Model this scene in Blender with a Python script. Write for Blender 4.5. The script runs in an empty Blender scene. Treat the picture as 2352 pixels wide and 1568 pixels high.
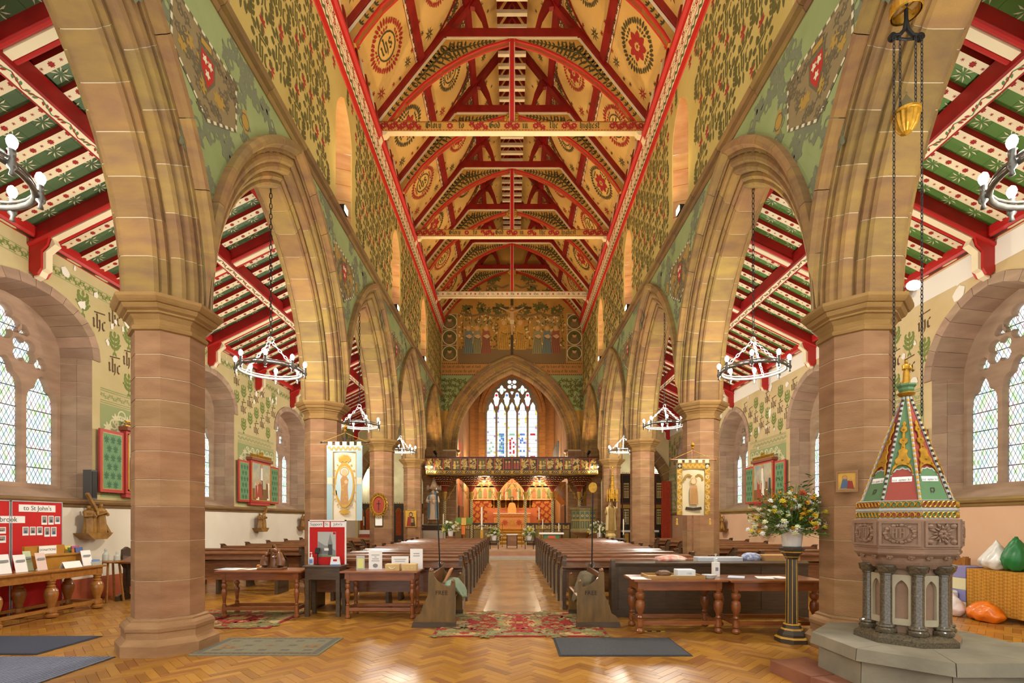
import bpy, bmesh, math, random
import numpy as np
from mathutils import Vector, Matrix
random.seed(7)
SC = bpy.context.scene
COL = SC.collection
PI = math.pi
# ------------------------------------------------------------------ camera
F = 1145.0; EYE = 1.5; HOR = 1195.0          # focal length in px of the 2352 frame, eye height, horizon row
cd = bpy.data.cameras.new('camera'); cam = bpy.data.objects.new('camera', cd); COL.objects.link(cam)
cam.location = (0, 0, EYE); cam.rotation_euler = (PI/2, 0, 0)
cd.sensor_width = 36.0; cd.lens = 36.0*F/2352.0
cd.shift_y = (HOR-784.0)/2352.0; cd.clip_start = 0.05; cd.clip_end = 200
SC.camera = cam
# ------------------------------------------------------------------ view, world, lights
vs = SC.view_settings
vs.view_transform = 'Standard'; vs.look = 'None'; vs.gamma = 1.0; vs.use_curve_mapping = False
vs.exposure = 0.5
SC.display_settings.display_device = 'sRGB'
SC.cycles.use_denoising = True
SC.cycles.max_bounces = 5; SC.cycles.diffuse_bounces = 3; SC.cycles.glossy_bounces = 2
SC.cycles.use_adaptive_sampling = True; SC.cycles.adaptive_threshold = .1; SC.cycles.adaptive_min_samples = 8
SC.cycles.transparent_max_bounces = 12
SC.cycles.sample_clamp_indirect = 4.0
SC.cycles.caustics_reflective = False; SC.cycles.caustics_refractive = False
wd = bpy.data.worlds.new('sky'); SC.world = wd; wd.use_nodes = True
wd.node_tree.nodes['Background'].inputs[0].default_value = (1.0, 0.97, 0.92, 1)
wd.node_tree.nodes['Background'].inputs[1].default_value = 1.25
def point_light(name, loc, power, color, r=.05, parent=None):
    ld = bpy.data.lights.new(name, 'POINT'); ld.energy = power; ld.specular_factor = .0 if r > .2 else .3; ld.color = color; ld.shadow_soft_size = r
    o = bpy.data.objects.new(name, ld); COL.objects.link(o); o.location = loc
    if parent: o.parent = parent
    return o
def spot_light(name, loc, aim, power, color, angle=120, blend=.8, r=.1, parent=None):
    ld = bpy.data.lights.new(name, 'SPOT'); ld.energy = power; ld.color = color; ld.shadow_soft_size = r
    ld.spot_size = math.radians(angle); ld.spot_blend = blend
    o = bpy.data.objects.new(name, ld); COL.objects.link(o); o.location = loc
    o.rotation_euler = (Vector(aim)-Vector(loc)).to_track_quat('-Z', 'Y').to_euler()
    if parent: o.parent = parent
    return o
sun = bpy.data.lights.new('sun', 'SUN'); sun.energy = 0.0; sun.color = (1, .9, .72); sun.angle = .01
WARM = (1.0, .66, .31)
# ------------------------------------------------------------------ layout of the church
BAY = 4.84; P0 = 5.91; PX = 4.07; NX = 3.62          # bay length, first pier, arcade line, nave wall face
PY = [P0+BAY*n for n in range(-1, 5)]                # pier rows (index 0 is behind the picture plane)
AX = 7.98; EY = 25.4                                 # aisle wall face, east wall face
SPR = 3.98; RI = 3.417; CO = 1.5                     # springing, soffit radius, centre offset of the arcade arches
def at(px, py, Y):
    "point at depth Y seen at photo pixel px, py (used to read positions off the photograph)"
    return ((px-1176)*Y/F, Y, EYE+(HOR-py)*Y/F)
# ------------------------------------------------------------------ materials
MATS = {}
def lin(h):
    h = h.lstrip('#'); v = [int(h[i:i+2], 16)/255 for i in (0, 2, 4)]
    return tuple((c/12.92 if c <= .04045 else ((c+.055)/1.055)**2.4) for c in v)
def M(name, col, rough=.7, var=.0, scale=6., col2=None, mix=.5, bump=0., bscale=None, metal=0., coat=0., rnd=0., stretch=None,
      emit=0., spec=.5, thin=0.):
    "procedural material: base colour, noise blended second colour, per-object random tint, noise bump"
    if name in MATS: return MATS[name]
    m = bpy.data.materials.new(name); m.use_nodes = True; MATS[name] = m
    nt = m.node_tree; N = nt.nodes; L = nt.links; b = N['Principled BSDF']
    c = lin(col) if isinstance(col, str) else col
    b.inputs['Roughness'].default_value = rough; b.inputs['Metallic'].default_value = metal
    b.inputs['Specular IOR Level'].default_value = spec
    if coat: b.inputs['Coat Weight'].default_value = coat; b.inputs['Coat Roughness'].default_value = .12
    m.diffuse_color = (*c, 1)
    src = None
    if var or col2 or rnd or bump:
        tc = N.new('ShaderNodeTexCoord'); mp = N.new('ShaderNodeMapping'); L.new(tc.outputs['Object'], mp.inputs[0])
        if stretch: mp.inputs['Scale'].default_value = stretch
        nz = N.new('ShaderNodeTexNoise'); nz.inputs['Scale'].default_value = scale; nz.inputs['Detail'].default_value = 3
        L.new(mp.outputs[0], nz.inputs['Vector'])
    if var or col2:
        mx = N.new('ShaderNodeMix'); mx.data_type = 'RGBA'
        c2 = lin(col2) if isinstance(col2, str) else tuple(x*(1-var) for x in c)
        mx.inputs[6].default_value = (*c, 1); mx.inputs[7].default_value = (*c2, 1)
        rp = N.new('ShaderNodeMapRange'); rp.inputs[1].default_value = .5-.22*mix-.1; rp.inputs[2].default_value = .5+.22*(1-mix)+.1
        L.new(nz.outputs[0], rp.inputs[0]); L.new(rp.outputs[0], mx.inputs[0]); src = mx.outputs[2]
    if rnd:
        oi = N.new('ShaderNodeObjectInfo'); hs = N.new('ShaderNodeHueSaturation')
        r1 = N.new('ShaderNodeMapRange'); r1.inputs[3].default_value = 1-rnd; r1.inputs[4].default_value = 1+rnd
        L.new(oi.outputs['Random'], r1.inputs[0]); L.new(r1.outputs[0], hs.inputs['Value'])
        r2 = N.new('ShaderNodeMapRange'); r2.inputs[3].default_value = .5-.02*rnd*3; r2.inputs[4].default_value = .5+.02*rnd*3
        ms = N.new('ShaderNodeMath'); ms.operation = 'FRACT'; mm = N.new('ShaderNodeMath'); mm.operation = 'MULTIPLY'; mm.inputs[1].default_value = 7.31
        L.new(oi.outputs['Random'], mm.inputs[0]); L.new(mm.outputs[0], ms.inputs[0]); L.new(ms.outputs[0], r2.inputs[0]); L.new(r2.outputs[0], hs.inputs['Hue'])
        if src: L.new(src, hs.inputs['Color'])
        else: hs.inputs['Color'].default_value = (*c, 1)
        src = hs.outputs[0]
    if src: L.new(src, b.inputs['Base Color'])
    else: b.inputs['Base Color'].default_value = (*c, 1)
    if bump:
        n2 = N.new('ShaderNodeTexNoise'); n2.inputs['Scale'].default_value = bscale or scale*4; n2.inputs['Detail'].default_value = 2
        L.new(mp.outputs[0], n2.inputs['Vector'])
        bp = N.new('ShaderNodeBump'); bp.inputs['Strength'].default_value = bump; bp.inputs['Distance'].default_value = .02
        L.new(n2.outputs[0], bp.inputs['Height']); L.new(bp.outputs[0], b.inputs['Normal'])
    if emit:
        if src: L.new(src, b.inputs['Emission Color'])
        else: b.inputs['Emission Color'].default_value = (*c, 1)
        b.inputs['Emission Strength'].default_value = emit; m.cycles.emission_sampling = 'NONE'
    return m
def glow(name, cols, strength, cell=None, random_obj=False, scale=(1, 1, 1)):
    "lit leaded glass: pale colours picked per pane, giving off daylight"
    if name in MATS: return MATS[name]
    m = bpy.data.materials.new(name); m.use_nodes = True; MATS[name] = m
    nt = m.node_tree; N = nt.nodes; L = nt.links
    for n in list(N): N.remove(n)
    out = N.new('ShaderNodeOutputMaterial'); em = N.new('ShaderNodeEmission'); em.inputs[1].default_value = strength
    rp = N.new('ShaderNodeValToRGB'); rp.color_ramp.interpolation = 'CONSTANT' if random_obj else 'LINEAR'
    els = rp.color_ramp.elements
    while len(els) < len(cols): els.new(.5)
    for i, c in enumerate(cols): els[i].position = i/len(cols) if random_obj else i/(len(cols)-1); els[i].color = (*lin(c), 1)
    if random_obj:
        oi = N.new('ShaderNodeObjectInfo'); ge = N.new('ShaderNodeNewGeometry'); ad = N.new('ShaderNodeMath'); ad.operation = 'ADD'; fr = N.new('ShaderNodeMath'); fr.operation = 'FRACT'
        L.new(oi.outputs['Random'], ad.inputs[0]); L.new(ge.outputs['Random Per Island'], ad.inputs[1]); L.new(ad.outputs[0], fr.inputs[0]); L.new(fr.outputs[0], rp.inputs[0])
    else:
        tc = N.new('ShaderNodeTexCoord'); mp = N.new('ShaderNodeMapping'); mp.inputs['Scale'].default_value = scale
        nz = N.new('ShaderNodeTexNoise'); nz.inputs['Scale'].default_value = cell or 4; nz.inputs['Detail'].default_value = 1
        mr = N.new('ShaderNodeMapRange'); mr.inputs[1].default_value = .3; mr.inputs[2].default_value = .7
        L.new(tc.outputs['Object'], mp.inputs[0]); L.new(mp.outputs[0], nz.inputs['Vector']); L.new(nz.outputs[0], mr.inputs[0]); L.new(mr.outputs[0], rp.inputs[0])
    L.new(rp.outputs[0], em.inputs[0]); L.new(em.outputs[0], out.inputs[0]); m.cycles.emission_sampling = 'NONE'
    return m
def stone_mat(name, base, col2, rnd=.12, rough=.85):
    "sandstone with soft bedding streaks"
    return M(name, base, rough, col2=col2, scale=2.2, rnd=rnd, bump=.25, bscale=40, stretch=(1, 1, 3.5))
m_pier = stone_mat('sandstone_pier', '#a57e58', '#876340', .12)
m_arch = stone_mat('sandstone_arch', '#97793f', '#7f6140', .2)
m_cap = stone_mat('sandstone_capital', '#9c7a46', '#86642f', .05)
m_wstone = stone_mat('sandstone_window', '#b2967c', '#9c8068', .14)
m_mortar = M('mortar', '#d3c3a2', .9)
m_gold = M('gilding', '#c9962b', .38, metal=.55, var=.45, scale=20)
m_goldp = M('gold_paint', '#d2a33a', .5, var=.25, scale=12)
m_red = M('red_paint', '#9e1410', .55, var=.15, scale=5)
m_redbright = M('red_paint_bright', '#b81d16', .5, var=.1)
m_cream = M('cream_paint', '#e6d7ae', .6, var=.12, scale=3)
m_dark = M('dark_paint', '#3a2a16', .6)
m_black = M('black_iron', '#1c1a18', .5, metal=.3)
m_green = M('ceiling_green', '#55713f', .6, col2='#4b6236', scale=1.5, bump=.05)
m_white = M('white_paint', '#f1efe8', .5)
m_oak = M('dark_oak', '#55432e', .42, col2='#3f3120', scale=5, stretch=(1, 1, 6), bump=.06, bscale=25, rnd=.08, coat=.25)
m_oak2 = M('pew_oak', '#8c5c36', .33, col2='#6a4326', scale=5, stretch=(1, 6, 6), bump=.04, coat=.35, rnd=.08)
m_mahog = M('mahogany', '#98592e', .3, col2='#7a4320', scale=4, stretch=(1, 5, 5), coat=.5, rnd=.05)
m_honey = M('honey_oak', '#a87030', .35, col2='#8c5a24', scale=4, stretch=(1, 5, 5), coat=.4, rnd=.05)
m_lead = M('lead_came', '#4b4640', .6, metal=.2)
m_wire = M('bare_steel', '#8f8f8c', .45, metal=.5)
# ------------------------------------------------------------------ mesh helpers
def newmesh(name, V, Fc, mats, mi=None, smooth=False):
    me = bpy.data.meshes.new(name); me.from_pydata([tuple(v) for v in V], [], Fc)
    for m in (mats if isinstance(mats, (list, tuple)) else [mats]): me.materials.append(m)
    if mi is not None: me.polygons.foreach_set('material_index', np.array(mi, dtype=np.int32))
    if smooth: me.polygons.foreach_set('use_smooth', np.ones(len(me.polygons), dtype=bool))
    me.update(); return me
def link(name, me, parent=None, loc=(0, 0, 0), rot=None, scale=None, **props):
    o = bpy.data.objects.new(name, me); COL.objects.link(o); o.location = loc
    if rot is not None: o.rotation_euler = rot
    if scale is not None: o.scale = scale
    if parent is not None: o.parent = parent
    for k, v in props.items(): o[k] = v
    return o
def thing(name, label, cat, group=None, loc=(0, 0, 0), rz=0.):
    o = link(name, None, loc=loc, rot=(0, 0, rz)); o['label'] = label; o['category'] = cat
    if group: o['group'] = group
    return o
def tag(o, label, cat, group=None):
    o['label'] = label; o['category'] = cat
    if group: o['group'] = group
    return o
def struct(o, label=None):
    o['kind'] = 'structure'
    if label: o['label'] = label
    return o
def copy_tree(o, loc=None, rz=None, label=None, group=None, parent=None, scale=None):
    c = o.copy(); COL.objects.link(c)
    if parent is not None: c.parent = parent
    if loc is not None: c.location = loc
    if rz is not None: c.rotation_euler = (0, 0, rz)
    if scale is not None: c.scale = scale
    if label: c['label'] = label
    if group: c['group'] = group
    for ch in list(o.children): copy_tree(ch, parent=c)
    return c
class MB:
    def __init__(s): s.V = []; s.F = []; s.mi = []; s.cur = 0
    def mat(s, i): s.cur = i; return s
    def add(s, V, Fc):
        n = len(s.V); s.V += [tuple(v) for v in V]; s.F += [[i+n for i in f] for f in Fc]; s.mi += [s.cur]*len(Fc); return s
    def box(s, x0, x1, y0, y1, z0, z1):
        V = [(x, y, z) for z in (z0, z1) for y in (y0, y1) for x in (x0, x1)]
        return s.add(V, [[0, 2, 3, 1], [4, 5, 7, 6], [0, 1, 5, 4], [2, 6, 7, 3], [0, 4, 6, 2], [1, 3, 7, 5]])
    def cbox(s, c, d, R=None, taper=1.):
        V = []
        for z in (-1, 1):
            for y in (-1, 1):
                for x in (-1, 1):
                    k = taper if z > 0 else 1.
                    v = Vector((x*d[0]/2*k, y*d[1]/2*k, z*d[2]/2))
                    if R is not None: v = R @ v
                    V.append(v+Vector(c))
        return s.add(V, [[0, 2, 3, 1], [4, 5, 7, 6], [0, 1, 5, 4], [2, 6, 7, 3], [0, 4, 6, 2], [1, 3, 7, 5]])
    def bbox(s, x0, x1, y0, y1, z0, z1, b=.01):
        "box with chamfered vertical and top edges"
        b = min(b, (x1-x0)*.45, (y1-y0)*.45, (z1-z0)*.45)
        def ring(i, z): return [(x0+i, y0+b+0*i, z), (x0+b, y0+i, z), (x1-b, y0+i, z), (x1-i, y0+b, z), (x1-i, y1-b, z), (x1-b, y1-i, z), (x0+b, y1-i, z), (x0+i, y1-b, z)]
        rs = [ring(0, z0), ring(0, z1-b), ring(b*.95, z1)]
        V = sum(rs, []); Fc = []
        for k in range(2):
            for i in range(8): j = (i+1) % 8; Fc.append([k*8+i, k*8+j, k*8+8+j, k*8+8+i])
        Fc += [list(range(16, 24)), list(range(7, -1, -1))]
        return s.add(V, Fc)
    def prism(s, pts, a0, a1, axis='y'):
        "2-D outline extruded along an axis; pts are (x,z) for y, (y,z) for x, (x,y) for z"
        n = len(pts)
        def P(p, a): return (p[0], a, p[1]) if axis == 'y' else (a, p[0], p[1]) if axis == 'x' else (p[0], p[1], a)
        V = [P(p, a0) for p in pts]+[P(p, a1) for p in pts]
        Fc = [list(range(n)), list(range(2*n-1, n-1, -1))]+[[i, i+n, (i+1) % n+n, (i+1) % n] for i in range(n)]
        return s.add(V, Fc)
    def lathe(s, prof, n=16, c=(0, 0, 0), ph=0., cap=True, sx=1., sy=1.):
        "profile of (radius, z) turned about the vertical through c"
        V = []; Fc = []
        for r, z in prof:
            for i in range(n):
                a = ph+2*PI*i/n; V.append((c[0]+r*math.cos(a)*sx, c[1]+r*math.sin(a)*sy, c[2]+z))
        for k in range(len(prof)-1):
            for i in range(n): j = (i+1) % n; Fc.append([k*n+i, k*n+j, k*n+n+j, k*n+n+i])
        if cap: Fc.append(list(range(n-1, -1, -1))); m = (len(prof)-1)*n; Fc.append(list(range(m, m+n)))
        return s.add(V, Fc)
    def octo(s, prof, c=(0, 0, 0)):
        "octagonal turning; profile gives width across flats and z"
        return s.lathe([(w/2/math.cos(PI/8), z) for w, z in prof], 8, c, PI/8)
    def tube(s, path, r, n=8, closed=False, cap=True):
        P = [Vector(p) for p in path]; m = len(P); V = []; Fc = []
        rs = r if isinstance(r, (list, tuple)) else [r]*m
        up = None
        for i in range(m):
            a = P[(i-1) % m] if (closed or i > 0) else P[i]; b = P[(i+1) % m] if (closed or i < m-1) else P[i]
            t = (b-a)
            if t.length < 1e-9: t = Vector((0, 0, 1))
            t.normalize()
            if up is None:
                up = Vector((0, 0, 1)) if abs(t.z) < .9 else Vector((1, 0, 0))
            u = (up-t*up.dot(t))
            if u.length < 1e-6: u = Vector((1, 0, 0)) if abs(t.x) < .9 else Vector((0, 1, 0)); u = u-t*u.dot(t)
            u.normalize(); w = t.cross(u); up = u
            for k in range(n):
                q = 2*PI*k/n; V.append(P[i]+(u*math.cos(q)+w*math.sin(q))*rs[i])
        for i in range(m if closed else m-1):
            for k in range(n):
                j = (k+1) % n; i2 = (i+1) % m; Fc.append([i*n+k, i*n+j, i2*n+j, i2*n+k])
        if cap and not closed: Fc.append(list(range(n-1, -1, -1))); Fc.append([(m-1)*n+k for k in range(n)])
        return s.add(V, Fc)
    def ball(s, c, r, n=10, m=6, sx=1, sy=1, sz=1):
        prof = [(max(1e-4, r*math.sin(PI*k/m)), -r*math.cos(PI*k/m)*sz) for k in range(m+1)]
        return s.lathe(prof, n, c, 0, False, sx, sy)
    def quad(s, a, b, c, d): return s.add([a, b, c, d], [[0, 1, 2, 3]])
    def mesh(s, name, mats, smooth=False): return newmesh(name, s.V, s.F, mats, s.mi, smooth)
    def build(s, name, mats, parent=None, loc=(0, 0, 0), rot=None, smooth=False, **props):
        return link(name, s.mesh(name, mats, smooth), parent, loc, rot, **props)
def autosmooth(o, ang=40):
    "shade curved faces smooth while keeping creases"
    me = o.data if hasattr(o, 'data') else o
    me.polygons.foreach_set('use_smooth', np.ones(len(me.polygons), dtype=bool))
    try: me.set_sharp_from_angle(angle=math.radians(ang))
    except Exception: pass
    return o
def plate_mesh(name, outer, holes, depth, mats, bevel=0.):
    "flat plate with openings: outline and openings in (u, v), thickness along +w from 0 to depth"
    cu = bpy.data.curves.new(name, 'CURVE'); cu.dimensions = '2D'; cu.fill_mode = 'BOTH'
    cu.extrude = max(0., depth/2-bevel); cu.bevel_depth = bevel; cu.bevel_resolution = 0
    if bevel: cu.offset = -bevel
    for pts in [outer]+list(holes):
        sp = cu.splines.new('POLY'); sp.points.add(len(pts)-1); sp.use_cyclic_u = True
        sp.points.foreach_set('co', np.array([(p[0], p[1], 0, 1) for p in pts], dtype=np.float32).ravel())
    ob = bpy.data.objects.new('tmp', cu); me = bpy.data.meshes.new_from_object(ob); me.name = name
    bpy.data.objects.remove(ob); bpy.data.curves.remove(cu)
    n = len(me.vertices); co = np.empty(n*3, dtype=np.float32); me.vertices.foreach_get('co', co); co = co.reshape(-1, 3)
    co[:, 2] += depth/2; me.vertices.foreach_set('co', co.ravel())
    me.materials.clear()
    for m in (mats if isinstance(mats, (list, tuple)) else [mats]): me.materials.append(m)
    me.update(); return me
def frame_to(me, O, U, Vv, W):
    "move a (u,v,w) mesh into the world frame O + u U + v V + w W"
    n = len(me.vertices); co = np.empty(n*3, dtype=np.float32); me.vertices.foreach_get('co', co); co = co.reshape(-1, 3)
    A = np.array([U, Vv, W], dtype=np.float32); co = co@A+np.array(O, dtype=np.float32)
    me.vertices.foreach_set('co', co.ravel())
    if np.linalg.det(A) < 0: me.flip_normals()
    me.update(); return me
def pointed(cx, a, z0, zs, rise, n=10, base=True):
    "outline of a pointed-arch opening: centre, half width, sill, springing, rise"
    c = (rise*rise-a*a)/(2*a); R = a+c; tm = math.acos(max(-1, min(1, c/R))) if R > 0 else PI/2
    if c < 0:  # flat arch: fall back to an ellipse-like pair of arcs
        arc = [(a*math.cos(t), rise*math.sin(t)**.9) for t in np.linspace(0, PI/2, n+1)]
    else: arc = [(-c+R*math.cos(t), R*math.sin(t)) for t in np.linspace(0, tm, n+1)]
    r = [(cx+x, zs+z) for x, z in arc]; l = [(cx-x, zs+z) for x, z in arc[::-1]][1:]
    return ([(cx-a, z0), (cx+a, z0)] if base else [])+r+l
# ------------------------------------------------------------------ flat painted decoration: outlines in (u, v) laid on a surface
class Art:
    def __init__(s, O, U, Vv, Nn, mats, off=.004):
        s.O = np.array(O, float); s.U = np.array(U, float); s.Vv = np.array(Vv, float); s.N = np.array(Nn, float)
        s.mats = mats; s.off = off; s.V = []; s.F = []; s.mi = []; s.n = 0
    def poly(s, pts, c, lay=0):
        p = np.asarray(pts, float); w = s.O+p[:, :1]*s.U+p[:, 1:2]*s.Vv+s.N*(s.off+lay*.002+(len(s.F) % 24)*4e-5)
        s.V.append(w); k = len(p); s.F.append(list(range(s.n, s.n+k))); s.mi.append(c); s.n += k
    def motif(s, polys, x, y, sc=1., rot=0., flip=False, lay=0, cmap=None, sy=None):
        ca, sa = math.cos(rot)*sc, math.sin(rot)*sc
        for pts, c in polys:
            p = np.asarray(pts, float)
            if flip: p = p*(-1, 1)
            if sy: p = p*(1, sy)
            q = np.stack([x+p[:, 0]*ca-p[:, 1]*sa, y+p[:, 0]*sa+p[:, 1]*ca], 1)
            s.poly(q, cmap[c] if cmap else c, lay)
    def rect(s, x0, x1, y0, y1, c, lay=0): s.poly([(x0, y0), (x1, y0), (x1, y1), (x0, y1)], c, lay)
    def build(s, name, parent=None, **props):
        V = np.concatenate(s.V) if s.V else np.zeros((0, 3))
        me = newmesh(name, V, s.F, s.mats, s.mi)
        return link(name, me, parent, **props)
def leaf(x, y, ang, L, w):
    ca, sa = math.cos(ang), math.sin(ang)
    return [(x+ca*u*L-sa*v*w, y+sa*u*L+ca*v*w) for u, v in ((0, 0), (.35, .5), (.75, .35), (1, 0), (.75, -.35), (.35, -.5))]
def disc(x, y, r, n=10, ry=None): return [(x+r*math.cos(2*PI*i/n), y+(ry or r)*math.sin(2*PI*i/n)) for i in range(n)]
def seg(p, q, w):
    d = np.array(q, float)-np.array(p, float); L = np.hypot(*d) or 1; nn = np.array([-d[1], d[0]])/L*w/2
    p = np.array(p, float); q = np.array(q, float); return [tuple(p+nn), tuple(p-nn), tuple(q-nn), tuple(q+nn)]
def line(pts, w, c): return [(seg(pts[i], pts[i+1], w), c) for i in range(len(pts)-1)]
def ring(x, y, r, w, c, n=16, ry=None):
    k = (ry or r)/r; o = []
    for i in range(n):
        a, b = 2*PI*i/n, 2*PI*(i+1)/n
        o.append(([(x+r*math.cos(a), y+k*r*math.sin(a)), (x+r*math.cos(b), y+k*r*math.sin(b)), (x+(r-w)*math.cos(b), y+k*(r-w)*math.sin(b)), (x+(r-w)*math.cos(a), y+k*(r-w)*math.sin(a))], c))
    return o
def nib(pts, w, c, ang=.7):
    "broad-nib pen stroke"
    nx, ny = math.cos(ang)*w/2, math.sin(ang)*w/2; o = []
    for (ax, ay), (bx, by) in zip(pts, pts[1:]):
        q = [(ax+nx, ay+ny), (ax-nx, ay-ny), (bx-nx, by-ny), (bx+nx, by+ny)]
        o.append((q, c))
    return o
MI = [(-.05, .92), (0, .82), (0, .16), (.1, .04)]       # the minim stroke of the black letter
def mn(x, top=.92, bot=0): return [(x-.08, top), (x, top-.12), (x, bot+.16), (x+.1, bot+.04)]
BL = {'i': (.34, [mn(.14), [(.14, 1.25), (.18, 1.3)]]), 'n': (.66, [mn(.14), [(.2, .8), (.4, .95), (.46, .82), (.46, .16), (.56, .04)]]),
 'm': (.98, [mn(.14), [(.2, .8), (.38, .95), (.46, .82), (.46, .12)], [(.5, .8), (.7, .95), (.78, .82), (.78, .16), (.88, .04)]]),
 'u': (.66, [mn(.14), [(.2, .1), (.4, .2)], mn(.46)]), 'r': (.46, [mn(.14), [(.2, .8), (.36, .95)]]), 't': (.44, [mn(.16, 1.25), [(.0, .86), (.36, .86)]]),
 'o': (.58, [[(.3, .97), (.1, .75), (.1, .2), (.3, .03), (.46, .2), (.46, .78), (.3, .97)]]), 'e': (.52, [[(.42, .1), (.28, .03), (.1, .2), (.1, .75), (.3, .97), (.4, .75), (.12, .45)]]),
 'c': (.48, [[(.42, .1), (.28, .03), (.1, .2), (.1, .75), (.3, .97), (.4, .85)]]), 'a': (.6, [[(.12, .85), (.3, .97), (.44, .8), (.44, .16), (.54, .04)], [(.44, .5), (.14, .4), (.12, .15), (.3, .05), (.44, .2)]]),
 'd': (.6, [[(.12, 1.35), (.46, .8), (.46, .2), (.3, .03), (.1, .2), (.1, .7), (.3, .9), (.46, .75)]]), 'h': (.64, [mn(.14, 1.45), [(.2, .8), (.4, .95), (.46, .8), (.46, .05), (.36, -.25)]]),
 'l': (.34, [mn(.14, 1.45)]), 'g': (.6, [[(.44, .95), (.12, .75), (.12, .3), (.3, .12), (.44, .3), (.44, .95)], [(.44, .3), (.44, -.15), (.26, -.32), (.08, -.2)]]),
 'y': (.62, [mn(.14), [(.2, .1), (.4, .2)], [(.4, .92), (.46, .8), (.44, .1), (.2, -.32)]]), 's': (.5, [[(.42, .82), (.28, .97), (.12, .8), (.16, .58), (.4, .42), (.42, .18), (.26, .03), (.08, .18)]]),
 'f': (.44, [[(.16, .0), (.16, 1.2), (.34, 1.4)], [(0, .86), (.36, .86)]]), 'b': (.6, [mn(.14, 1.45), [(.14, .1), (.3, .03), (.46, .2), (.46, .75), (.3, .95), (.16, .8)]]),
 'w': (.98, [mn(.14), [(.2, .1), (.4, .2)], mn(.46), [(.5, .1), (.7, .2)], [(.72, .95), (.8, .8), (.78, .2)]]), 'q': (.6, [[(.44, .95), (.12, .75), (.12, .2), (.3, .05), (.44, .3)], [(.44, .95), (.44, -.3)]]),
 'G': (.95, [[(.8, 1.2), (.5, 1.4), (.12, 1.05), (.12, .35), (.45, .02), (.8, .25), (.8, .7), (.5, .75)], [(.4, 1.2), (.4, .2)]]), 'T': (.85, [[(.05, 1.15), (.4, 1.3), (.8, 1.2)], [(.5, 1.2), (.15, .9), (.15, .3), (.45, .03), (.75, .25)], [(.5, 1.1), (.5, .2)]]),
 'C': (.85, [[(.75, 1.15), (.45, 1.35), (.12, 1.), (.12, .35), (.45, .03), (.78, .3)], [(.42, 1.2), (.42, .2)]]), 'W': (1.2, [mn(.18, 1.35), [(.25, .15), (.5, .3)], mn(.6, 1.35), [(.66, .15), (.9, .3)], [(.9, 1.4), (1.02, 1.1), (1., .3)]]),
 'O': (.95, [[(.5, 1.38), (.12, 1.05), (.12, .35), (.5, .03), (.82, .35), (.82, 1.05), (.5, 1.38)], [(.48, 1.2), (.48, .2)]]), ':': (.4, [[(.18, .75), (.22, .8)], [(.18, .25), (.22, .3)]])}
def black(text, c, w=.17):
    "black-letter line: list of outlines and its width, x height 1"
    x = 0; o = []
    for ch in text:
        if ch == ' ': x += .45; continue
        adv, st = BL.get(ch, BL['i'])
        for p in st: o += nib([(x+a, b) for a, b in p], w if ch.islower() or ch == ':' else w*1.3, c)
        x += adv+.06
    return o, x
def text_mesh(name, s, size, mats, depth=.001, align='CENTER'):
    cu = bpy.data.curves.new(name, 'FONT'); cu.body = s; cu.size = size; cu.extrude = depth; cu.align_x = align; cu.align_y = 'CENTER'; cu.resolution_u = 3
    ob = bpy.data.objects.new('tmp', cu); me = bpy.data.meshes.new_from_object(ob); me.name = name
    bpy.data.objects.remove(ob); bpy.data.curves.remove(cu)
    me.materials.clear(); me.materials.append(mats); return me
# ================================================================== floor
def floor_material():
    m = bpy.data.materials.new('parquet'); m.use_nodes = True; nt = m.node_tree; N = nt.nodes; L = nt.links; b = N['Principled BSDF']
    ge = N.new('ShaderNodeNewGeometry'); oi = N.new('ShaderNodeObjectInfo'); ad = N.new('ShaderNodeMath'); ad.operation = 'ADD'
    fr = N.new('ShaderNodeMath'); fr.operation = 'FRACT'
    L.new(ge.outputs['Random Per Island'], ad.inputs[0]); L.new(oi.outputs['Random'], ad.inputs[1]); L.new(ad.outputs[0], fr.inputs[0])
    rp = N.new('ShaderNodeValToRGB'); e = rp.color_ramp.elements
    for i, c in enumerate(['#92611f', '#ad7824', '#b9832b', '#c4923d', '#a67025', '#97602b']):
        if i > 1: e.new(.5)
        e[i].position = i/5.; e[i].color = (*lin(c), 1)
    L.new(fr.outputs[0], rp.inputs[0])
    tc = N.new('ShaderNodeTexCoord'); nz = N.new('ShaderNodeTexNoise'); nz.inputs['Scale'].default_value = .55; nz.inputs['Detail'].default_value = 4
    L.new(ge.outputs['Position'], nz.inputs['Vector'])
    mx = N.new('ShaderNodeMix'); mx.data_type = 'RGBA'; mx.blend_type = 'MULTIPLY'; mx.inputs[0].default_value = .6
    r2 = N.new('ShaderNodeValToRGB'); r2.color_ramp.elements[0].position = .35; r2.color_ramp.elements[0].color = (.75, .72, .7, 1); r2.color_ramp.elements[1].position = .65
    L.new(nz.outputs[0], r2.inputs[0]); L.new(rp.outputs[0], mx.inputs[6]); L.new(r2.outputs[0], mx.inputs[7])
    L.new(mx.outputs[2], b.inputs['Base Color'])
    n3 = N.new('ShaderNodeTexNoise'); n3.inputs['Scale'].default_value = 3; L.new(ge.outputs['Position'], n3.inputs['Vector'])
    mr = N.new('ShaderNodeMapRange'); mr.inputs[3].default_value = .24; mr.inputs[4].default_value = .4; L.new(n3.outputs[0], mr.inputs[0]); L.new(mr.outputs[0], b.inputs['Roughness'])
    b.inputs['Coat Weight'].default_value = .2; b.inputs['Coat Roughness'].default_value = .3
    return m
m_floor = floor_material()
fb = MB().box(-8.6, 8.6, -1, EY+12, -.12, -.0045)
floor = struct(fb.build('floor', M('floor_bed', '#5e3a14', .7)), 'honey coloured herringbone wood block floor')
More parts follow.
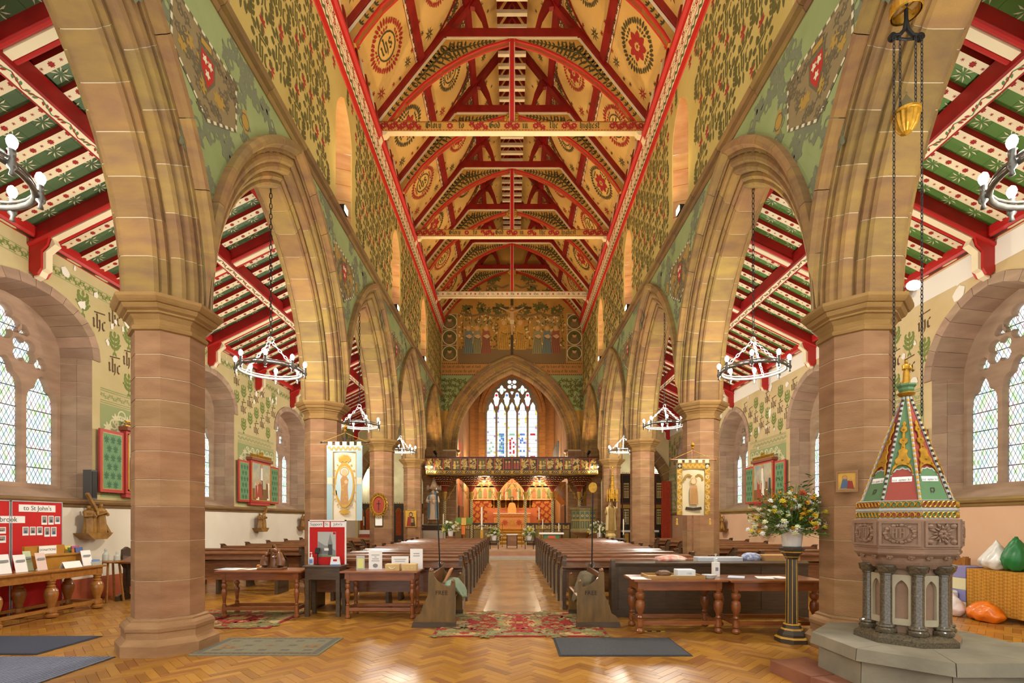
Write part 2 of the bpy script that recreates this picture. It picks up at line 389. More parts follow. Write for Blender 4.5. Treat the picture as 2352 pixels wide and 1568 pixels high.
def herringbone():
    W, k = .085, 4; ca = math.sqrt(.5); blocks = []
    def put(x, y, h):
        cx, cy = (x+(k/2 if h else .5))*W, (y+(.5 if h else k/2))*W
        X, Y = (cx-cy)*ca, (cx+cy)*ca+4.3
        if abs(X) < 8.4 and 3.6 < Y < EY: blocks.append((X, Y, h))
    n = int(26/W)
    for i in range(-n, n):
        for m in range(-n//8-1, n//8+2):
            x = i+8*m
            X, Y = (x-i)*W*ca, (x+i)*W*ca+4.3
            if abs(X) < 9.5 and 3 < Y < EY+1: put(x, i, True)
            y = i-7+8*m
            X, Y = (i-y)*W*ca, (i+y)*W*ca+4.3
            if abs(X) < 9.5 and 3 < Y < EY+1: put(i, y, False)
    g = .0006; a, b = W*k/2-g, W/2-g; t = .006; e = .0012
    V0 = np.array([(-a, -b, -.005), (a, -b, -.005), (a, b, -.005), (-a, b, -.005), (-a+e, -b+e, 0), (a-e, -b+e, 0), (a-e, b-e, 0), (-a+e, b-e, 0)])
    F0 = [[4, 5, 6, 7], [0, 1, 5, 4], [1, 2, 6, 5], [2, 3, 7, 6], [3, 0, 4, 7]]
    me = newmesh('wood_block', V0, F0, m_floor)
    blocks = [q for q in blocks]
    blocks.sort(key=lambda q: (q[1] < 4.55) + (abs(q[0]) > q[1]*1.03)*2 + q[1]*.01)
    V = []; Fc = []; n = 0; rng = random.Random(3)
    for i, (X, Y, h) in enumerate(blocks):
        an = PI/4 if h else 3*PI/4
        tz = rng.uniform(-.0007, .0007); rx, ry = rng.uniform(-.004, .004), rng.uniform(-.006, .006)
        if i < 300: link('wood_block', me, floor, (X, Y, tz), (rx, ry, an)); continue
        R = np.array(Matrix.Rotation(an, 3, 'Z') @ Matrix.Rotation(rx, 3, 'X') @ Matrix.Rotation(ry, 3, 'Y'))
        V.append(V0@R.T+np.array((X, Y, tz))); Fc += [[j+n for j in f] for f in F0]; n += 8
    o = link('wood_blocks', newmesh('wood_blocks', np.concatenate(V), Fc, m_floor), floor, kind='stuff')
herringbone()
# ================================================================== arcade piers
def pier_parts():
    ps = []
    ps.append(('plinth', MB().octo([(.97, 0), (.97, .12), (.86, .185), (.86, .255), (.88, .27), (.885, .305), (.85, .34), (.79, .36), (.77, .365), (.77, .385), (.72, .40), (.69, .402)]).mesh('plinth', m_pier)))
    js = [.402, .82, 1.27, 1.66, 1.96, 2.28, 2.55, 2.85, 3.1, 3.36, 3.64]
    for a, b in zip(js, js[1:]):
        ps.append(('shaft_stone', MB().octo([(.674, a+.0025), (.686, a+.006), (.686, b-.006), (.674, b-.0025)]).mesh('shaft_stone', m_pier)))
    ps.append(('capital', MB().octo([(.69, 3.62), (.74, 3.63), (.755, 3.655), (.73, 3.68), (.70, 3.69), (.71, 3.74), (.78, 3.79), (.83, 3.80), (.83, 3.82), (.90, 3.84), (.93, 3.87), (.94, 3.885), (.975, 3.89), (1.01, 3.91), (1.05, 3.94), (1.05, 3.975), (.98, 3.985)]).mesh('capital', m_cap)))
    ps.append(('mortar_core', MB().octo([(.674, .3), (.674, 3.7)]).mesh('mortar_core', m_mortar)))
    return ps
PP = pier_parts()
ordn = ['', 'nearest', 'second', 'third', 'fourth', 'last half']
for sd, sname in ((-1, 'left'), (1, 'right')):
    for n in range(1, 6):
        t = thing('arcade_pier', f'{ordn[n]} octagonal sandstone pier from the camera on the {sname} of the nave', 'pier', 'octagonal arcade piers', (sd*PX, PY[n] if n < 5 else EY-.54, 0))
        for nm, me in PP: link(nm, me, t)
# ================================================================== arches of moulded voussoirs
HALF = BAY/2
def arch_pieces(prof_r, prof_x, R0, c, half, n, steps=2, gap=.004, spr=SPR, mat=None, name='voussoir'):
    "voussoirs of one order of a pointed arch about y=0; profile radius (added to R0) and x"
    out = []; rr = [R0+p for p in prof_r]; m = len(rr)
    for s in (1, -1):
        for k in range(n):
            V = []; Fc = []
            for q in range(steps+1):
                for r, x in zip(rr, prof_x):
                    tm = math.acos(c/r); g = gap/r
                    t = (k+q/steps)/n*tm
                    if q == 0 and k > 0: t += g
                    if q == steps: t -= g*(1 if k < n-1 else .5)
                    if r > half+c: t = max(t, math.acos((half+c)/r))
                    V.append((x, s*(-c+r*math.cos(t)), spr+r*math.sin(t)))
            for q in range(steps):
                for i in range(m): j = (i+1) % m; Fc.append([q*m+i, q*m+j, q*m+m+j, q*m+m+i] if s > 0 else [q*m+m+i, q*m+m+j, q*m+j, q*m+i])
            Fc.append(list(range(m))[::-1] if s > 0 else list(range(m))); Fc.append([steps*m+i for i in range(m)] if s > 0 else [steps*m+i for i in range(m)][::-1])
            out.append((name, newmesh(name, V, Fc, mat)))
    return out
def sym(h): return [r for r, x in h]+[r for r, x in h[::-1]], [x for r, x in h]+[-x for r, x in h[::-1]]
O1 = [(0, .135), (.012, .18), (.05, .205), (.085, .192), (.098, .213), (.135, .243), (.18, .235), (.195, .222), (.20, .25), (.24, .25)]
O2 = [(.2, .25), (.2, .305), (.215, .35), (.255, .372), (.295, .355), (.31, .375), (.34, .412), (.385, .428), (.425, .415), (.44, .40), (.445, .45), (.53, .45)]
HD = [(.49, .43), (.49, .475), (.52, .505), (.535, .56), (.59, .575), (.64, .545), (.64, .43)]
r1, x1 = sym(O1); r2, x2 = sym(O2)
ARC = arch_pieces(r1, x1, RI, CO, HALF, 10, mat=m_arch)+arch_pieces(r2, x2, RI, CO, HALF, 9, mat=m_arch)
HOOD = arch_pieces([p[0] for p in HD], [p[1] for p in HD], RI, CO, HALF, 7, 3, mat=m_arch, name='hood_stone')
def core_mesh():
    V = []; Fc = []
    for R0, prof in ((RI, O1), (RI, O2)):
        rr, xx = sym([(r+.006, x-.006) for r, x in prof])
        for nm, me in arch_pieces(rr, xx, R0, CO, HALF, 1, 16, 0, mat=m_mortar):
            n = len(V); V += [v.co[:] for v in me.vertices]; Fc += [[i+n for i in p.vertices] for p in me.polygons]; bpy.data.meshes.remove(me)
    return newmesh('mortar_core', V, Fc, m_mortar)
CORE = core_mesh()
on = ['arch over the nearest edge of the picture', 'second moulded arch from the camera', 'third moulded arch from the camera', 'fourth moulded arch from the camera', 'fifth and farthest moulded arch']
for sd, sname in ((-1, 'left'), (1, 'right')):
    for n in range(5):
        mid = PY[n]+HALF
        t = thing('arcade_arch', f'pointed sandstone arcade {on[n]}, {sname} of the nave', 'arch', 'arcade arches', (sd*PX, mid, 0), 0 if sd < 0 else PI)
        for nm, me in ARC+HOOD: link(nm, me, t)
        link('mortar_core', CORE, t)
# ================================================================== nave walls
STR = 7.86; CLER = 11.05
m_nave = M('nave_yellow_plaster', '#bfae66', .8, col2='#b39e54', scale=1.2)
m_spand = M('spandrel_green', '#98a672', .8, col2='#87975f', scale=1.5)
m_bstone = M('plain_back_plaster', '#b9a774', .85)
def arch_out(dy, R=RI+.5):
    "height of the outer arch curve at distance dy from the middle of a bay"
    return SPR+math.sqrt(max(0, R*R-(abs(dy)+CO)**2))
CW = .52; CS0 = 7.98; CSP = 9.75; CRISE = .85
for sd, sname in ((-1, 'left'), (1, 'right')):
    w = MB()
    for X, flip in ((NX, 0), (4.52, 1)):
        for n in range(5):
            mid = PY[n]+HALF; ys = np.linspace(-HALF, HALF, 41)
            for a, b in zip(ys, ys[1:]):
                w.quad((sd*X, mid+a, arch_out(a)), (sd*X, mid+b, arch_out(b)), (sd*X, mid+b, STR), (sd*X, mid+a, STR))
    sp = struct(w.build(f'wall_nave_spandrel_{sname}', m_spand), f'green painted spandrels above the {sname} arcade')
    holes = [pointed(PY[n], CW, CS0-.04, CSP, CRISE, 8) for n in range(0, 5)]
    me = plate_mesh('clerestory', [(PY[0]-2, STR-.02), (EY+.3, STR-.02), (EY+.3, CLER+1), (PY[0]-2, CLER+1)], holes, .02, m_nave)
    frame_to(me, (sd*NX, 0, 0), (0, 1, 0), (0, 0, 1), (sd, 0, 0))
    wall = struct(link(f'wall_nave_{sname}', me), f'stencilled yellow clerestory wall on the {sname}')
    # string course
    s = MB(); q = [(NX+.05, STR-.13), (NX-.02, STR-.12), (NX-.05, STR-.07), (NX-.04, STR-.05), (NX-.10, STR-.03), (NX-.13, STR+.02), (NX-.12, STR+.05), (NX-.02, STR+.10), (NX+.05, STR+.1)]
    tr = struct(link(f'trim_{1 if sd < 0 else 2}', None), f'moulded stone string course on the {sname} nave wall')
    ys = np.arange(PY[0]-1, EY, 1.21)
    sm = MB().prism([(sd*x, z) for x, z in q], 0, 1.204).mesh('string_stone', m_arch)
    for y in ys: link('string_stone', sm, tr, (0, y, 0))
# clerestory windows
m_cwst = stone_mat('sandstone_clerestory', '#c19a68', '#b1824e', .14)
m_cglass = glow('clerestory_glass', ['#fff4e2', '#ffe7cf', '#f6efe6', '#ffe0c0'], 2.2, 1.5)
wn = 0
for sd, sname in ((-1, 'left'), (1, 'right')):
    for n in range(0, 5):
        wn += 1
        t = struct(link(f'window_{wn}', None, loc=(sd*NX, PY[n], 0)), f'clerestory lancet over pier {n} on the {sname}')
        # splayed jambs in courses
        zs = np.linspace(CS0, CSP, 6)
        for z0, z1 in zip(zs, zs[1:]):
            for e in (-1, 1):
                a, bq = CW, CW-.2
                P = [(0, e*(a+.004)), (sd*.62, e*bq), (sd*.62, e*(bq+.3)), (0, e*(a+.3))]
                if wn in (1, 6) and e < 0: continue
                MB().prism([(p[0]+(sd*.012 if k in (0, 3) else 0), p[1]) for k, p in enumerate(P)], z0+.004, z1-.004, 'z').build('jamb_stone', m_cwst, t)
        # head of the splay: curved strip
        hd = MB(); o = pointed(0, CW+.004, 0, CSP, CRISE, 8, False); i_ = pointed(0, CW-.2, 0, CSP-.02, CRISE-.22, 8, False)
        for k in range(len(o)-1): hd.quad((0, *o[k]), (0, *o[k+1]), (sd*.62, *i_[k+1]), (sd*.62, *i_[k]))
        hd.build('splayed_head', m_cwst, t)
        MB().prism([(sd*.02, CS0-.06), (sd*.02, CS0-.02), (sd*.62, CS0+.4), (sd*.62, CS0-.06)], -CW, CW, 'y').build('sloping_sill', m_cwst, t)
        g = plate_mesh('glass', pointed(0, CW-.19, CS0+.3, CSP-.02, CRISE-.2, 8), [], .01, m_cglass)
        frame_to(g, (sd*.6, 0, 0), (0, 1, 0), (0, 0, 1), (sd, 0, 0)); link('glass_pane', g, t)
        ld = MB()
        for z in np.arange(CS0+.6, CSP+.5, .28): ld.box(min(sd*.57, sd*.6), max(sd*.57, sd*.6), -CW+.2, CW-.2, z-.008, z+.008)
        ld.build('saddle_bar', m_lead, t, kind='stuff')
# ================================================================== east wall and chancel arch
m_mural = M('mural_ochre', '#b98a36', .8, col2='#a5762c', scale=2)
m_eastst = stone_mat('sandstone_east', '#a8835a', '#8f6b45', .1)
CA, CSPR, CRI = 2.85, 5.14, 4.0
cc = (CRI*CRI-CA*CA)/(2*CA); CRR = CA+cc
o = pointed(0, CA+.35, 0, CSPR, math.sqrt((CRR+.35)**2-cc**2), 16, False)
outer = [(-4.3, 0)]+[(-CA-.0, 0), (-CA, CSPR)]+o[::-1]+[(CA, CSPR), (CA, 0)]+[(4.3, 0), (4.3, 12), (0, 17.3), (-4.3, 12)]
me = plate_mesh('east_wall', outer, [], .9, m_mural); frame_to(me, (0, EY, 0), (1, 0, 0), (0, 0, 1), (0, 1, 0))
wall_e = struct(link('wall_east', me), 'painted wall above the chancel arch')
t = thing('chancel_arch', 'wide moulded sandstone chancel arch below the painted crucifixion wall', 'arch', None, (0, EY+.45, 0), PI/2)
E1 = [(0, .2), (.02, .26), (.07, .29), (.12, .27), (.14, .31), (.19, .36), (.25, .35), (.26, .39), (.3, .39)]
E2 = [(.25, .38), (.27, .42), (.33, .455), (.40, .44), (.42, .46), (.47, .50), (.53, .49), (.55, .455), (.62, .455)]
EH = [(.62, .44), (.63, .49), (.68, .54), (.74, .53), (.76, .44)]
for prof, nn in ((E1, 13), (E2, 12)):
    rr, xx = sym(prof)
    for nm, me in arch_pieces(rr, xx, CRR, cc, 9, nn, 2, .003, CSPR, m_arch): link(nm, me, t)
for nm, me in arch_pieces([p[0] for p in EH], [-p[1] for p in EH][::1], CRR, cc, 3.58, 10, 2, .002, CSPR, m_arch, 'hood_stone'): link(nm, me, t)
rr, xx = sym([(r+.006, x-.006) for r, x in E1]+[(r+.006, x-.006) for r, x in E2])
for nm, me in arch_pieces(rr, xx, CRR, cc, 9, 1, 20, 0, CSPR, m_mortar, 'mortar_core'): link(nm, me, t)
# corbelled imposts carrying the chancel arch and coursed stone wall below them
for sd in (-1, 1):
    c = MB().octo([(.1, 4.25), (.34, 4.5), (.42, 4.62), (.42, 4.68), (.55, 4.8), (.62, 4.86), (.62, 4.96), (.78, 5.02), (.82, 5.06), (.82, 5.14)], (sd*.0, 0, 0))
    link('impost_corbel', c.mesh('impost_corbel', m_cap), t, (0.05, -sd*3.1, 0))
    rng = random.Random(5+sd)
    for r in range(14):
        z0, z1 = r*.36, r*.36+.36
        if z1 > 5.1: break
        xs = [2.84, 2.84+rng.uniform(.3, .5), 3.66] if r % 2 else [2.84, 3.66]
        for a, b in zip(xs, xs[1:]):
            MB().box(min(sd*a, sd*b)+.004, max(sd*a, sd*b)-.004, EY-.03, EY+.9, z0+.004, z1-.004).build('wall_stone', m_eastst, wall_e)
    w = MB().box(min(sd*2.85, sd*3.65), max(sd*2.85, sd*3.65), EY-.02, EY+.88, 0, 5.1).build('mortar_bed', m_mortar, wall_e)
# ================================================================== aisle outer walls with three-light windows
m_aisle = {-1: M('aisle_plaster_left', '#cdbd8c', .85, col2='#bfae79', scale=1.3), 1: M('aisle_plaster_right', '#d6c193', .85, col2='#c9b07d', scale=1.3)}
m_dado = {-1: M('dado_plaster_left', '#e9e1cf', .8, col2='#e0d6c0', scale=1.2), 1: M('dado_plaster_right', '#dbb592', .8, col2='#d2a985', scale=1.2)}
AH = 6.2; RAIL = 1.84; GX = .5
WIN = {-1: (4.55, .85), 1: (4.15, 1.28)}             # springing and rise of the wall openings
WC = [8.33+BAY*k for k in range(-1, 4)]; WA = 1.14
PALE = ['#eef6f4', '#cfe6e8', '#d8ecc8', '#f3f7f8', '#c3ddd2', '#ecd3d6', '#cfdcf2', '#f7fbfb', '#bcd8a8', '#f4ecd0']
m_pane = glow('leaded_pane', PALE, 1.08, random_obj=True)
m_panes = glow('leaded_glass', ['#d2e6da', '#eef6f6', '#dfeaf6', '#f4f0e6', '#cfe3d0'], 1.35, 9.)
def lights(spr):
    "openings of the three lights and the tracery above, (u, v) with u from the window middle"
    H = []; lw, mw = .55, .12
    def head(u, top, w, h, n=5):
        o = []
        for t in np.linspace(0, PI, 31):
            k = .80+.20*abs(math.cos(n/2*(t-PI/2))); y = math.sin(t); y = y+.22*max(0, y-.75)/.25
            o.append((u+w/2*math.cos(t)*(k if .05 < t < PI-.05 else 1), top-h+h*.82*y*k))
        return o
    for k in (-1, 0, 1):
        u = k*(lw+mw); top = 4.08 if k else 4.26
        H.append([(u-lw/2, 2.16), (u+lw/2, 2.16)]+head(u, top, lw, .5))
    def foil(u, v, R, n=4, ph=0., sy=1.):
        return [(u+R*(.55+.45*abs(math.cos(n*(a-ph)/2))**.7)*math.cos(a), v+sy*R*(.55+.45*abs(math.cos(n*(a-ph)/2))**.7)*math.sin(a)) for a in np.arange(40)*2*PI/40]
    H += [foil(-.34, 4.46, .22, 4, PI/4, 1.05), foil(.34, 4.46, .22, 4, PI/4, 1.05), foil(0, 4.85, .28, 4, 0)]
    H += [foil(-.64, 4.3, .11, 3, PI/2), foil(.64, 4.3, .11, 3, PI/2), foil(-.33, 4.8, .09, 3, PI/2), foil(.33, 4.8, .09, 3, PI/2)]
    return H
LH = {-1: lights(4.5), 1: lights(4.2)}
SPN, SLN = .04, 1.95
def lattice(sp=SPN, sl=SLN):
    "diagonal lead cames over one window"
    m = MB(); h0, h1 = 2.1, 5.05; u0, u1 = -1.0, 1.0; dz = sp*2*sl
    for s in (-1, 1):
        k = -80
        while k < 120:
            v = h0+k*dz/1.; pts = []
            for u in (u0, u1): pts.append((u, v+s*sl*(u-u0)))
            (ua, va), (ub, vb) = pts; k += 1
            lo, hi = min(va, vb), max(va, vb)
            if hi < h0 or lo > h1: continue
            def clip(vt): return ua+(vt-va)/(vb-va)*(ub-ua)
            A, B = list(pts[0]), list(pts[1])
            for Q in (A, B):
                if Q[1] < h0: Q[0], Q[1] = clip(h0), h0
                if Q[1] > h1: Q[0], Q[1] = clip(h1), h1
            q = seg(A, B, .0075)
            m.add([(a, b, 0) for a, b in q], [[0, 1, 2, 3]])
    for v in np.arange(2.45, 5., .34):
        q = seg((u0, v), (u1, v), .016); m.add([(a, b, -.004) for a, b in q], [[0, 1, 2, 3]])
    return m
LAT = {sd: lattice() for sd in (-1, 1)}
wcount = [10]
def aisle_window(sd, y, near):
    wcount[0] += 1
    side = 'left' if sd < 0 else 'right'
    t = struct(link(f'window_{wcount[0]}', None, loc=(sd*AX, y, 0)), f'three-light traceried window in the {side} aisle wall')
    spr, rise = WIN[sd]
    me = plate_mesh('tracery', pointed(0, 1.2, 1.85, spr-.05, rise+.12, 10), LH[sd], .16, m_wstone, .02)
    frame_to(me, (sd*GX, 0, 0), (0, 1, 0), (0, 0, 1), (sd, 0, 0)); link('tracery', me, t)
    # glass and leads
    L = MB(); L.V = list(LAT[sd].V); L.F = LAT[sd].F; L.mi = LAT[sd].mi
    gx = GX+.1
    lm = L.mesh('lead_lattice', m_lead); frame_to(lm, (sd*(gx-.006), 0, 0), (0, 1, 0), (0, 0, 1), (sd, 0, 0)); link('lead_lattice', lm, t, kind='stuff')
    cells = []; sp, sl = SPN, SLN; a, b = sp-.001, sp*sl-.0015
    for lu in (.67, 0, -.67):
        for i in range(-26, 27):
            for j in range(0, 58):
                if (i+j) % 2: continue
                u, v = -1.0+(i+26)*sp, 2.1+j*sp*sl
                if abs(u-lu) < .31 and 2.1 < v < 5.0: cells.append((abs(lu-.67)*100+abs(v-3.2), u, v))
    cells.sort(); cut = 300 if near else 0
    if near:
        pm = newmesh('diamond_pane', [(0, -a, 0), (0, 0, -b), (0, a, 0), (0, 0, b)], [[0, 1, 2, 3]], m_pane)
        for _, u, v in cells[:cut]: link('diamond_pane', pm, t, (sd*(gx+.002), u, v))
    V = []; Fc = []
    for _, u, v in cells[cut:]: n = len(V); V += [(sd*(gx+.002), u-a, v), (sd*(gx+.002), u, v-b), (sd*(gx+.002), u+a, v), (sd*(gx+.002), u, v+b)]; Fc.append([n, n+1, n+2, n+3])
    link('diamond_panes', newmesh('diamond_panes', V, Fc, m_pane), t, kind='stuff')
    g = MB().quad((sd*(gx+.02), -1.05, 1.95), (sd*(gx+.02), 1.05, 1.95), (sd*(gx+.02), 1.05, 5.3), (sd*(gx+.02), -1.05, 5.3))
    g.build('leaded_glass', m_panes, t)
    # jamb courses of the embrasure
    rng = random.Random(int(y*10)+sd)
    z = RAIL+.02
    while z < spr-.02:
        h = rng.choice((.26, .3, .34)); z1 = min(spr, z+h)
        for e in (-1, 1):
            P = [(.0, WA), (GX*.45, WA-.07), (GX*.45, WA+.2), (.022, WA+.2), (.022, WA+.004)]; Q = [(GX*.45+.006, WA-.07), (GX+.02, WA-.12), (GX+.02, WA+.2), (GX*.45+.006, WA+.2)]
            for A in (P, Q):
                MB().prism([(sd*a, e*(b+rng.uniform(0, .004))) for a, b in A], z+.004, z1-.004, 'z').build('jamb_stone', m_wstone, t)
        z = z1
    for e in (-1, 1): MB().prism([(sd*.025, e*(WA+.008)), (sd*GX*.45, e*(WA-.06)), (sd*(GX+.02), e*(WA-.11)), (sd*(GX+.02), e*(WA+.18)), (sd*.025, e*(WA+.18))], RAIL, spr, 'z').build('mortar_bed', m_mortar, t)
    # stones of the segmental rear arch
    oo = pointed(0, WA, 0, spr, rise, 7, False); ou = pointed(0, WA+.17, 0, spr, rise+.16, 7, False); oi = pointed(0, WA-.12, 0, spr-.05, rise-.02, 7, False)
    for k in range(len(oo)-1):
        a = [oo[k], oo[k+1]]; b = [ou[k], ou[k+1]]; c = [oi[k], oi[k+1]]
        def lp(p, q, f): return (p[0]+(q[0]-p[0])*f, p[1]+(q[1]-p[1])*f)
        a = [lp(*a, .012), lp(*a, .988)]; b = [lp(*b, .012), lp(*b, .988)]; c = [lp(*c, .012), lp(*c, .988)]
        V = [(-sd*.03, *a[0]), (-sd*.03, *a[1]), (-sd*.03, *b[1]), (-sd*.03, *b[0]), (sd*(GX+.05), *c[0]), (sd*(GX+.05), *c[1]), (sd*(GX+.05), *b[1]), (sd*(GX+.05), *b[0])]
        newm = newmesh('rear_arch_stone', V, [[0, 1, 2, 3], [7, 6, 5, 4], [0, 4, 5, 1], [1, 5, 6, 2], [2, 6, 7, 3], [3, 7, 4, 0]], m_wstone)
        link('rear_arch_stone', newm, t)
    MB().prism([(0, RAIL), (0, RAIL+.03), (sd*.25, RAIL+.1), (sd*(GX+.1), RAIL+.3), (sd*(GX+.1), RAIL)], -WA+.02, WA-.02, 'y').build('sloping_sill', m_wstone, t)
    return t
for sd, sname in ((-1, 'left'), (1, 'right')):
    spr, rise = WIN[sd]
    holes = [pointed(y, WA+.005, RAIL+.02, spr, rise+.01, 10) for y in WC]
    me = plate_mesh('aisle_wall', [(-1, RAIL), (EY+.3, RAIL), (EY+.3, AH+.3), (-1, AH+.3)], holes, .02, m_aisle[sd])
    frame_to(me, (sd*AX, 0, 0), (0, 1, 0), (0, 0, 1), (sd, 0, 0))
    struct(link(f'wall_{sname}', me), f'stencilled plaster wall of the {sname} aisle')
    d = MB().box(min(sd*AX, sd*(AX+.3)), max(sd*AX, sd*(AX+.3)), -1, EY+.3, 0, RAIL)
    dado = struct(d.build(f'wall_dado_{sname}', m_dado[sd]), f'plain plaster dado of the {sname} aisle')
    q = [(AX+.05, RAIL-.1), (AX-.03, RAIL-.09), (AX-.05, RAIL-.05), (AX-.09, RAIL-.03), (AX-.11, RAIL+.01), (AX-.09, RAIL+.04), (AX-.02, RAIL+.06), (AX+.05, RAIL+.06)]
    struct(MB().prism([(sd*x, z) for x, z in q], -1, EY).build(f'trim_{3 if sd < 0 else 4}', m_arch), f'moulded dado rail of the {sname} aisle')
    for k, y in enumerate(WC): aisle_window(sd, y, k == 1)
struct(MB().box(-AX, -AX+.012, -1, EY, 0, .42).build('baseboard_left', M('base_red', '#b5562f', .7, var=.3, scale=3)), 'red painted band at the foot of the aisle wall')
struct(MB().box(AX-.012, AX, -1, EY, 0, .2).build('baseboard_right', M('base_brown', '#8a5a36', .7)), 'brown skirting of the right aisle')
# ================================================================== aisle east ends with transverse arches
m_chap = M('chapel_plaster', '#cfc7a4', .85, col2='#b9b08a', scale=2)
for sd, sname in ((-1, 'left'), (1, 'right')):
    cx = sd*6.15; a_, sp_, rs_ = 1.7, 2.75, 2.55
    op = pointed(cx, a_+.42, 0, sp_, rs_+.5, 10, False)
    x0, x1 = (sd*4.0, sd*8.6); lo, hi = min(x0, x1), max(x0, x1)
    outer = [(lo, 0), (cx-a_, 0), (cx-a_, sp_)]+op[::-1]+[(cx+a_, sp_), (cx+a_, 0), (hi, 0), (hi, 8.2), (lo, 8.2)]
    me = plate_mesh('aisle_end', outer, [], .4, m_aisle[sd]); frame_to(me, (0, EY, 0), (1, 0, 0), (0, 0, 1), (0, 1, 0))
    struct(link(f'wall_aisle_end_{sname}', me), f'east end wall of the {sname} aisle')
    c2 = (rs_*rs_-a_*a_)/(2*a_); R2 = a_+c2
    t = thing('transverse_arch', f'chamfered stone arch closing the {sname} aisle before the side chapel', 'arch', None, (cx, EY+.2, 0), PI/2)
    TP = [(0, .2), (.06, .26), (.22, .27), (.24, .3), (.44, .3)]; rr, xx = sym(TP)
    for nm, me in arch_pieces(rr, xx, R2, c2, 9, 9, 2, .006, sp_, m_arch): link(nm, me, t)
    rr, xx = sym([(r+.005, x-.005) for r, x in TP])
    for nm, me in arch_pieces(rr, xx, R2, c2, 9, 1, 14, 0, sp_, m_mortar, 'mortar_core'): link(nm, me, t)
    # chapel shell behind
    b = MB(); b.quad((sd*3.0, EY+5.5, 0), (sd*8.6, EY+5.5, 0), (sd*8.6, EY+5.5, 8), (sd*3.0, EY+5.5, 8))
    b.quad((sd*8.3, EY+.4, 0), (sd*8.3, EY+5.5, 0), (sd*8.3, EY+5.5, 8), (sd*8.3, EY+.4, 8))
    b.quad((sd*3.4, EY+.4, 7.5), (sd*8.5, EY+.4, 6.3), (sd*8.5, EY+5.5, 6.3), (sd*3.4, EY+5.5, 7.5))
    struct(b.build(f'wall_chapel_{sname}', m_chap), f'plain walls of the chapel beyond the {sname} aisle')
# ================================================================== chancel shell
m_chan = stone_mat('sandstone_chancel', '#ad783f', '#98652f', .1)
CX, CE = 3.05, 36.2
sh = MB(); 
for sd in (-1, 1): sh.quad((sd*CX, EY+.9, 0), (sd*CX, CE, 0), (sd*CX, CE, 9.5), (sd*CX, EY+.9, 9.5))
struct(sh.build('wall_chancel', M('chancel_wall', '#a87a42', .8, col2='#946632', scale=1.5)), 'warm brown side walls of the chancel')
cr = MB(); arc = pointed(0, CX+.02, 0, 9.3, 3.9, 10, False)
for p, q in zip(arc, arc[1:]): cr.quad((p[0], EY+.9, p[1]), (q[0], EY+.9, q[1]), (q[0], CE, q[1]), (p[0], CE, p[1]))
struct(cr.build('ceiling_chancel', M('chancel_roof', '#7a4a22', .8)), 'dark timber vault over the chancel')
# ================================================================== motifs for the painted roofs
def m_wreath(c):
    o = []
    for q in range(4):
        a0 = q*PI/2+PI/2
        for d in np.linspace(-.62, .62, 9):
            a = a0+d; o.append((leaf(.72*math.cos(a), .72*math.sin(a), a+d*.9, .30-.12*abs(d), .115), c))
        for d in (-.42, -.14, .14, .42):
            a = a0+d; o.append((leaf(.69*math.cos(a), .69*math.sin(a), a+PI+d*1.6, .16, .085), c)); o.append((disc(.9*math.cos(a0+d*1.6), .9*math.sin(a0+d*1.6), .03, 6), c))
    return o
def m_rose(c, c2):
    o = []
    for k in range(8):
        a = 2*PI*k/8+PI/8; o.append((leaf(.1*math.cos(a), .1*math.sin(a), a, .38, .26), c))
    return o+ring(0, 0, .13, .045, c2, 12)+[(disc(0, 0, .05, 8), c)]
def m_ihs(c):
    o, w = black('ihs', c, .2); s = .36
    o = [([((x-w/2)*s, (y-.5)*s) for x, y in p], q) for p, q in o]
    return o+ring(0, 0, .47, .05, c, 16)
def m_sun(c, n=8):
    o = []
    for k in range(n):
        a = 2*PI*k/n
        p1 = (.3*math.cos(a), .3*math.sin(a)); p2 = (.62*math.cos(a+.12), .62*math.sin(a+.12)); p3 = (1*math.cos(a-.03), 1*math.sin(a-.03))
        w1 = .1; nx, ny = -math.sin(a), math.cos(a)
        o.append(([(p1[0]+nx*w1, p1[1]+ny*w1), (p1[0]-nx*w1, p1[1]-ny*w1), (p2[0]-nx*.07, p2[1]-ny*.07), p3, (p2[0]+nx*.07, p2[1]+ny*.07)], c))
    return o+ring(0, 0, .3, .12, c, 10)
def m_ast(c):
    return [(seg((-math.cos(a), -math.sin(a)), (math.cos(a), math.sin(a)), .28), c) for a in (0, PI/3, 2*PI/3)]
def m_star(c):
    o = []
    for k in range(8):
        a = 2*PI*k/8; w = .085
        p = (.2*math.cos(a), .2*math.sin(a)); nx, ny = -math.sin(a), math.cos(a); m1 = (.6*math.cos(a), .6*math.sin(a))
        o.append(([p, (m1[0]-nx*w, m1[1]-ny*w), (math.cos(a+.1), math.sin(a+.1)), (m1[0]+nx*w, m1[1]+ny*w)], c))
    return o
def m_scroll(c, n=1, w=.1):
    "one length of running scroll, unit long, about unit high"
    t = np.linspace(0, 1, 9); p = [(x, .36*math.sin(2*PI*x)) for x in t]
    o = line(p, w, c)
    for x, s in ((.25, 1), (.75, -1)):
        o += ring(x, -.02*s, .17, .07, c, 8)
        o.append((leaf(x+.12, .3*s, .6*s, .25, .16), c)); o.append((leaf(x-.1, .32*s, 2.4*s, .2, .14), c))
    return o
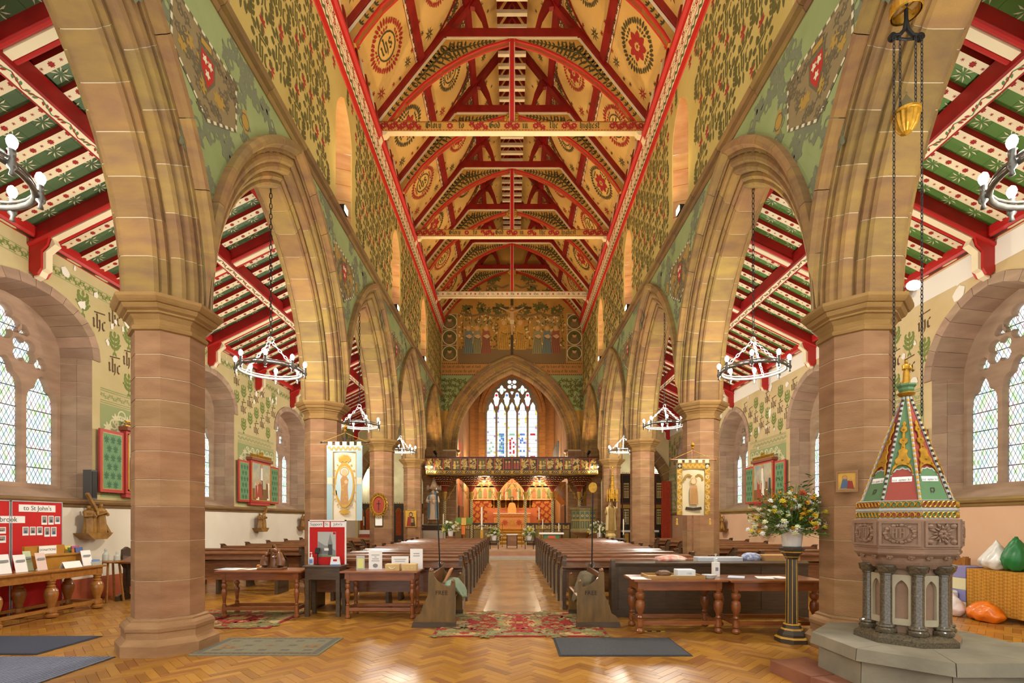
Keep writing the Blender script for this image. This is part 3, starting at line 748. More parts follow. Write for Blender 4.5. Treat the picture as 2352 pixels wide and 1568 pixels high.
# ================================================================== nave roof
CSL, SSL = .625, .7806
def hR(x): return 12.0+1.248*(3.55-abs(x))
TY = [P0+HALF*k for k in range(-1, 9)]       # truss rows, those over the arch crowns carry tie beams
m_roofcream = M('roof_cream', '#d8b56c', .65, col2='#cda75a', scale=1.2)
m_roofred = M('roof_red', '#8c0f0c', .5, col2='#760b08', scale=4)
m_ochre = M('roof_ochre', '#c79a45', .65, var=.15, scale=4)
m_stencil = M('stencil_dark', '#46401c', .8); m_stenred = M('stencil_red', '#9b2018', .8)
ceil = struct(link('ceiling_nave', None), 'steep boarded nave roof painted cream, red and gold')
PVS = [(.02, 1.93), (2.04, 3.83), (3.95, 5.75)]
pal = [m_stencil, m_stenred, m_roofcream, m_roofred, m_ochre, m_cream]
wr = [m_wreath(0), m_wreath(1)]; rose = m_rose(1, 2); ihs = m_ihs(0); suns = [m_sun(0), m_sun(1)]; asts = [m_ast(0), m_ast(1)]; scr = m_scroll(0)
def slope_art(sd, y, v0=0.): 
    x0 = 3.62
    return Art((sd*x0, y, hR(x0)+.2), (0, 1, 0), (-sd*CSL, 0, SSL), (-sd*SSL, 0, -CSL), pal, .012)
for sd in (-1, 1):
    for i in range(len(TY)-1):
        y0, y1 = TY[i], TY[i+1]
        if y1 < 8: continue
        L = y1-y0
        for k, (v0, v1) in enumerate(PVS):
            O = Vector((sd*3.62, y0, hR(3.62)+.2)); S = Vector((-sd*CSL, 0, SSL)); Y = Vector((0, 1, 0)); n = Vector((sd*SSL, 0, CSL))
            a, b = O+S*v0+Y*.1, O+S*v0+Y*(L-.1); c, d = O+S*v1+Y*(L-.1), O+S*v1+Y*.1
            V = [a, b, c, d]+[p+n*.05 for p in (a, b, c, d)]
            p = link('ceiling_panel', newmesh('ceiling_panel', V, [[0, 1, 2, 3], [7, 6, 5, 4], [0, 4, 5, 1], [1, 5, 6, 2], [2, 6, 7, 3], [3, 7, 4, 0]], m_roofcream), ceil)
            A = slope_art(sd, y0); q = (i+k+(sd > 0)) % 2
            um, vm = L/2, (v0+v1)/2
            if k < 2:
                R = .60 if k == 0 else .5
                A.motif(wr[q] if k == 0 else wr[1-q], um, vm, R); A.motif(rose if q == 0 else ihs, um, vm, R*1.12, rot=PI/2, flip=sd > 0)
                for e in (-1, 1):
                    A.motif(suns[(i+k) % 2], um+e*.82, vm-.55, .17); A.motif(suns[(i+k+1) % 2], um+e*.85, vm+.52, .15)
                    for du, dv in ((.62, -.78), (.95, -.1), (.72, .74), (.35, .8), (.3, -.82), (1.0, .15)):
                        A.motif(asts[random.random() < .5], um+e*du, vm+dv, .055)
                if k == 1:
                    # curved wind braces with scrolled spandrels
                    for e in (-1, 1):
                        arc = [(um+e*(1.1-.95*(1-math.cos(t))), v0+(v1-v0)*math.sin(t)) for t in np.linspace(0, PI/2, 10)]
                        for (a1, b1), (a2, b2) in zip(arc, arc[1:]):
                            A.poly([(a1, b1), (a2, b2), (a2+e*.07, b2), (a1+e*.07, b1)], 3, 2)
                        for (a1, b1) in arc[3:]:
                            A.motif(scr, a1+e*.09, b1-.08, min(.35, max(.05, abs(um+e*1.1-a1)))*.9, 0 if e > 0 else PI, lay=1)
            else:
                for e in (-.75, .0, .75):
                    A.motif(suns[0], um+e, v0+.45, .14); A.motif(asts[0], um+e+.35, v0+.75, .05)
            # running border beside the purlin
            if k < 2:
                A.rect(.1, L-.1, v1-.17, v1-.03, 5); A.rect(.1, L-.1, v1-.185, v1-.17, 1, 1)
                for j in range(9): A.motif(m_scroll(0, w=.2), .12+j*.24, v1-.1, .24, lay=1, sy=.42)
            A.build('painted_decoration', p)
    # purlins, wall plate and cresting along the whole roof
    for x in (2.38, 1.19):
        c = Vector((sd*x, 0, hR(x)+.12)); R = Matrix(((SSL, 0, -sd*CSL), (0, 1, 0), (sd*CSL, 0, SSL)))
        pb = MB(); pb.cbox((c.x, (TY[0]+EY)/2, c.z), (.2, EY-TY[0], .1), Matrix.Rotation(sd*math.atan2(SSL, CSL), 3, 'Y')); pb.build('purlin', m_roofred, ceil)
    pr = [(3.63, 10.97), (3.60, 10.99), (3.56, 11.10), (3.50, 11.42), (3.46, 11.56), (3.40, 11.60), (3.40, 11.68), (3.48, 11.72), (3.63, 11.72)]
    cn = MB().prism([(sd*x, z) for x, z in pr], TY[0], EY).build('cornice', m_redbright, ceil)
    A = Art((sd*3.56, TY[1], 11.10), (0, 1, 0), (-sd*.184, 0, .983), (-sd*.983, 0, -.184), [m_cream, M('cornice_green', '#5a5f3a', .7), m_stenred, m_roofred], .006)
    zz = 0; Lw = EY-TY[1]; n = int(Lw/.2)
    A.rect(0, Lw, .0, .44, 0); A.rect(0, Lw, .14, .155, 2, 1); A.rect(0, Lw, .42, .44, 3, 1)
    for j in range(n):
        u = j*.2
        A.poly([(u, .01), (u+.1, .06), (u+.2, .01), (u+.2, .06), (u+.1, .13), (u, .06)], 1, 1)
        A.motif(m_scroll(2, w=.12) if j % 2 else m_star(2), u+(0 if j % 2 else .1), .285, .2 if j % 2 else .09, lay=1)
    A.build('painted_band', cn)
    # zone between the cornice and the rafter feet: dark boards with slanting cream-edged ashlars
    bk = MB(); bk.quad((sd*3.58, TY[0], 11.7), (sd*3.58, EY, 11.7), (sd*3.63, EY, 12.3), (sd*3.63, TY[0], 12.3)); bk.build('ashlar_board', m_roofred, ceil)
    for j in range(int(Lw/.403)):
        y = TY[1]+j*.403
        MB().prism([(sd*3.42, 11.72), (sd*3.5, 11.72), (sd*3.6, 12.2), (sd*3.5, 12.2)], y, y+.13, 'y').build('ashlar_post', m_roofred if j % 2 else m_cream, ceil)
# ridge board and the small paired rafters with their collars
MB().box(-.06, .06, TY[0], EY, 16.45, 16.7).build('ridge_piece', m_roofred, ceil)
sc_me = MB().box(-.42, .42, -.05, .05, 15.46, 15.56).mesh('upper_collar', m_cream)
ur = MB()
for sd in (-1, 1): ur.prism([(sd*.42, 15.56), (sd*.42, 15.75), (0, 16.4), (0, 16.2)], -.045, .045, 'y')
ur_me = ur.mesh('upper_rafters', m_roofred)
y = TY[1]+.2
while y < EY-.1:
    c = link('upper_collar', sc_me, ceil, (0, y, 0)); link('upper_rafters', ur_me, c); y += .403
# ---- trusses
INTR = [(3.36, 11.74), (3.22, 11.96), (2.8, 12.5), (2.32, 12.95), (1.8, 13.35), (1.29, 13.65), (.7, 13.92), (.06, 14.10)]
def truss(y, tie, text=None, label=''):
    t = thing('roof_truss', label, 'roof truss', 'nave roof trusses', (0, y, 0))
    for sd in (-1, 1):
        MB().prism([(sd*3.62, hR(3.62)), (sd*3.62, hR(3.62)+.24), (0, hR(0)+.24), (0, hR(0))], -.11, .11, 'y').build('principal_rafter', m_roofred, t)
        ex = [(3.58, 11.74), (3.55, 11.99), (1.787, 14.19), (.06, 14.19)]
        br = MB().prism([(sd*a, b) for a, b in INTR+ex[::-1]], -.05, .05, 'y').build('arch_brace', m_ochre, t)
        eb = MB(); ec = MB()
        for (a, b), (c, d) in zip(INTR, INTR[1:]):
            nx, nz = (b-d), -(a-c)
            l = math.hypot(nx, nz); nx, nz = nx/l*-1, nz/l*-1
            if nz < 0: nx, nz = -nx, -nz
            eb.prism([(sd*a, b), (sd*c, d), (sd*(c+nx*.045), d+nz*.045), (sd*(a+nx*.045), b+nz*.045)], -.09, .09, 'y')
            ec.prism([(sd*(a+nx*.045), b+nz*.045), (sd*(c+nx*.045), d+nz*.045), (sd*(c+nx*.065), d+nz*.065), (sd*(a+nx*.065), b+nz*.065)], -.07, .07, 'y')
        eb.build('red_edge_roll', m_redbright, br); ec.build('cream_fillet', m_cream, br)
        A = Art((0, -.05, 0), (sd, 0, 0), (0, 0, 1), (0, -1, 0), [m_stencil, m_cream, m_stenred], .006)
        for (a, b), (c, d) in zip(ex[1:], ex[2:]):       # cream line under rafter and collar
            l = math.hypot(c-a, d-b); A.poly([(a, b), (c, d), (c-(.0 if d > 14 and b > 14 else .05), d-.05), (a-(.05 if b < 14 else .0), b-.05)], 1, 1)
        for k in range(1, 30):                             # leafy scroll following the brace
            f = k/30; x = 3.36*(1-f)+.18*f
            zi = np.interp(-x, [-p[0] for p in INTR], [p[1] for p in INTR])+.085; zo = min(hR(x), 14.2)-.06; th = zo-zi
            if th < .05: continue
            z = zi+th*.5; tang = 2.35 if x > 1.7 else 3.0
            if th > .36:
                for g in range(3): A.poly(leaf(x, z, tang+(g-1)*1.25, th*.46, .055), 0)
                A.motif(ring(0, 0, .5, .16, 0, 8), x+.02, z+(.1 if k % 2 else -.1), min(.2, th*.32))
                A.poly(leaf(x+.02, z-.05, tang-2.2, th*.35, .05), 0)
            else:
                for g in (-1, 1): A.poly(leaf(x, z, tang+g*.85, min(.13, th*.75), .045), 0)
                A.poly(leaf(x, z, tang, min(.12, th), .035), 0)
            A.poly(seg((x+.06, np.interp(-(x+.06), [-p[0] for p in INTR], [p[1] for p in INTR])+.085), (x-.06, np.interp(-(x-.06), [-p[0] for p in INTR], [p[1] for p in INTR])+.085), .014), 0)
        A.build('painted_scroll', br)
        s = MB(); 
        s.prism([(sd*a, b) for a, b in ((.6, 14.41), (.72, 14.41), (.80, 14.7), (.98, 15.0), (1.1, 15.02), (.96, 15.25), (.86, 15.2), (.70, 14.8))], -.06, .06, 'y'); s.build('curved_strut', m_roofred, t)
    MB().box(-1.95, 1.95, -.1, .1, 14.2, 14.41).build('collar_beam', m_roofred, t)
    MB().box(-1.72, 1.72, -.08, .08, 14.165, 14.2).build('collar_fillet', m_cream, t)
    if tie:
        k = MB(); k.box(-.055, .055, -.07, .07, 11.93, 14.17); kp = k.build('king_post', m_redbright, t)
        MB().box(-.075, -.055, -.05, .05, 11.93, 14.1).box(.055, .075, -.05, .05, 11.93, 14.1).build('cream_fillet', m_cream, kp)
        tb = MB().bbox(-3.6, 3.6, -.11, .07, 11.71, 11.965, .012).build('tie_beam', m_ochre if text[0] == 'G' else m_cream, t)
        A = Art((0, -.11, 11.71), (1, 0, 0), (0, 0, 1), (0, -1, 0), [m_stencil, m_stenred, m_cream, m_roofred], .006)
        for k in range(90): u = -3.58+k*.0796; A.poly([(u, -.002), (u+.0796, -.002), (u+.04, .022)], 1, 1)
        A.rect(-3.6, 3.6, .222, .235, 3)
        if text[0] == 'G':
            pos = [('Glory', -2.05), ('to', -1.32), ('God', -.45), ('in', .35), ('the', 1.1), ('highest :', 2.1)]
            cov = []
            for wd_, cx in pos:
                o, w = black(wd_, 0, .22); s = .13; A.motif([([((x-w/2), y) for x, y in p], c) for p, c in o], cx, .055, s, lay=2); cov.append((cx-w*s/2-.06, cx+w*s/2+.06))
            u = -3.5; j = 0
            while u < 3.5:
                if not any(a < u+.08 and u-.08 < b for a, b in cov):
                    A.motif(m_rose(1, 2) if j % 2 else m_scroll(1, w=.24), u-(0 if j % 2 else .11), .12, .19 if j % 2 else .22, lay=1)
                u += .125; j += 1
        else:
            ws = text.split(); u = -3.45
            tot = sum(black(w_, 0)[1] for w_ in ws); s = .076; sp = (6.9-tot*s)/(len(ws)-1)
            for w_ in ws:
                o, w = black(w_, 0); A.motif(o, u, .08, s, lay=1, cmap={0: 1 if w_ == 'O' else 0}); u += w*s
                if w_ != ws[-1]: A.motif(m_rose(1, 2), u+sp/2, .12, .1, lay=1)
                u += sp
        A.build('painted_lettering', tb)
        MB().box(-3.5, 3.5, -.10, .06, 11.695, 11.712).build('cream_soffit', m_cream, tb)
        for sd in (-1, 1): MB().prism([(sd*3.6, 11.71), (sd*3.25, 11.71), (sd*3.32, 11.62), (sd*3.42, 11.6), (sd*3.48, 11.45), (sd*3.6, 11.4)], -.09, .09, 'y').build('bracket', m_cream, tb)
    if not tie:
        b = MB()
        for g in range(10):
            a = 2*PI*g/10; rr = .26 if g % 2 else .2
            b.ball((math.cos(a)*rr*.7, -.07, 14.02+math.sin(a)*rr*.5), .085, 6, 4)
        b.ball((0, -.1, 14.02), .13, 8, 5); b.build('carved_boss', m_gold, t)
    return t
tl = {3: 'nave roof truss with a carved gilt boss, nearest to the camera', 4: 'nearest nave roof truss with a tie beam lettered Glory to God', 5: 'bossed nave roof truss behind the nearest lettered beam', 6: 'second nave roof truss with a Glory to God tie beam',
      7: 'bossed nave roof truss behind the second lettered beam', 8: 'nave roof truss whose tie beam reads We adore Thee', 9: 'last roof truss set against the painted east wall'}
for i, y in enumerate(TY):
    if i < 3: continue
    if i == 9: y = EY-.15
    truss(y, i % 2 == 0, 'We adore Thee O Christ for by Thy Cross Thou hast redeemed the world' if i == 8 else 'Glory', tl[i])
# ================================================================== aisle roofs
AZ0, ASL = 6.18, .49; AC, AS = math.cos(math.atan(ASL)), math.sin(math.atan(ASL)); ALEN = (AX-4.5)/AC
m_rafred = M('rafter_red', '#a3150f', .5, col2='#84100c', scale=3); m_cream2 = M('rafter_cream', '#e8d8b2', .6)
m_starp = M('star_paint', '#d9d2ad', .7); m_leafg = M('leaf_green', '#4d7a4a', .7)
m_greens = {-1: M('ceiling_green_left', '#59754c', .6, col2='#4b6440', scale=1.5), 1: M('ceiling_green_right', '#5f8a3e', .6, col2='#547a36', scale=1.5)}
star = m_star(0)
def m_flower(c):
    return [(disc(.5*math.cos(a), .5*math.sin(a), .32, 6), c) for a in np.arange(4)*PI/2+PI/4]+[(leaf(0, 0, a, 1., .3), c) for a in np.arange(4)*PI/2]+[(disc(0, 0, .2, 6), c)]
flo = m_flower(0); ast0 = m_ast(0)
for sd, sname in ((-1, 'left'), (1, 'right')):
    cz = struct(link(f'ceiling_aisle_{sname}', None), f'green boarded lean-to roof of the {sname} aisle with red rafters')
    def sl(v, dn=0.): # point on the slope v metres up from the wall, dn below the boards
        return (sd*(AX-v*AC-dn*AS*0), AZ0+.14+v*AS-dn/AC)
    nb = 18; bw = ALEN/nb
    for k in range(nb):
        a, b = sl(k*bw+.003), sl((k+1)*bw-.003)
        MB().prism([a, b, (b[0], b[1]+.02), (a[0], a[1]+.02)], 0, EY, 'y').build('ceiling_board', m_greens[sd], cz)
    bk = MB(); a, b = sl(-.3, -.03), sl(ALEN+.2, -.03); bk.quad((a[0], 0, a[1]), (b[0], 0, b[1]), (b[0], EY, b[1]), (a[0], EY, a[1])); bk.build('board_backing', m_dark, cz)
    ry = [P0+BAY*-1+BAY/12*k for k in range(0, 66)]
    A0, B0 = sl(0), sl(ALEN); A1, B1 = sl(0, .085), sl(ALEN, .085)
    rme = MB().prism([A0, B0, B1, A1], -.065, .065, 'y').mesh('rafter', m_rafred)
    # painted under face of a common rafter, shared by all
    A = Art((A1[0], 0, A1[1]), (0, 1, 0), (-sd*AC, 0, AS), (-sd*AS*0, 0, -1), [m_stenred, m_cream2], .002)
    A.rect(-.065, .065, 0, ALEN, 1); v = .15; j = 0
    while v < ALEN: A.motif(flo if j % 2 == 0 else ast0, 0, v, .05 if j % 2 == 0 else .022, lay=1); v += .14; j += 1
    ra = A.build('tmp'); rart = ra.data; bpy.data.objects.remove(ra)
    PA, PB = sl(0, .24), sl(ALEN, .24)
    pme = MB().prism([A0, B0, PB, PA], -.1, .1, 'y').mesh('principal_rafter', m_rafred)
    roll = MB(); 
    for yy, cc_ in ((-.1, 0), (.1, 0)): roll.tube([(PA[0], yy, PA[1]), (PB[0], yy, PB[1])], .035, 8)
    rollme = roll.mesh('edge_roll', m_redbright)
    cf = MB(); Q0, Q1 = sl(0, .275), sl(ALEN, .275); cf.prism([PA, PB, Q1, Q0], -.055, .055, 'y'); cfme = cf.mesh('cream_fillet', m_cream2)
    kx = AX
    kn = MB().prism([(sd*kx, AZ0+.1), (sd*(kx-.35), AZ0+.1), (sd*(kx-.3), AZ0-.12), (sd*(kx-.2), AZ0-.22), (sd*(kx-.2), AZ0-.5), (sd*(kx-.14), AZ0-.6), (sd*(kx-.06), AZ0-.62), (sd*kx, AZ0-.55)], -.1, .1, 'y')
    knme = kn.mesh('wall_bracket', m_redbright)
    kc = MB().prism([(sd*(kx-.35), AZ0+.0), (sd*(kx-.30), AZ0-.14), (sd*(kx-.2), AZ0-.24), (sd*(kx-.2), AZ0-.5), (sd*(kx-.14), AZ0-.62), (sd*(kx-.05), AZ0-.66), (sd*(kx-.05), AZ0-.62), (sd*(kx-.16), AZ0-.55), (sd*(kx-.25), AZ0-.5), (sd*(kx-.25), AZ0-.22), (sd*(kx-.4), AZ0-.1)][::-1], -.06, .06, 'y').mesh('cream_edge', m_cream2)
    S = Art((sl(0)[0], 0, sl(0)[1]), (0, 1, 0), (-sd*AC, 0, AS), (0, 0, -1), [m_starp], .006)
    for i, y in enumerate(ry):
        if y > EY-.1 or y < 1.5: continue
        if i % 6 == 0:
            p = link('principal_rafter', pme, cz, (0, y, 0)); link('edge_roll', rollme, p); link('cream_fillet', cfme, p)
            k = link('wall_bracket', knme, p); link('cream_edge', kc, p)
        else:
            p = link('rafter', rme, cz, (0, y, 0)); link('painted_underside', rart, p)
        for j in range(8):
            v = .25+j*.46+(.23 if i % 2 else 0)
            if v < ALEN-.1: S.motif(star, y+BAY/24, v, .125)
    S.build('painted_stars', cz)
    # purlin
    vp = (AX-6.06)/AC; c0, c1 = sl(vp-.09, .1), sl(vp+.09, .1); d0, d1 = sl(vp-.09, .33), sl(vp+.09, .33)
    pu = MB().prism([c0, c1, d1, d0], 0, EY, 'y').build('purlin', m_rafred, cz)
    A = Art(((d0[0]+d1[0])/2, 0, (d0[1]+d1[1])/2), (0, 1, 0), (-sd*AC, 0, AS), (0, 0, -1), [m_leafg, m_cream2, m_stenred], .008)
    A.rect(1.5, EY, -.06, .06, 1)
    sg, sr = m_scroll(0, w=.16), m_scroll(2, w=.16)
    y = 2.; j = 0
    while y < EY-.3:
        for g in range(3):
            A.poly(leaf(y+.02+g*.05, (-.035 if j % 2 else .035), (.9 if j % 2 else -.9), .07, .035), 0 if j % 4 < 2 else 2, 1)
        A.poly(seg((y, -.04 if j % 2 else .04), (y+.2, .04 if j % 2 else -.04), .014), 2 if j % 4 < 2 else 0, 1); y += .2; j += 1
    A.build('painted_scroll', pu)
    # wall plate and ridge plate
    wp = MB().prism([(sd*AX, AZ0-.02), (sd*(AX-.12), AZ0-.02), (sd*(AX-.14), AZ0+.02), (sd*(AX-.14), AZ0+.16), (sd*AX, AZ0+.2)], 0, EY, 'y').build('wall_plate', m_redbright, cz)
    W = Art((sd*(AX-.12), 0, AZ0-.02), (0, 1, 0), (sd, 0, 0), (0, 0, -1), [m_cream2, m_dark], .003)
    y = 2.
    while y < EY: W.poly([(y, .02), (y+.22, .02), (y+.26, .05), (y+.22, .08), (y, .08), (y-.04, .05)], 0 if int(y/.3) % 2 else 1); y += .3
    W.build('painted_blocks', wp)
    MB().prism([(sd*4.52, 7.35), (sd*4.66, 7.37), (sd*4.66, 7.8), (sd*4.52, 7.9)], 0, EY, 'y').build('top_plate', m_rafred, cz)
# ================================================================== stencilled nave walls
def m_ihc_block(c):
    o, w = black('ihc', c, .26); s = .22
    o = [([((x-w/2)*s, (y-.55)*s) for x, y in p], q) for p, q in o]
    o.append((seg((-.1, .16), (.12, .2), .03), c))
    for e in (-1, 1):
        for a, x, y, L in ((1.2, .1, .22, .15), (.5, .16, .18, .13), (-.2, .2, .08, .12), (-.9, .2, -.06, .13), (-1.4, .12, -.14, .16), (-.4, .17, -.14, .1)):
            ang = a if e > 0 else PI-a
            o.append((leaf(e*x, y, ang, L*1.1, .11), c))
    o.append((leaf(0, .22, PI/2, .22, .1), c)); o.append((leaf(0, -.18, -PI/2, .2, .07), c)); o.append((seg((-.12, .24), (.12, .24), .03), c))
    return o
def m_spray(c):
    o = [(seg((0, -.3), (0, .2), .025), c)]
    for k, y in enumerate((-.2, -.08, .04, .14)):
        for e in (-1, 1): o.append((leaf(0, y, (.9 if e > 0 else PI-.9), .18-.02*k, .085), c))
    o.append((leaf(0, .18, PI/2, .16, .07), c)); return o
def m_redflower(c):
    o = [(leaf(0, 0, PI/2+a, .17-abs(a)*.03, .06), c) for a in (-1.3, -.65, 0, .65, 1.3)]
    o += [(leaf(0, -.02, -PI/2+a, .14, .045), c) for a in (-.6, 0, .6)]
    return o
blk, spr_, rfl = m_ihc_block(0), m_spray(0), m_redflower(1)
wallobj = {o.name: o for o in bpy.data.objects if o.name.startswith('wall_')}
for sd, sname in ((-1, 'left'), (1, 'right')):
    A = Art((sd*NX, 0, 0), (0, 1, 0), (0, 0, 1), (-sd, 0, 0), [M('stencil_olive', '#5a5420', .85), M('stencil_crimson', '#9a2b20', .85)], .003)
    def clear(y, z, m=.2):
        for n in range(5):
            d = abs(y-PY[n])
            if d < CW+m and z < CSP+CRISE+.25-d*.6: return False
        return True
    i = 0; y = 4.9
    while y < EY-.1:
        z = STR+.42+(i % 2)*.42
        while z < CLER-.05:
            if clear(y, z): A.motif(blk, y, z, .98, flip=sd > 0)
            if clear(y+.3, z+.02, .12): A.motif(spr_ if (i+int(z)) % 3 else rfl, y+.29, z+.0, .75)
            if clear(y+.02, z+.42, .12): A.motif(rfl, y+.01, z+.43, .8)
            z += .84
        y += .58; i += 1
    A.build('stencil_pattern', wallobj[f'wall_nave_{sname}'])
    # spandrels: scrollwork and a heraldic panel over every pier
    P = [M('spandrel_scroll', '#747a5f', .85), M('panel_umber', '#8a7a54', .85), M('panel_gold', '#a98a3c', .8), M('checker_cream', '#d9d3b4', .8), M('shield_red', '#b02c1c', .75), M('panel_line', '#675e44', .85)]
    A = Art((sd*NX, 0, 0), (0, 1, 0), (0, 0, 1), (-sd, 0, 0), P, .003)
    sc0 = m_scroll(0, w=.22); sc1 = m_scroll(5, w=.12)
    fl2 = [(leaf(0, 0, a, .1, .06), 2) for a in np.arange(6)*PI/3]
    rng = random.Random(11)
    for n in range(1, 6):
        y0 = PY[n]
        dys = np.arange(-2.3, 2.31, .2)
        for a in dys:
            d = abs(a); lo = arch_out(HALF-d if d < HALF else 0, RI+.66)+.1; z = lo
            j = 0
            while z < STR-.3:
                if not (d < .66 and z > 6.1+(.3 if d > .3 else 0)) and rng.random() < .5:
                    A.motif(sc0, y0+a-.2, z+.1, .42, rng.choice((0, PI/2, -PI/2, PI/4, -PI/4)))
                z += .2; j += 1
        if y0+.7 > EY: continue
        pent = [(y0-.62, 7.2), (y0+.62, 7.2), (y0+.62, 6.6), (y0, 6.24), (y0-.62, 6.6)]
        A.poly(pent[::-1], 1, 1)
        for p, q in zip(pent, pent[1:]+pent[:1]):
            L = math.dist(p, q); k = int(L/.07)
            for g in range(k):
                f0, f1 = g/k, (g+1)/k
                A.poly(seg((p[0]+(q[0]-p[0])*f0, p[1]+(q[1]-p[1])*f0), (p[0]+(q[0]-p[0])*f1, p[1]+(q[1]-p[1])*f1), .035), 3 if g % 2 else 5, 2)
        for g in range(46):
            u, v = rng.uniform(-.54, .54), rng.uniform(6.38, 7.12)
            if v < 6.36+abs(u)*.55: continue
            A.motif(fl2 if g % 3 == 0 else sc1, y0+u, v, .9 if g % 3 == 0 else .2, rng.uniform(0, 6), lay=2)
        sh = [(y0-.12, 7.0), (y0+.12, 7.0), (y0+.12, 6.8), (y0, 6.62), (y0-.12, 6.8)]
        A.poly([(y0+(a-y0)*1.3, 6.83+(b-6.83)*1.25) for a, b in sh], 5, 3); A.poly(sh, 4, 4)
        for u, v in ((-.05, 6.92), (.05, 6.92), (0, 6.78)): A.motif([(leaf(0, 0, a, .055, .035), 3) for a in np.arange(5)*2*PI/5], y0+u, v, 1., lay=5)
        A.motif([(seg((-.1, 0), (.1, .03), .07), 2)], y0-.02, 7.09, 1., lay=3)
        for u in (-.85, .85):
            A.motif([(disc(0, 0, .1, 8, .16), 2)]+ring(0, 0, .11, .02, 5, 8), y0+u, 6.9, 1., lay=1)
    A.build('painted_scrollwork', wallobj[f'wall_nave_spandrel_{sname}'])
# ================================================================== stencilled aisle walls
def m_plant(c):
    o = [(seg((0, -.17), (0, .12), .02), c)]
    for k, y in enumerate((-.1, -.02, .06)):
        for e in (-1, 1):
            o.append((leaf(0, y-.02, (.75 if e > 0 else PI-.75), .16-.03*k, .055), c)); o.append((leaf(e*.07, y+.02, (1.3 if e > 0 else PI-1.3), .09, .05), c))
            o.append((disc(e*(.12-.025*k), y+.1, .02, 5), c))
    o += [(leaf(0, .1, PI/2, .1, .06), c), (leaf(0, -.15, -PI/2-.5, .08, .04), c), (leaf(0, -.15, -PI/2+.5, .08, .04), c)]
    return o
def m_ihc(c):
    o, w = black('ihc', c, .24); s = .17
    o = [([((x-w/2)*s, (y-.55)*s) for x, y in p], q) for p, q in o]
    return o+[(seg((-.11, .17), (.12, .2), .022), c)]
plant, ihc_ = m_plant(0), m_ihc(1)
for sd, sname in ((-1, 'left'), (1, 'right')):
    spr, rise = WIN[sd]
    A = Art((sd*AX, 0, 0), (0, 1, 0), (0, 0, 1), (-sd, 0, 0), [M('stencil_leaf', '#75843f', .85), M('stencil_brown', '#5e452b', .85), M('frieze_green', '#96a06c', .85), M('frieze_pale', '#d6cea2', .85), M('bare_plaster', '#d9b892' if sd > 0 else '#efe9da', .9)], .003)
    def free(y, z, m=.15):
        for c in WC:
            d = abs(y-c)
            if d < WA+.17+m and z < spr+max(0, rise+.3+m-(d/(WA+.17))**2*(rise+.15)): return False
        return True
    # frieze field and borders between windows
    top = 5.78
    for a, b in zip(WC, WC[1:]+[EY+1.3]):
        y0, y1 = a+WA+.19, b-WA-.19
        A.rect(y0, y1, RAIL+.12, 3.78, 2)
        for z in (3.8, 3.84, 4.03, 4.07): A.rect(y0, y1, z, z+.018, 2, 1)
        n = int((y1-y0)/.2)
        for k in range(n): A.motif(m_scroll(2, w=.14), y0+k*.2, 3.94, .2, sy=.6)
        rng = random.Random(int(a*7)); z = RAIL+.3
        r = 0
        while z < 3.6:
            y = y0+.18+(r % 2)*.2
            while y < y1-.1:
                A.motif([(leaf(0, 0, g, .12, .05), 3) for g in np.arange(7)*2*PI/7], y, z, 1., rng.random(), lay=1)
                A.motif(ring(0, 0, .11, .03, 3, 9), y+.15, z+.09, 1., lay=1); A.motif([(leaf(0, 0, g, .12, .04), 3) for g in (0, 1.2, 2.4)], y+.15, z+.08, 1., rng.random()*6, lay=2)
                y += .3
            z += .2; r += 1
    if sd < 0:
        A.rect(1, EY, top, top+.015, 2); A.rect(1, EY, top+.16, top+.175, 2)
        y = 3.
        while y < EY: A.motif(m_scroll(0, w=.14), y, top+.09, .2, sy=.7); y += .2
    j = 0; y = 5.2
    while y < EY-.1:
        z = 4.32+(.245 if j % 2 else 0); k = 0
        while z < (5.7 if sd < 0 else 5.5):
            if free(y, z): A.motif(plant if (k+j//2) % 2 else ihc_, y, z, 1.2 if (k+j//2) % 2 else 1.12, flip=(sd > 0))
            z += .49; k += 1
        y += .37; j += 1
    # flaked patches in the plaster
    rng = random.Random(23)
    for g in range(70):
        y, z = rng.uniform(7, 20), rng.uniform(3., 6.) if sd > 0 else rng.uniform(5.0, 6.1)
        if not free(y, z, .05): continue
        n = rng.randint(5, 9); r = rng.uniform(.02, .11) if sd < 0 else rng.uniform(.03, .16)
        A.poly([(y+r*rng.uniform(.4, 1)*math.cos(2*PI*i/n), z+r*rng.uniform(.5, 1.3)*math.sin(2*PI*i/n)) for i in range(n)], 4, 3)
    if sd > 0: A.rect(3, EY, 5.72, 6.12, 4, 3)
    A.build('stencil_pattern', wallobj[f'wall_{sname}'])
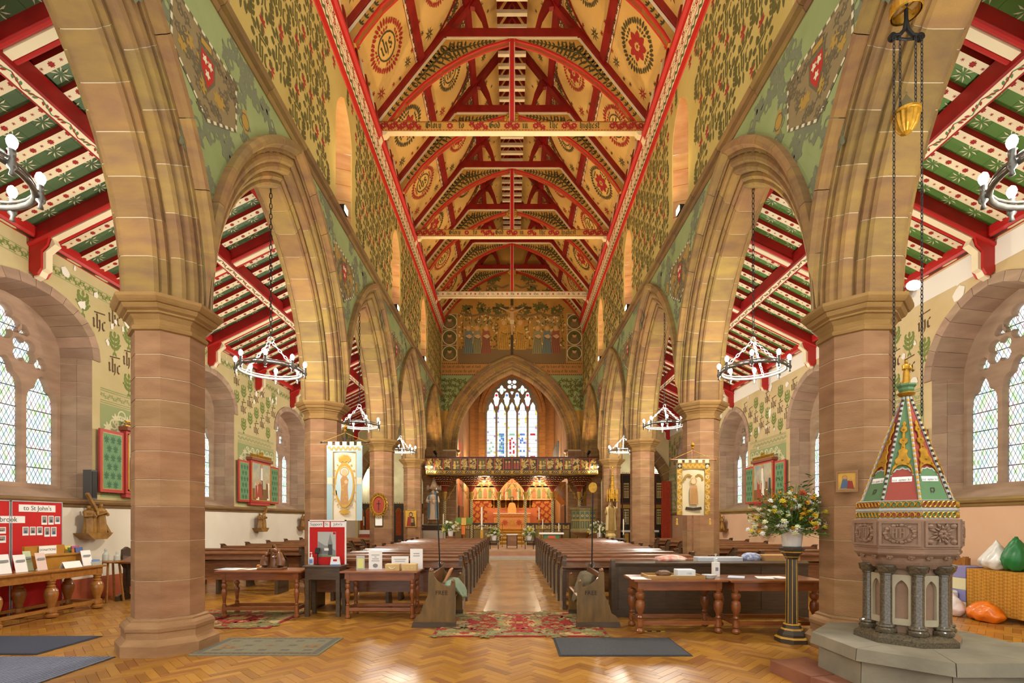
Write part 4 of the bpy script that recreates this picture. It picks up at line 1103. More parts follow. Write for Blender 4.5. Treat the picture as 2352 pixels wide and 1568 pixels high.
# ================================================================== painted east wall
MP = [M('mural_leaf', '#5d5a22', .85), M('mural_umber', '#7c6238', .85), M('mural_gold', '#c9952f', .6, var=.3, scale=9), M('mural_robe_grey', '#8b8458', .85), M('mural_robe_rose', '#93553a', .85), M('mural_cream', '#dcc78e', .85),
      M('mural_dark', '#4b3c1e', .85), M('mural_green', '#8d9a62', .85), M('mural_band', '#b5803f', .85), M('mural_flesh', '#c99f6a', .85), M('mural_blue', '#6d7a6e', .85)]
A = Art((0, EY, 0), (1, 0, 0), (0, 0, 1), (0, -1, 0), MP, .004)
def out_x(z):
    "half width of the chancel arch hood at height z"
    r = CRR+.72; return -cc+math.sqrt(max(0, r*r-(z-CSPR)**2)) if z < CSPR+math.sqrt(r*r-cc*cc) else 0
rng = random.Random(4)
for sd in (-1, 1):
    zs = np.arange(7.1, 8.87, .1)
    for z in zs: A.poly([(sd*out_x(z), z), (sd*3.6, z), (sd*3.6, z+.1), (sd*out_x(z+.1), z+.1)][::sd], 7)
    for z in np.arange(7.25, 8.8, .26):
        for x in np.arange(2.2, 3.6, .26):
            if x > out_x(z)+.1: A.motif(m_scroll(0, w=.16), sd*x-.12, z, .27, rng.uniform(-1, 1), lay=1); A.motif([(leaf(0, 0, g, .12, .06), 0) for g in (0, 2, 4)], sd*x+.06, z+.1, 1, rng.random()*6, lay=1)
    # texts
    for z in np.arange(8.9, 9.5, .1): A.poly([(sd*out_x(z), z), (sd*3.6, z), (sd*3.6, z+.1), (sd*out_x(z+.1), z+.1)][::sd], 8)
    for zt, tx in ((9.27, 'the lion of juda the root of david' if sd < 0 else 'and the leaves of the tree were for'), (9.04, 'of truth i perceive the god of every nation' if sd < 0 else 'the healing of the nations :')):
        o, w = black(tx, 6, .2); s = .105; x0 = -3.55 if sd < 0 else out_x(zt)+.12
        A.motif([(p, c) for p, c in o if (max(q[0] for q in p)*s < 3.5-out_x(zt))], x0, zt, s, lay=2)
    for z in (8.9, 9.47):
        for k in range(24):
            u = 3.58-k*.1
            if u > out_x(z)+.1: A.poly([(sd*u, z), (sd*(u-.1), z), (sd*(u-.05), z+.06)], 6, 2)
    # roundels
    A.rect(min(sd*3.58, sd*2.78), max(sd*3.58, sd*2.78), 9.62, 12.02, 1)
    for x in (3.56, 2.8): A.rect(sd*x-.012, sd*x+.012, 9.62, 12.02, 5, 1)
    for z in (10.02, 10.82, 11.62):
        A.poly(disc(sd*3.18, z, .36, 20), 0, 1); A.motif(ring(sd*3.18, z, .38, .035, 5, 20), 0, 0, 1, lay=2)
        A.poly([(sd*3.18-.24, z-.26), (sd*3.18+.24, z-.26), (sd*3.18+.16, z+.02), (sd*3.18-.16, z+.02)], 1, 2); A.poly(disc(sd*3.18, z+.1, .11, 10), 9, 3); A.poly(disc(sd*3.18, z+.17, .1, 8, .05), 6, 4)
        A.rect(sd*3.18-.4, sd*3.18+.4, z+.39, z+.41, 5, 2)
# leafy trellis field, trees and scrolls
A.poly([(-2.75, 9.5), (2.75, 9.5), (2.75, 10.25), (-2.75, 10.25)], 1)
for k in range(420):
    x, z = rng.uniform(-2.7, 2.7), rng.uniform(10.3, 11.95)
    A.motif([(leaf(0, 0, g, .075, .05), 0 if k % 4 else 5) for g in (0, 1.3, 2.6)], x, z, 1, rng.random()*6)
for x in np.arange(-2.5, 2.6, .42): A.motif(line([(0, 0), (.05, .5), (-.04, 1.0), (.03, 1.7)], .02, 6), x, 10.25, 1)
for cx, cz, r in [(-2.3, 12.2, .32), (-1.45, 12.3, .36), (-.65, 12.25, .3), (.65, 12.25, .3), (1.45, 12.3, .36), (2.3, 12.2, .32), (-.95, 13.9, .42), (.95, 13.9, .42), (0, 14.3, .3), (-1.9, 13.15, .32), (-1.05, 13.2, .3), (1.05, 13.2, .3), (1.9, 13.15, .32)]:
    for g in range(26):
        a, q = rng.uniform(0, 2*PI), rng.uniform(0, r); A.motif([(leaf(0, 0, h, .14, .08), 0) for h in (0, 1.6, 3.2, 4.8)], cx+q*math.cos(a), cz+q*math.sin(a)*.8, 1, rng.random()*3, lay=1)
    for g in range(5): A.poly(disc(cx+rng.uniform(-r, r)*.7, cz+rng.uniform(-r, r)*.6, .05, 7), 8, 2)
for e in (-1, 1):
    A.motif(line([(e*.15, 13.5), (e*.5, 13.35), (e*.95, 13.5), (e*1.3, 13.42)], .1, 1), 0, 0, 1, lay=2)
    A.motif(line([(e*.25, 12.0), (e*.8, 11.9), (e*1.4, 12.05), (e*2.0, 11.92), (e*2.6, 12.08)], .1, 1), 0, 0, 1, lay=2)
A.rect(-.07, .07, 9.9, 14.3, 6, 2)
def robed(x, z, h, c, lean=0., halo=True, wings=False):
    w = h*.15
    if wings:
        A.poly([(x-w*.4, z+h*.78), (x-w*1.2, z+h*1.32), (x-w*.2, z+h*.95)], 3, 3); A.poly([(x+w*.4, z+h*.78), (x+w*1.2, z+h*1.32), (x+w*.2, z+h*.95)], 3, 3)
    A.poly([(x-w*1.25, z), (x+w*1.3, z), (x+w*.95, z+h*.4), (x+w, z+h*.62), (x+w*.75, z+h*.8), (x-w*.75, z+h*.8), (x-w, z+h*.6), (x-w*.9, z+h*.35)], c, 4)
    for k in range(5): A.poly(seg((x-w+k*w*.5, z+.03), (x-w*.5+k*w*.26, z+h*.6), .018), 6, 5)
    if halo: A.poly(disc(x, z+h*.89, h*.105, 12), 2, 5)
    A.poly(disc(x, z+h*.88, h*.065, 10, h*.08), 9, 6)
    A.poly([(x-w*.7, z+h*.62), (x+w*.2, z+h*.5), (x+w*.9+lean, z+h*.6), (x+w*.3, z+h*.68)], 9 if c != 2 else 2, 6)
    A.poly(seg((x-w*.6, z+h*.56), (x+w*.7, z+h*.5), .025), 6, 7)
for x in (-.42, .42): robed(x, 10.2, 1.55, 2)
for k, x in enumerate((-2.22, -1.78, -1.32, 1.3, 1.78, 2.22)): robed(x, 10.0, 1.45, (10, 3, 4, 3, 10, 4)[k], 0, True, True)
# figure on the cross
A.rect(-1.0, 1.0, 12.26, 12.38, 6, 3); A.rect(-.06, .06, 10.4, 12.9, 6, 3)
A.poly([(-.09, 12.15), (.09, 12.15), (.1, 11.7), (.06, 11.3), (.04, 10.95), (-.04, 10.95), (-.06, 11.3), (-.1, 11.7)], 9, 5); A.poly([(-.12, 11.72), (.12, 11.72), (.1, 11.5), (-.1, 11.5)], 5, 6)
for e in (-1, 1): A.poly(seg((e*.07, 12.1), (e*.62, 12.35), .055), 9, 5)
A.poly(disc(0, 12.28, .09, 10), 9, 6); A.motif(ring(0, 12.28, .16, .04, 2, 12), 0, 0, 1, lay=5)
A.build('painted_mural', wall_e)
# ================================================================== chancel east wall and its stained window
t = struct(link('window_21', None, loc=(0, CE, 0)), 'tall five-light stained glass east window')
EW = 1.95
op = pointed(0, EW, 4.9, 9.3, 2.62, 12)
me = plate_mesh('chancel_end', [(-3.2, 0), (3.2, 0), (3.2, 13.5), (-3.2, 13.5)], [op], .1, m_chan); frame_to(me, (0, CE, 0), (1, 0, 0), (0, 0, 1), (0, 1, 0))
struct(link('wall_chancel_end', me), 'brown stone east wall of the chancel')
H = []; LW = .61; LS = .755
def ogee(u, z0, z1, w): return [(u-w/2, z0), (u+w/2, z0), (u+w/2, z1-.75), (u+w*.42, z1-.62), (u+w*.28, z1-.5), (u+w*.27, z1-.25), (u, z1), (u-w*.27, z1-.25), (u-w*.28, z1-.5), (u-w*.42, z1-.62), (u-w/2, z1-.75)]
tops = [10.1, 10.1, 10.1, 10.1, 10.1]
for k in range(5): H.append(ogee((k-2)*LS, 5.0, tops[k], LW))
def dagger(u, z0, z1, w): return [(u, z0), (u+w*.3, z0+.35), (u+w*.36, z0+.6), (u+w*.5, z0+.72), (u+w*.3, z0+.85), (u+w*.2, z1-.05), (u, z1), (u-w*.2, z1-.05), (u-w*.3, z0+.85), (u-w*.5, z0+.72), (u-w*.36, z0+.6), (u-w*.3, z0+.35)]
for u in (-1.5, -.5, .5, 1.5): H.append(dagger(u*LS, 9.62, 10.82, .5))
def quatre(u, v, r): return [(u+math.cos(2*PI*i/16)*r*(.75+.25*math.cos(4*2*PI*i/16)), v+math.sin(2*PI*i/16)*r*(.75+.25*math.cos(4*2*PI*i/16))) for i in range(16)]
for u in (-1, 1): H.append(quatre(u*LS, 10.98, .36))
for a in range(4): H.append(disc(.25*math.cos(a*PI/2+PI/4), 11.38+.25*math.sin(a*PI/2+PI/4), .15, 10))
H.append(disc(0, 11.38, .07, 8)); H.append([(0, 10.6), (.14, 10.85), (0, 10.9), (-.14, 10.85)])
me = plate_mesh('tracery', pointed(0, EW+.05, 4.85, 9.3, 2.68, 12), H, .16, stone_mat('sandstone_tracery', '#8f8672', '#7d745f', .05), 0.)
frame_to(me, (0, -.06, 0), (1, 0, 0), (0, 0, 1), (0, 1, 0)); link('tracery', me, t)
sg_cols = ['#f4fbff', '#e6f2fb', '#cfe3f7', '#dff2e4', '#f7f1c9', '#e8c9cf', '#c72b32', '#5d83c9', '#e6d25a', '#8fc7a0', '#b59ad0']
sgm = [glow(f'stained_{i}', [c, c], 1.3 if i < 6 else .9, 1.) for i, c in enumerate(sg_cols)]
A = Art((0, .13, 0), (1, 0, 0), (0, 0, 1), (0, -1, 0), sgm, 0)
A.rect(-EW, EW, 4.9, 12.1, 0, -3); rng = random.Random(9)
for k in range(5):
    u0 = (k-2)*LS-LW/2
    for r in range(34):
        z = 5.0+r*.15
        for c in range(5):
            x = u0+c*LW/5; w = LW/5
            inner = 1 <= c <= 3
            if inner and (9 <= r <= 17): col = (rng.choice((6, 6, 0, 1)) if c != 2 else 0) if k == 2 and 8 < r < 16 else rng.choice(((4, 4, 9, 1), (7, 7, 2, 9), (6, 0, 6, 0), (2, 7, 2, 1), (4, 3, 4, 0))[k])
            elif inner and 1 <= r <= 6: col = rng.choice(((2, 7, 2), (6, 4, 8), (8, 3, 4), (10, 4, 5), (2, 6, 2))[k])
            elif inner and r in (7, 18): col = (5, 7, 9, 7, 6)[k]
            else: col = rng.choice((0, 0, 1, 1, 2, 3, 4, 5, 10, 8) if c in (0, 4) else (0, 0, 1, 1, 2, 3))
            j = rng.uniform(-.02, .02)
            A.poly([(x+.006, z+.006), (x+w-.006, z+.006+j*.3), (x+w-.006-j*.4, z+.144), (x+.006, z+.144+j*.3)], col, 0)
for i, u in enumerate((-1.5, -.5, .5, 1.5)):
    for z, c in ((9.75, 8 if i in (1, 2) else 6), (9.95, 4), (10.15, 2), (10.4, 3), (10.62, 7 if i in (1, 2) else 6)): A.poly(disc(u*LS, z, .1, 8), c, 0)
for u in (-1, 1):
    for dx, dz in ((.15, 0), (-.15, 0), (0, .15), (0, -.15)): A.poly(disc(u*LS+dx, 10.98+dz, .07, 8), 9 if dx else 3, 0)
A.build('stained_glass', t)
L = MB()
for k in range(5):
    for z in np.arange(5.3, 9.6, .3): L.box((k-2)*LS-LW/2, (k-2)*LS+LW/2, .09, .1, z-.009, z+.009)
    for c in range(1, 5): L.box((k-2)*LS-LW/2+c*LW/5-.005, (k-2)*LS-LW/2+c*LW/5+.005, .1, .11, 5, 9.9)
L.build('lead_cames', m_lead, t, kind='stuff')
# moulded rear arch round the east window
ta = thing('window_arch', 'orange brown moulded stone arch framing the east window', 'arch', None, (0, CE-.12, 0), PI/2)
c3 = (2.62**2-EW**2)/(2*EW); R3 = EW+c3; rr, xx = sym([(.0, .1), (.08, .12), (.1, .16), (.2, .18), (.24, .14), (.3, .2), (.45, .21)])
for nm, me in arch_pieces(rr, xx, R3, c3, 9, 12, 2, .003, 9.3, m_chan): link(nm, me, ta)
for sd in (-1, 1):
    for r in range(18):
        MB().box(-.1, .21, min(-sd*EW, -sd*(EW+.45)), max(-sd*EW, -sd*(EW+.45)), 4.0+r*.294+.004, 4.0+r*.294+.29).build('jamb_stone', m_chan, ta)
# ================================================================== lamps that the church has
def chain(mb, p, q, link_len=.05, r=.006, w=.016):
    "chain of oval links between two points"
    p, q = Vector(p), Vector(q); d = q-p; n = max(1, int(d.length/link_len)); u = d.normalized()
    s = u.cross(Vector((0, 1, 0))); s = s.normalized() if s.length > .01 else Vector((1, 0, 0)); t = u.cross(s)
    for i in range(n):
        c = p+d*((i+.5)/n); a = s if i % 2 else t; h = link_len*.68
        mb.tube([c+u*h*math.cos(k)*.9+a*w*math.sin(k) for k in np.arange(8)*PI/4], r, 4, closed=True)
m_bulb = M('lamp_glass', '#fff6e6', .3, emit=11.)
m_candle = M('candle_wax', '#f3ead2', .5)
m_silver = M('aged_silver', '#7d7c76', .35, metal=.7, var=.3, scale=15)
def chandelier_meshes():
    R = .5; rg = MB(); rg.tube([(R*math.cos(a), R*math.sin(a), 0) for a in np.arange(32)*2*PI/32], .022, 8, closed=True)
    rg.tube([(R*math.cos(a), R*math.sin(a), .045) for a in np.arange(32)*2*PI/32], .012, 6, closed=True)
    st = MB(); 
    for k in range(3): a = k*2*PI/3+.5; chain(st, (R*math.cos(a), R*math.sin(a), .03), (.03*math.cos(a), .03*math.sin(a), .48), .06, .007, .02)
    st.tube([(.05*math.cos(a), 0, .52+.05*math.sin(a)) for a in np.arange(10)*2*PI/10], .01, 6, closed=True)
    hold = MB().lathe([(.0, -.09), (.02, -.085), (.012, -.05), (.03, -.03), (.034, .0), (.022, .02), (.022, .085), (.03, .09), (.012, .1)], 10)
    bulb = MB().lathe([(.014, .095), (.016, .1), (.03, .13), (.034, .155), (.026, .18), (.008, .197), (.001, .2)], 10)
    return rg.mesh('ring', m_silver, True), st.mesh('suspension_chains', m_wire), hold.mesh('lamp_holder', m_silver, True), bulb.mesh('light_bulb', m_bulb, True)
CH = chandelier_meshes()
chl = ['silver ring chandelier at the edge of the picture', 'largest lit ring chandelier hanging in the second arch', 'lit ring chandelier hanging in the third arch', 'lit ring chandelier hanging in the fourth arch']
for sd, sname in ((-1, 'left'), (1, 'right')):
    for n in range(4):
        mid = PY[n]+HALF; z = 4.0
        t = thing('chandelier', f'{chl[n]} on the {sname}', 'chandelier', 'ring chandeliers', (sd*4.03, mid, z), .3*n)
        link('ring', CH[0], t); link('suspension_chains', CH[1], t)
        cm = MB(); chain(cm, (0, 0, .56), (0, 0, SPR+math.sqrt(RI*RI-CO*CO)-z), .085, .007, .02); cm.build('long_chain', m_black, t)
        for k in range(8):
            a = 2*PI*k/8; h = link('lamp_holder', CH[2], t, (.53*math.cos(a), .53*math.sin(a), 0)); link('light_bulb', CH[3], h)
        point_light('lamp_light', (0, 0, .12), 110 if n == 0 else 265, (1, .93, .82), .25, t)
# floodlights on the clerestory sills, washing the roof with warm light
fl = MB().cbox((0, 0, .1), (.22, .16, .14)).cbox((0, 0, 0), (.05, .12, .08)).mesh('housing', m_black)
fg = MB().cbox((0, 0, 0), (.19, .012, .11)).mesh('lens', M('flood_lens', '#ffd9a0', .3, emit=14.))
for sd, sname in ((-1, 'left'), (1, 'right')):
    for n in (1, 2, 3, 4):
        t = thing('floodlight', f'black floodlight on the {sname} clerestory sill above the {ordn[n+1]} arcade pier', 'floodlight', 'clerestory floodlights', (sd*(NX-.02), PY[n]-.18, STR+.11), 0)
        h = link('housing', fl, t, rot=(0, 0, PI/2)); link('lens', fg, t, (-sd*.085, 0, .1), rot=(0, 0, PI/2))
        spot_light('flood_beam', (-sd*.16, 0, .16), (-sd*3.6, .6, 6.0), 165, WARM, 135, .9, .12, t)
        spot_light('flood_beam', (-sd*.16, 0, .16), (-sd*2.4, -1.2, 2.2), 90, WARM, 150, .9, .12, t)
# white spotlights fixed to the aisle walls
def wall_spot(px, py, sd, label, aim, lit=False):
    Y = AX*F/abs(px-1176); z = EYE+(HOR-py)*Y/F
    t = thing('wall_spotlight', label, 'spotlight', None, (sd*(AX-.02), Y, z))
    MB().lathe([(.03, 0), (.03, .12)], 8).tube([(0, 0, .06), (-sd*.15, 0, .1), (-sd*.3, 0, .06)], .02, 6).build('arm', m_white, t)
    d = Vector(aim).normalized(); R = d.to_track_quat('Z', 'Y').to_euler()
    MB().lathe([(.03, -.2), (.045, -.19), (.045, -.02), (.06, .0), (.1, .1), (.12, .14), (.115, .14), (.05, .02)], 14).build('lamp_head', m_white, t, (-sd*.3, 0, .1), R, smooth=True)
    return t
wall_spot(268, 640, -1, 'white spotlight high on the left aisle wall beside the nearest pier', (.5, .1, .6))
wall_spot(676, 908, -1, 'white spotlight under the left aisle roof beside the second pier', (-.2, -.6, -.3))
wall_spot(1676, 908, 1, 'white spotlight under the right aisle roof beside the second pier', (-.2, -.5, -.3))
t = thing('lit_spotlight', 'glaring white spotlight beside the capital of the nearest right pier', 'spotlight', None, (4.42, 5.5, 4.06))
MB().lathe([(.02, -.12), (.05, -.1), (.05, 0), (.07, .05), (.065, .05)], 12).build('lamp_head', m_white, t, rot=(PI/2-.3, 0, -.5))
MB().ball((-.02, -.03, .02), .045, 10, 6).build('light_bulb', m_bulb, t)
MB().box(-.03, .03, .05, .12, -.08, -.03).build('bracket', m_white, t)
spot_light('spot_beam', (-.05, -.12, .02), (1.5, -1.2, -1.2), 60, (1, .88, .7), 130, .8, .05, t)
# ================================================================== pews
def pew_meshes(L):
    d = {}
    end = MB().prism([(0, 0), (.5, 0), (.5, .62), (.42, .66), (.12, .86), (.03, .9), (0, .9)], -.03, .03, 'x')
    d['end'] = end.mesh('pew_end', m_oak)
    cap = MB()
    for k in range(4): cap.tube([(-.036+k*.024, -.005, .912), (-.036+k*.024, .05, .915), (-.036+k*.024, .14, .872), (-.036+k*.024, .43, .675)], .013, 5)
    d['cap'] = cap.mesh('moulded_cap', m_oak2)
    d['pan'] = MB().box(-.036, .036, .08, .42, .14, .58).mesh('end_panel', m_oak)
    d['back'] = MB().prism([(.02, .3), (.045, .3), (.06, .8), (.035, .8)], 0, L, 'x').mesh('backrest', m_oak2)
    d['top'] = MB().prism([(.01, .8), (.07, .8), (.09, .83), (.08, .86), (.045, .875), (.01, .86), (-.005, .83)], 0, L, 'x').mesh('top_rail', m_oak2)
    d['book'] = MB().prism([(-.02, .66), (.03, .67), (.03, .69), (-.02, .68)], 0, L, 'x').prism([(-.14, .72), (.03, .72), (.03, .735), (-.14, .735)], 0, L, 'x').mesh('book_ledge', m_oak2)
    d['seat'] = MB().prism([(.05, .42), (.45, .43), (.47, .44), (.45, .465), (.05, .45)], 0, L, 'x').mesh('seat', m_oak2)
    d['kneel'] = MB().prism([(-.35, .14), (-.2, .14), (-.2, .17), (-.35, .17)], 0, L, 'x').mesh('kneeling_board', m_oak)
    leg = MB()
    leg.prism([(.04, 0), (.36, 0), (.3, .1), (.26, .3), (.3, .42), (.04, .42)], L*.5-.025, L*.5+.025, 'x'); d['leg'] = leg.mesh('support', m_oak)
    return d
def make_pew(x0, x1, y, label, group, dd, full=False, both=True):
    t = thing('pew', label, 'pew', group, (x0, y, 0)); L = x1-x0
    for k in ('back', 'top', 'book', 'seat', 'leg'): link({'back': 'backrest', 'top': 'top_rail', 'book': 'book_ledge', 'seat': 'seat', 'leg': 'support'}[k], dd[k], t)
    for x in ((.03, L-.03)):
        e = link('pew_end', dd['end'], t, (x, 0, 0)); link('moulded_cap', dd['cap'], e); link('end_panel', dd['pan'], e)
    return t
on11 = ['first', 'second', 'third', 'fourth', 'fifth', 'sixth', 'seventh', 'eighth', 'ninth', 'tenth', 'eleventh']
PL = pew_meshes(2.55); PR = pew_meshes(2.55)
for k in range(11):
    y = 8.36+k*.92
    make_pew(-3.38, -.83, y, f'dark oak pew left of the central aisle, {on11[k]} row from the back', 'nave pews', PL)
    make_pew(.85, 3.4, y, f'dark oak pew right of the central aisle, {on11[k]} row from the back', 'nave pews', PR)
PA_ = pew_meshes(2.5)
for k in range(8):
    y = 10.1+k*1.15
    make_pew(-7.25, -4.75, y, f'oak pew in the left aisle below the dado wall, {on11[k]} row from the back', 'aisle pews', PA_)
    make_pew(4.85, 7.35, y-.4, f'oak pew in the right aisle below the peach dado, {on11[k]} row from the back', 'aisle pews', PA_)
# solid front panels closing the pew blocks
t = thing('pew_screen', 'long dark panelled pew back standing behind the two right tables', 'pew panel', None, (1.6, 7.74, 0))
MB().box(0, 3.0, 0, .05, 0, .8).build('board', m_oak, t); MB().prism([(-.03, .8), (.08, .8), (.09, .84), (.03, .87), (-.04, .84)], 0, 3.0, 'x').build('top_rail', m_oak, t)
for k in range(4): MB().box(.05+k*.74, .1+k*.74, -.012, 0, .06, .78).build('stile', m_oak, t)
MB().box(0, 3.0, -.015, 0, 0, .12).build('plinth_rail', m_oak, t)
MB().prism([(-.03, 0), (.2, 0), (.2, .7), (.1, .86), (.02, .9), (-.03, .88)], -.06, 0, 'x').build('end_post', m_oak, t)
# wardens' seats with carved ends
BE = [(-1.396, .0), (-1.39, .07), (-1.374, .09), (-1.344, .16), (-1.276, .198), (-1.246, .31), (-1.19, .43), (-1.176, .5), (-1.171, .76), (-1.16, .79), (-1.135, .80), (-1.105, .785), (-1.098, .755), (-1.085, .70), (-1.04, .645), (-.99, .611), (-.92, .578), (-.868, .566), (-.858, .62), (-.845, .645), (-.825, .648), (-.80, .63), (-.795, .59), (-.795, 0)]
m_benchend = M('bench_end_oak', '#7a5a24', .4, col2='#55401a', scale=3, stretch=(4, 4, 1), coat=.3, bump=.05)
def warden_seat(mx, sh, label):
    "mx = 1 seat on the left facing the aisle, -1 its mirror"
    t = thing('wardens_bench', label, 'bench', 'wardens benches'); f = lambda pts: [(mx*x+sh, z) for x, z in pts]
    for y in (6.98, 7.98):
        e = MB().prism(f(BE), y, y+.055, 'y').build('bench_end', m_benchend, t)
        MB().prism(f([(-1.41, 0), (-.785, 0), (-.785, .075), (-1.385, .08)]), y-.012, y+.067, 'y').build('plinth', m_oak, e)
        MB().lathe([(.001, -.035), (.02, -.03), (.035, 0), (.02, .03), (.001, .035)], 10).build('carved_knob', m_oak2, e, (mx*-1.135+sh, y+.027, .80), (PI/2, 0, 0), smooth=True)
        MB().lathe([(.001, -.035), (.018, -.03), (.028, 0), (.018, .03), (.001, .035)], 10).build('arm_knob', m_oak2, e, (mx*-.827+sh, y+.027, .645), (PI/2, 0, 0), smooth=True)
        if y < 7:
            for k, (cx, cz) in enumerate(((-1.02, .44), (-.99, .47), (-1.05, .47))): pass
            tm = text_mesh('carved_word', 'FREE', .085, M('carved_recess', '#2a1c08', .8)); frame_to(tm, (mx*-.985+sh, y-.003, .485), (1, 0, 0), (0, 0, 1), (0, -1, 0)); link('carved_word', tm, e)
    MB().prism(f([(-1.15, .3), (-1.12, .3), (-1.1, .76), (-1.13, .76)]), 7.035, 7.98, 'y').build('backrest', m_oak2, t)
    MB().prism(f([(-1.13, .40), (-.80, .42), (-.79, .44), (-.81, .455), (-1.13, .44)]), 7.035, 7.98, 'y').build('seat', m_oak2, t)
    return t
warden_seat(1, 0, 'carved bench end lettered FREE beside the left table, with a small seat')
warden_seat(-1, .12, 'carved oak wardens bench with folded grey cloth right of the central aisle')
def staff(x, y0, z0, x1, z1, label, disc_top):
    t = thing('wardens_staff', label, 'staff', 'wardens staves', (x, y0, 0))
    MB().tube([(0, 0, z0), (x1-x, 0, z1)], .011, 8).build('pole', m_black, t)
    MB().tube([(.05*math.cos(a), 0, z0+.38+.05*math.sin(a)) for a in np.arange(12)*PI/6], .008, 5, closed=True).build('holder_ring', m_silver, t)
    if disc_top: MB().lathe([(.001, -.012), (.065, -.01), (.07, 0), (.065, .01), (.001, .012)], 16, sy=1.25).build('head', m_gold, t, (x1-x, 0, z1+.09), (PI/2, 0, 0))
    else: MB().lathe([(.012, 0), (.02, .02), (.012, .05), (.02, .07), (.001, .1)], 10, (x1-x, 0, z1)).build('head', m_silver, t)
staff(-1.13, 7.9, .42, -1.19, 1.92, 'thin black staff with a silver tip rising from the left wardens bench', False)
staff(1.26, 7.9, .42, 1.28, 1.93, 'thin black staff with a gilt oval head at the right wardens bench', True)
def cloth_heap(name, label, cat, c, d, mat, seed, hang=None, pinch=0.):
    "crumpled cloth: noisy closed lump, optionally hanging over an edge"
    rng = random.Random(seed); bm = bmesh.new(); bmesh.ops.create_icosphere(bm, subdivisions=4, radius=1)
    ph = [rng.uniform(0, 6) for _ in range(6)]
    for v in bm.verts:
        p = v.co.copy(); k = 1+.07*math.sin(4*p.x+ph[0])*math.sin(4*p.y+ph[1])+.05*math.sin(9*p.y+ph[2]+5*p.z)+.05*abs(math.sin(11*p.x+ph[3]+7*p.y))+.04*abs(math.sin(17*p.z+8*p.x+ph[4]))+.025*math.sin(23*p.y+11*p.z+ph[5])
        pk = 1-pinch*max(0, p.z+.1)**.8; v.co = Vector((p.x*k*d[0]/2*pk, p.y*k*d[1]/2*pk, max(-.7, p.z)*k*d[2]/2*(1+pinch*.35*max(0, p.z))))
        if hang and p.x*hang > .3: v.co.z -= (p.x*hang-.3)*d[2]*1.2
    me = bpy.data.meshes.new(name); bm.to_mesh(me); bm.free(); me.materials.append(mat)
    lo = min(v.co.z for v in me.vertices) if not hang else -.4*d[2]
    for v in me.vertices: v.co.z -= lo
    o = link(name, me, loc=c); autosmooth(o, 80); return tag(o, label, cat)
m_sage = M('sage_cloth', '#8fa48a', .9, var=.2, scale=8); m_taupe = M('taupe_cloth', '#6d6248', .9, var=.2, scale=8)
cloth_heap('folded_cloth', 'pale green cloth hanging off the seat of the left wardens bench', 'cloth', (-.87, 7.45, .46), (.36, .7, .2), m_sage, 3, 1)
cloth_heap('folded_cloth', 'grey brown cloth heaped on the right wardens bench', 'cloth', (1.08, 7.4, .46), (.34, .6, .3), m_taupe, 8, -1)
tag(MB().cbox((-.98, 7.42, .62), (.03, .3, .36), Matrix.Rotation(.45, 3, 'Y')).build('service_book', M('book_orange', '#c98a58', .6)), 'salmon coloured book leaning in the left wardens bench', 'book')
# ================================================================== turned-leg tables
LEG_A = [(.035, 0), (.045, .01), (.045, .04), (.03, .055), (.033, .07), (.033, .2), (.022, .205), (.03, .22), (.02, .235), (.027, .3), (.04, .4), (.042, .43), (.025, .47), (.036, .5), (.042, .52), (.034, .55), (.022, .56), (.033, .575), (.033, .63)]
LEG_B = [(.03, 0), (.05, .012), (.055, .035), (.04, .06), (.025, .07), (.045, .085), (.045, .17), (.025, .18), (.04, .2), (.028, .22), (.032, .25), (.055, .29), (.062, .35), (.055, .40), (.03, .42), (.048, .44), (.062, .47), (.058, .50), (.03, .52), (.045, .54), (.045, .56)]
LEG_C = [(.05, 0), (.085, .02), (.09, .05), (.06, .075), (.07, .085), (.07, .15), (.045, .16), (.05, .2), (.075, .27), (.088, .33), (.09, .36), (.084, .39), (.088, .395), (.072, .43), (.05, .45), (.06, .47), (.04, .49), (.055, .52), (.045, .53), (.06, .55), (.06, .58)]
def table(label, x0, x1, y0, y1, h, prof, mat, group=None, over=.07, legs_y=None, apron=.12, name='side_table', str_z=.14, top_t=.028):
    t = thing(name, label, 'table', group, (x0, y0, 0)); W, D = x1-x0, y1-y0
    MB().bbox(-over, W+over, -over, D+over, h-top_t, h, .01).build('tabletop', mat, t)
    i = .02
    for nm, b in (('apron', (i, W-i, 0, .022)), ('apron', (i, W-i, D-.022, D)), ('apron', (0, .022, i, D-i)), ('apron', (W-.022, W, i, D-i))):
        MB().box(*b, h-top_t-apron, h-top_t).build(nm, mat, t)
    k = (h-top_t)/prof[-1][1] if prof[-1][1] else 1
    top = h-top_t-apron+.02; s = top/prof[-1][1]
    lm = MB().lathe([(r, z*s) for r, z in prof], 16); lm.box(-.038, .038, -.038, .038, top, h-top_t); lme = lm.mesh('leg', mat); autosmooth(lme, 35)
    xs = [.03, W-.03]; ys = legs_y or [.03, D-.03]
    for x in xs:
        for y in ys: link('leg', lme, t, (x, y, 0))
    for y in (ys[0], ys[-1]):
        MB().box(.03, W-.03, y-.018, y+.018, str_z-.025, str_z+.025).build('stretcher', mat, t)
    for x in xs: MB().box(x-.018, x+.018, ys[0], ys[-1], str_z-.025, str_z+.025).build('stretcher', mat, t)
    return t
table('mahogany table with turned legs holding a carved wooden group', -4.48, -3.3, 7.68, 8.1, .73, LEG_A, m_mahog)
table('mahogany table with turned legs holding signs and offertory boxes', -2.55, -1.5, 7.62, 8.08, .73, LEG_A, m_mahog)
table('sturdy oak table with bulbous turned legs carrying a tray and papers', 1.68, 2.78, 6.62, 7.14, .72, LEG_B, m_mahog)
table('sturdy oak table with bulbous legs behind the flower pedestal', 2.93, 4.03, 6.56, 7.14, .72, LEG_B, m_mahog)
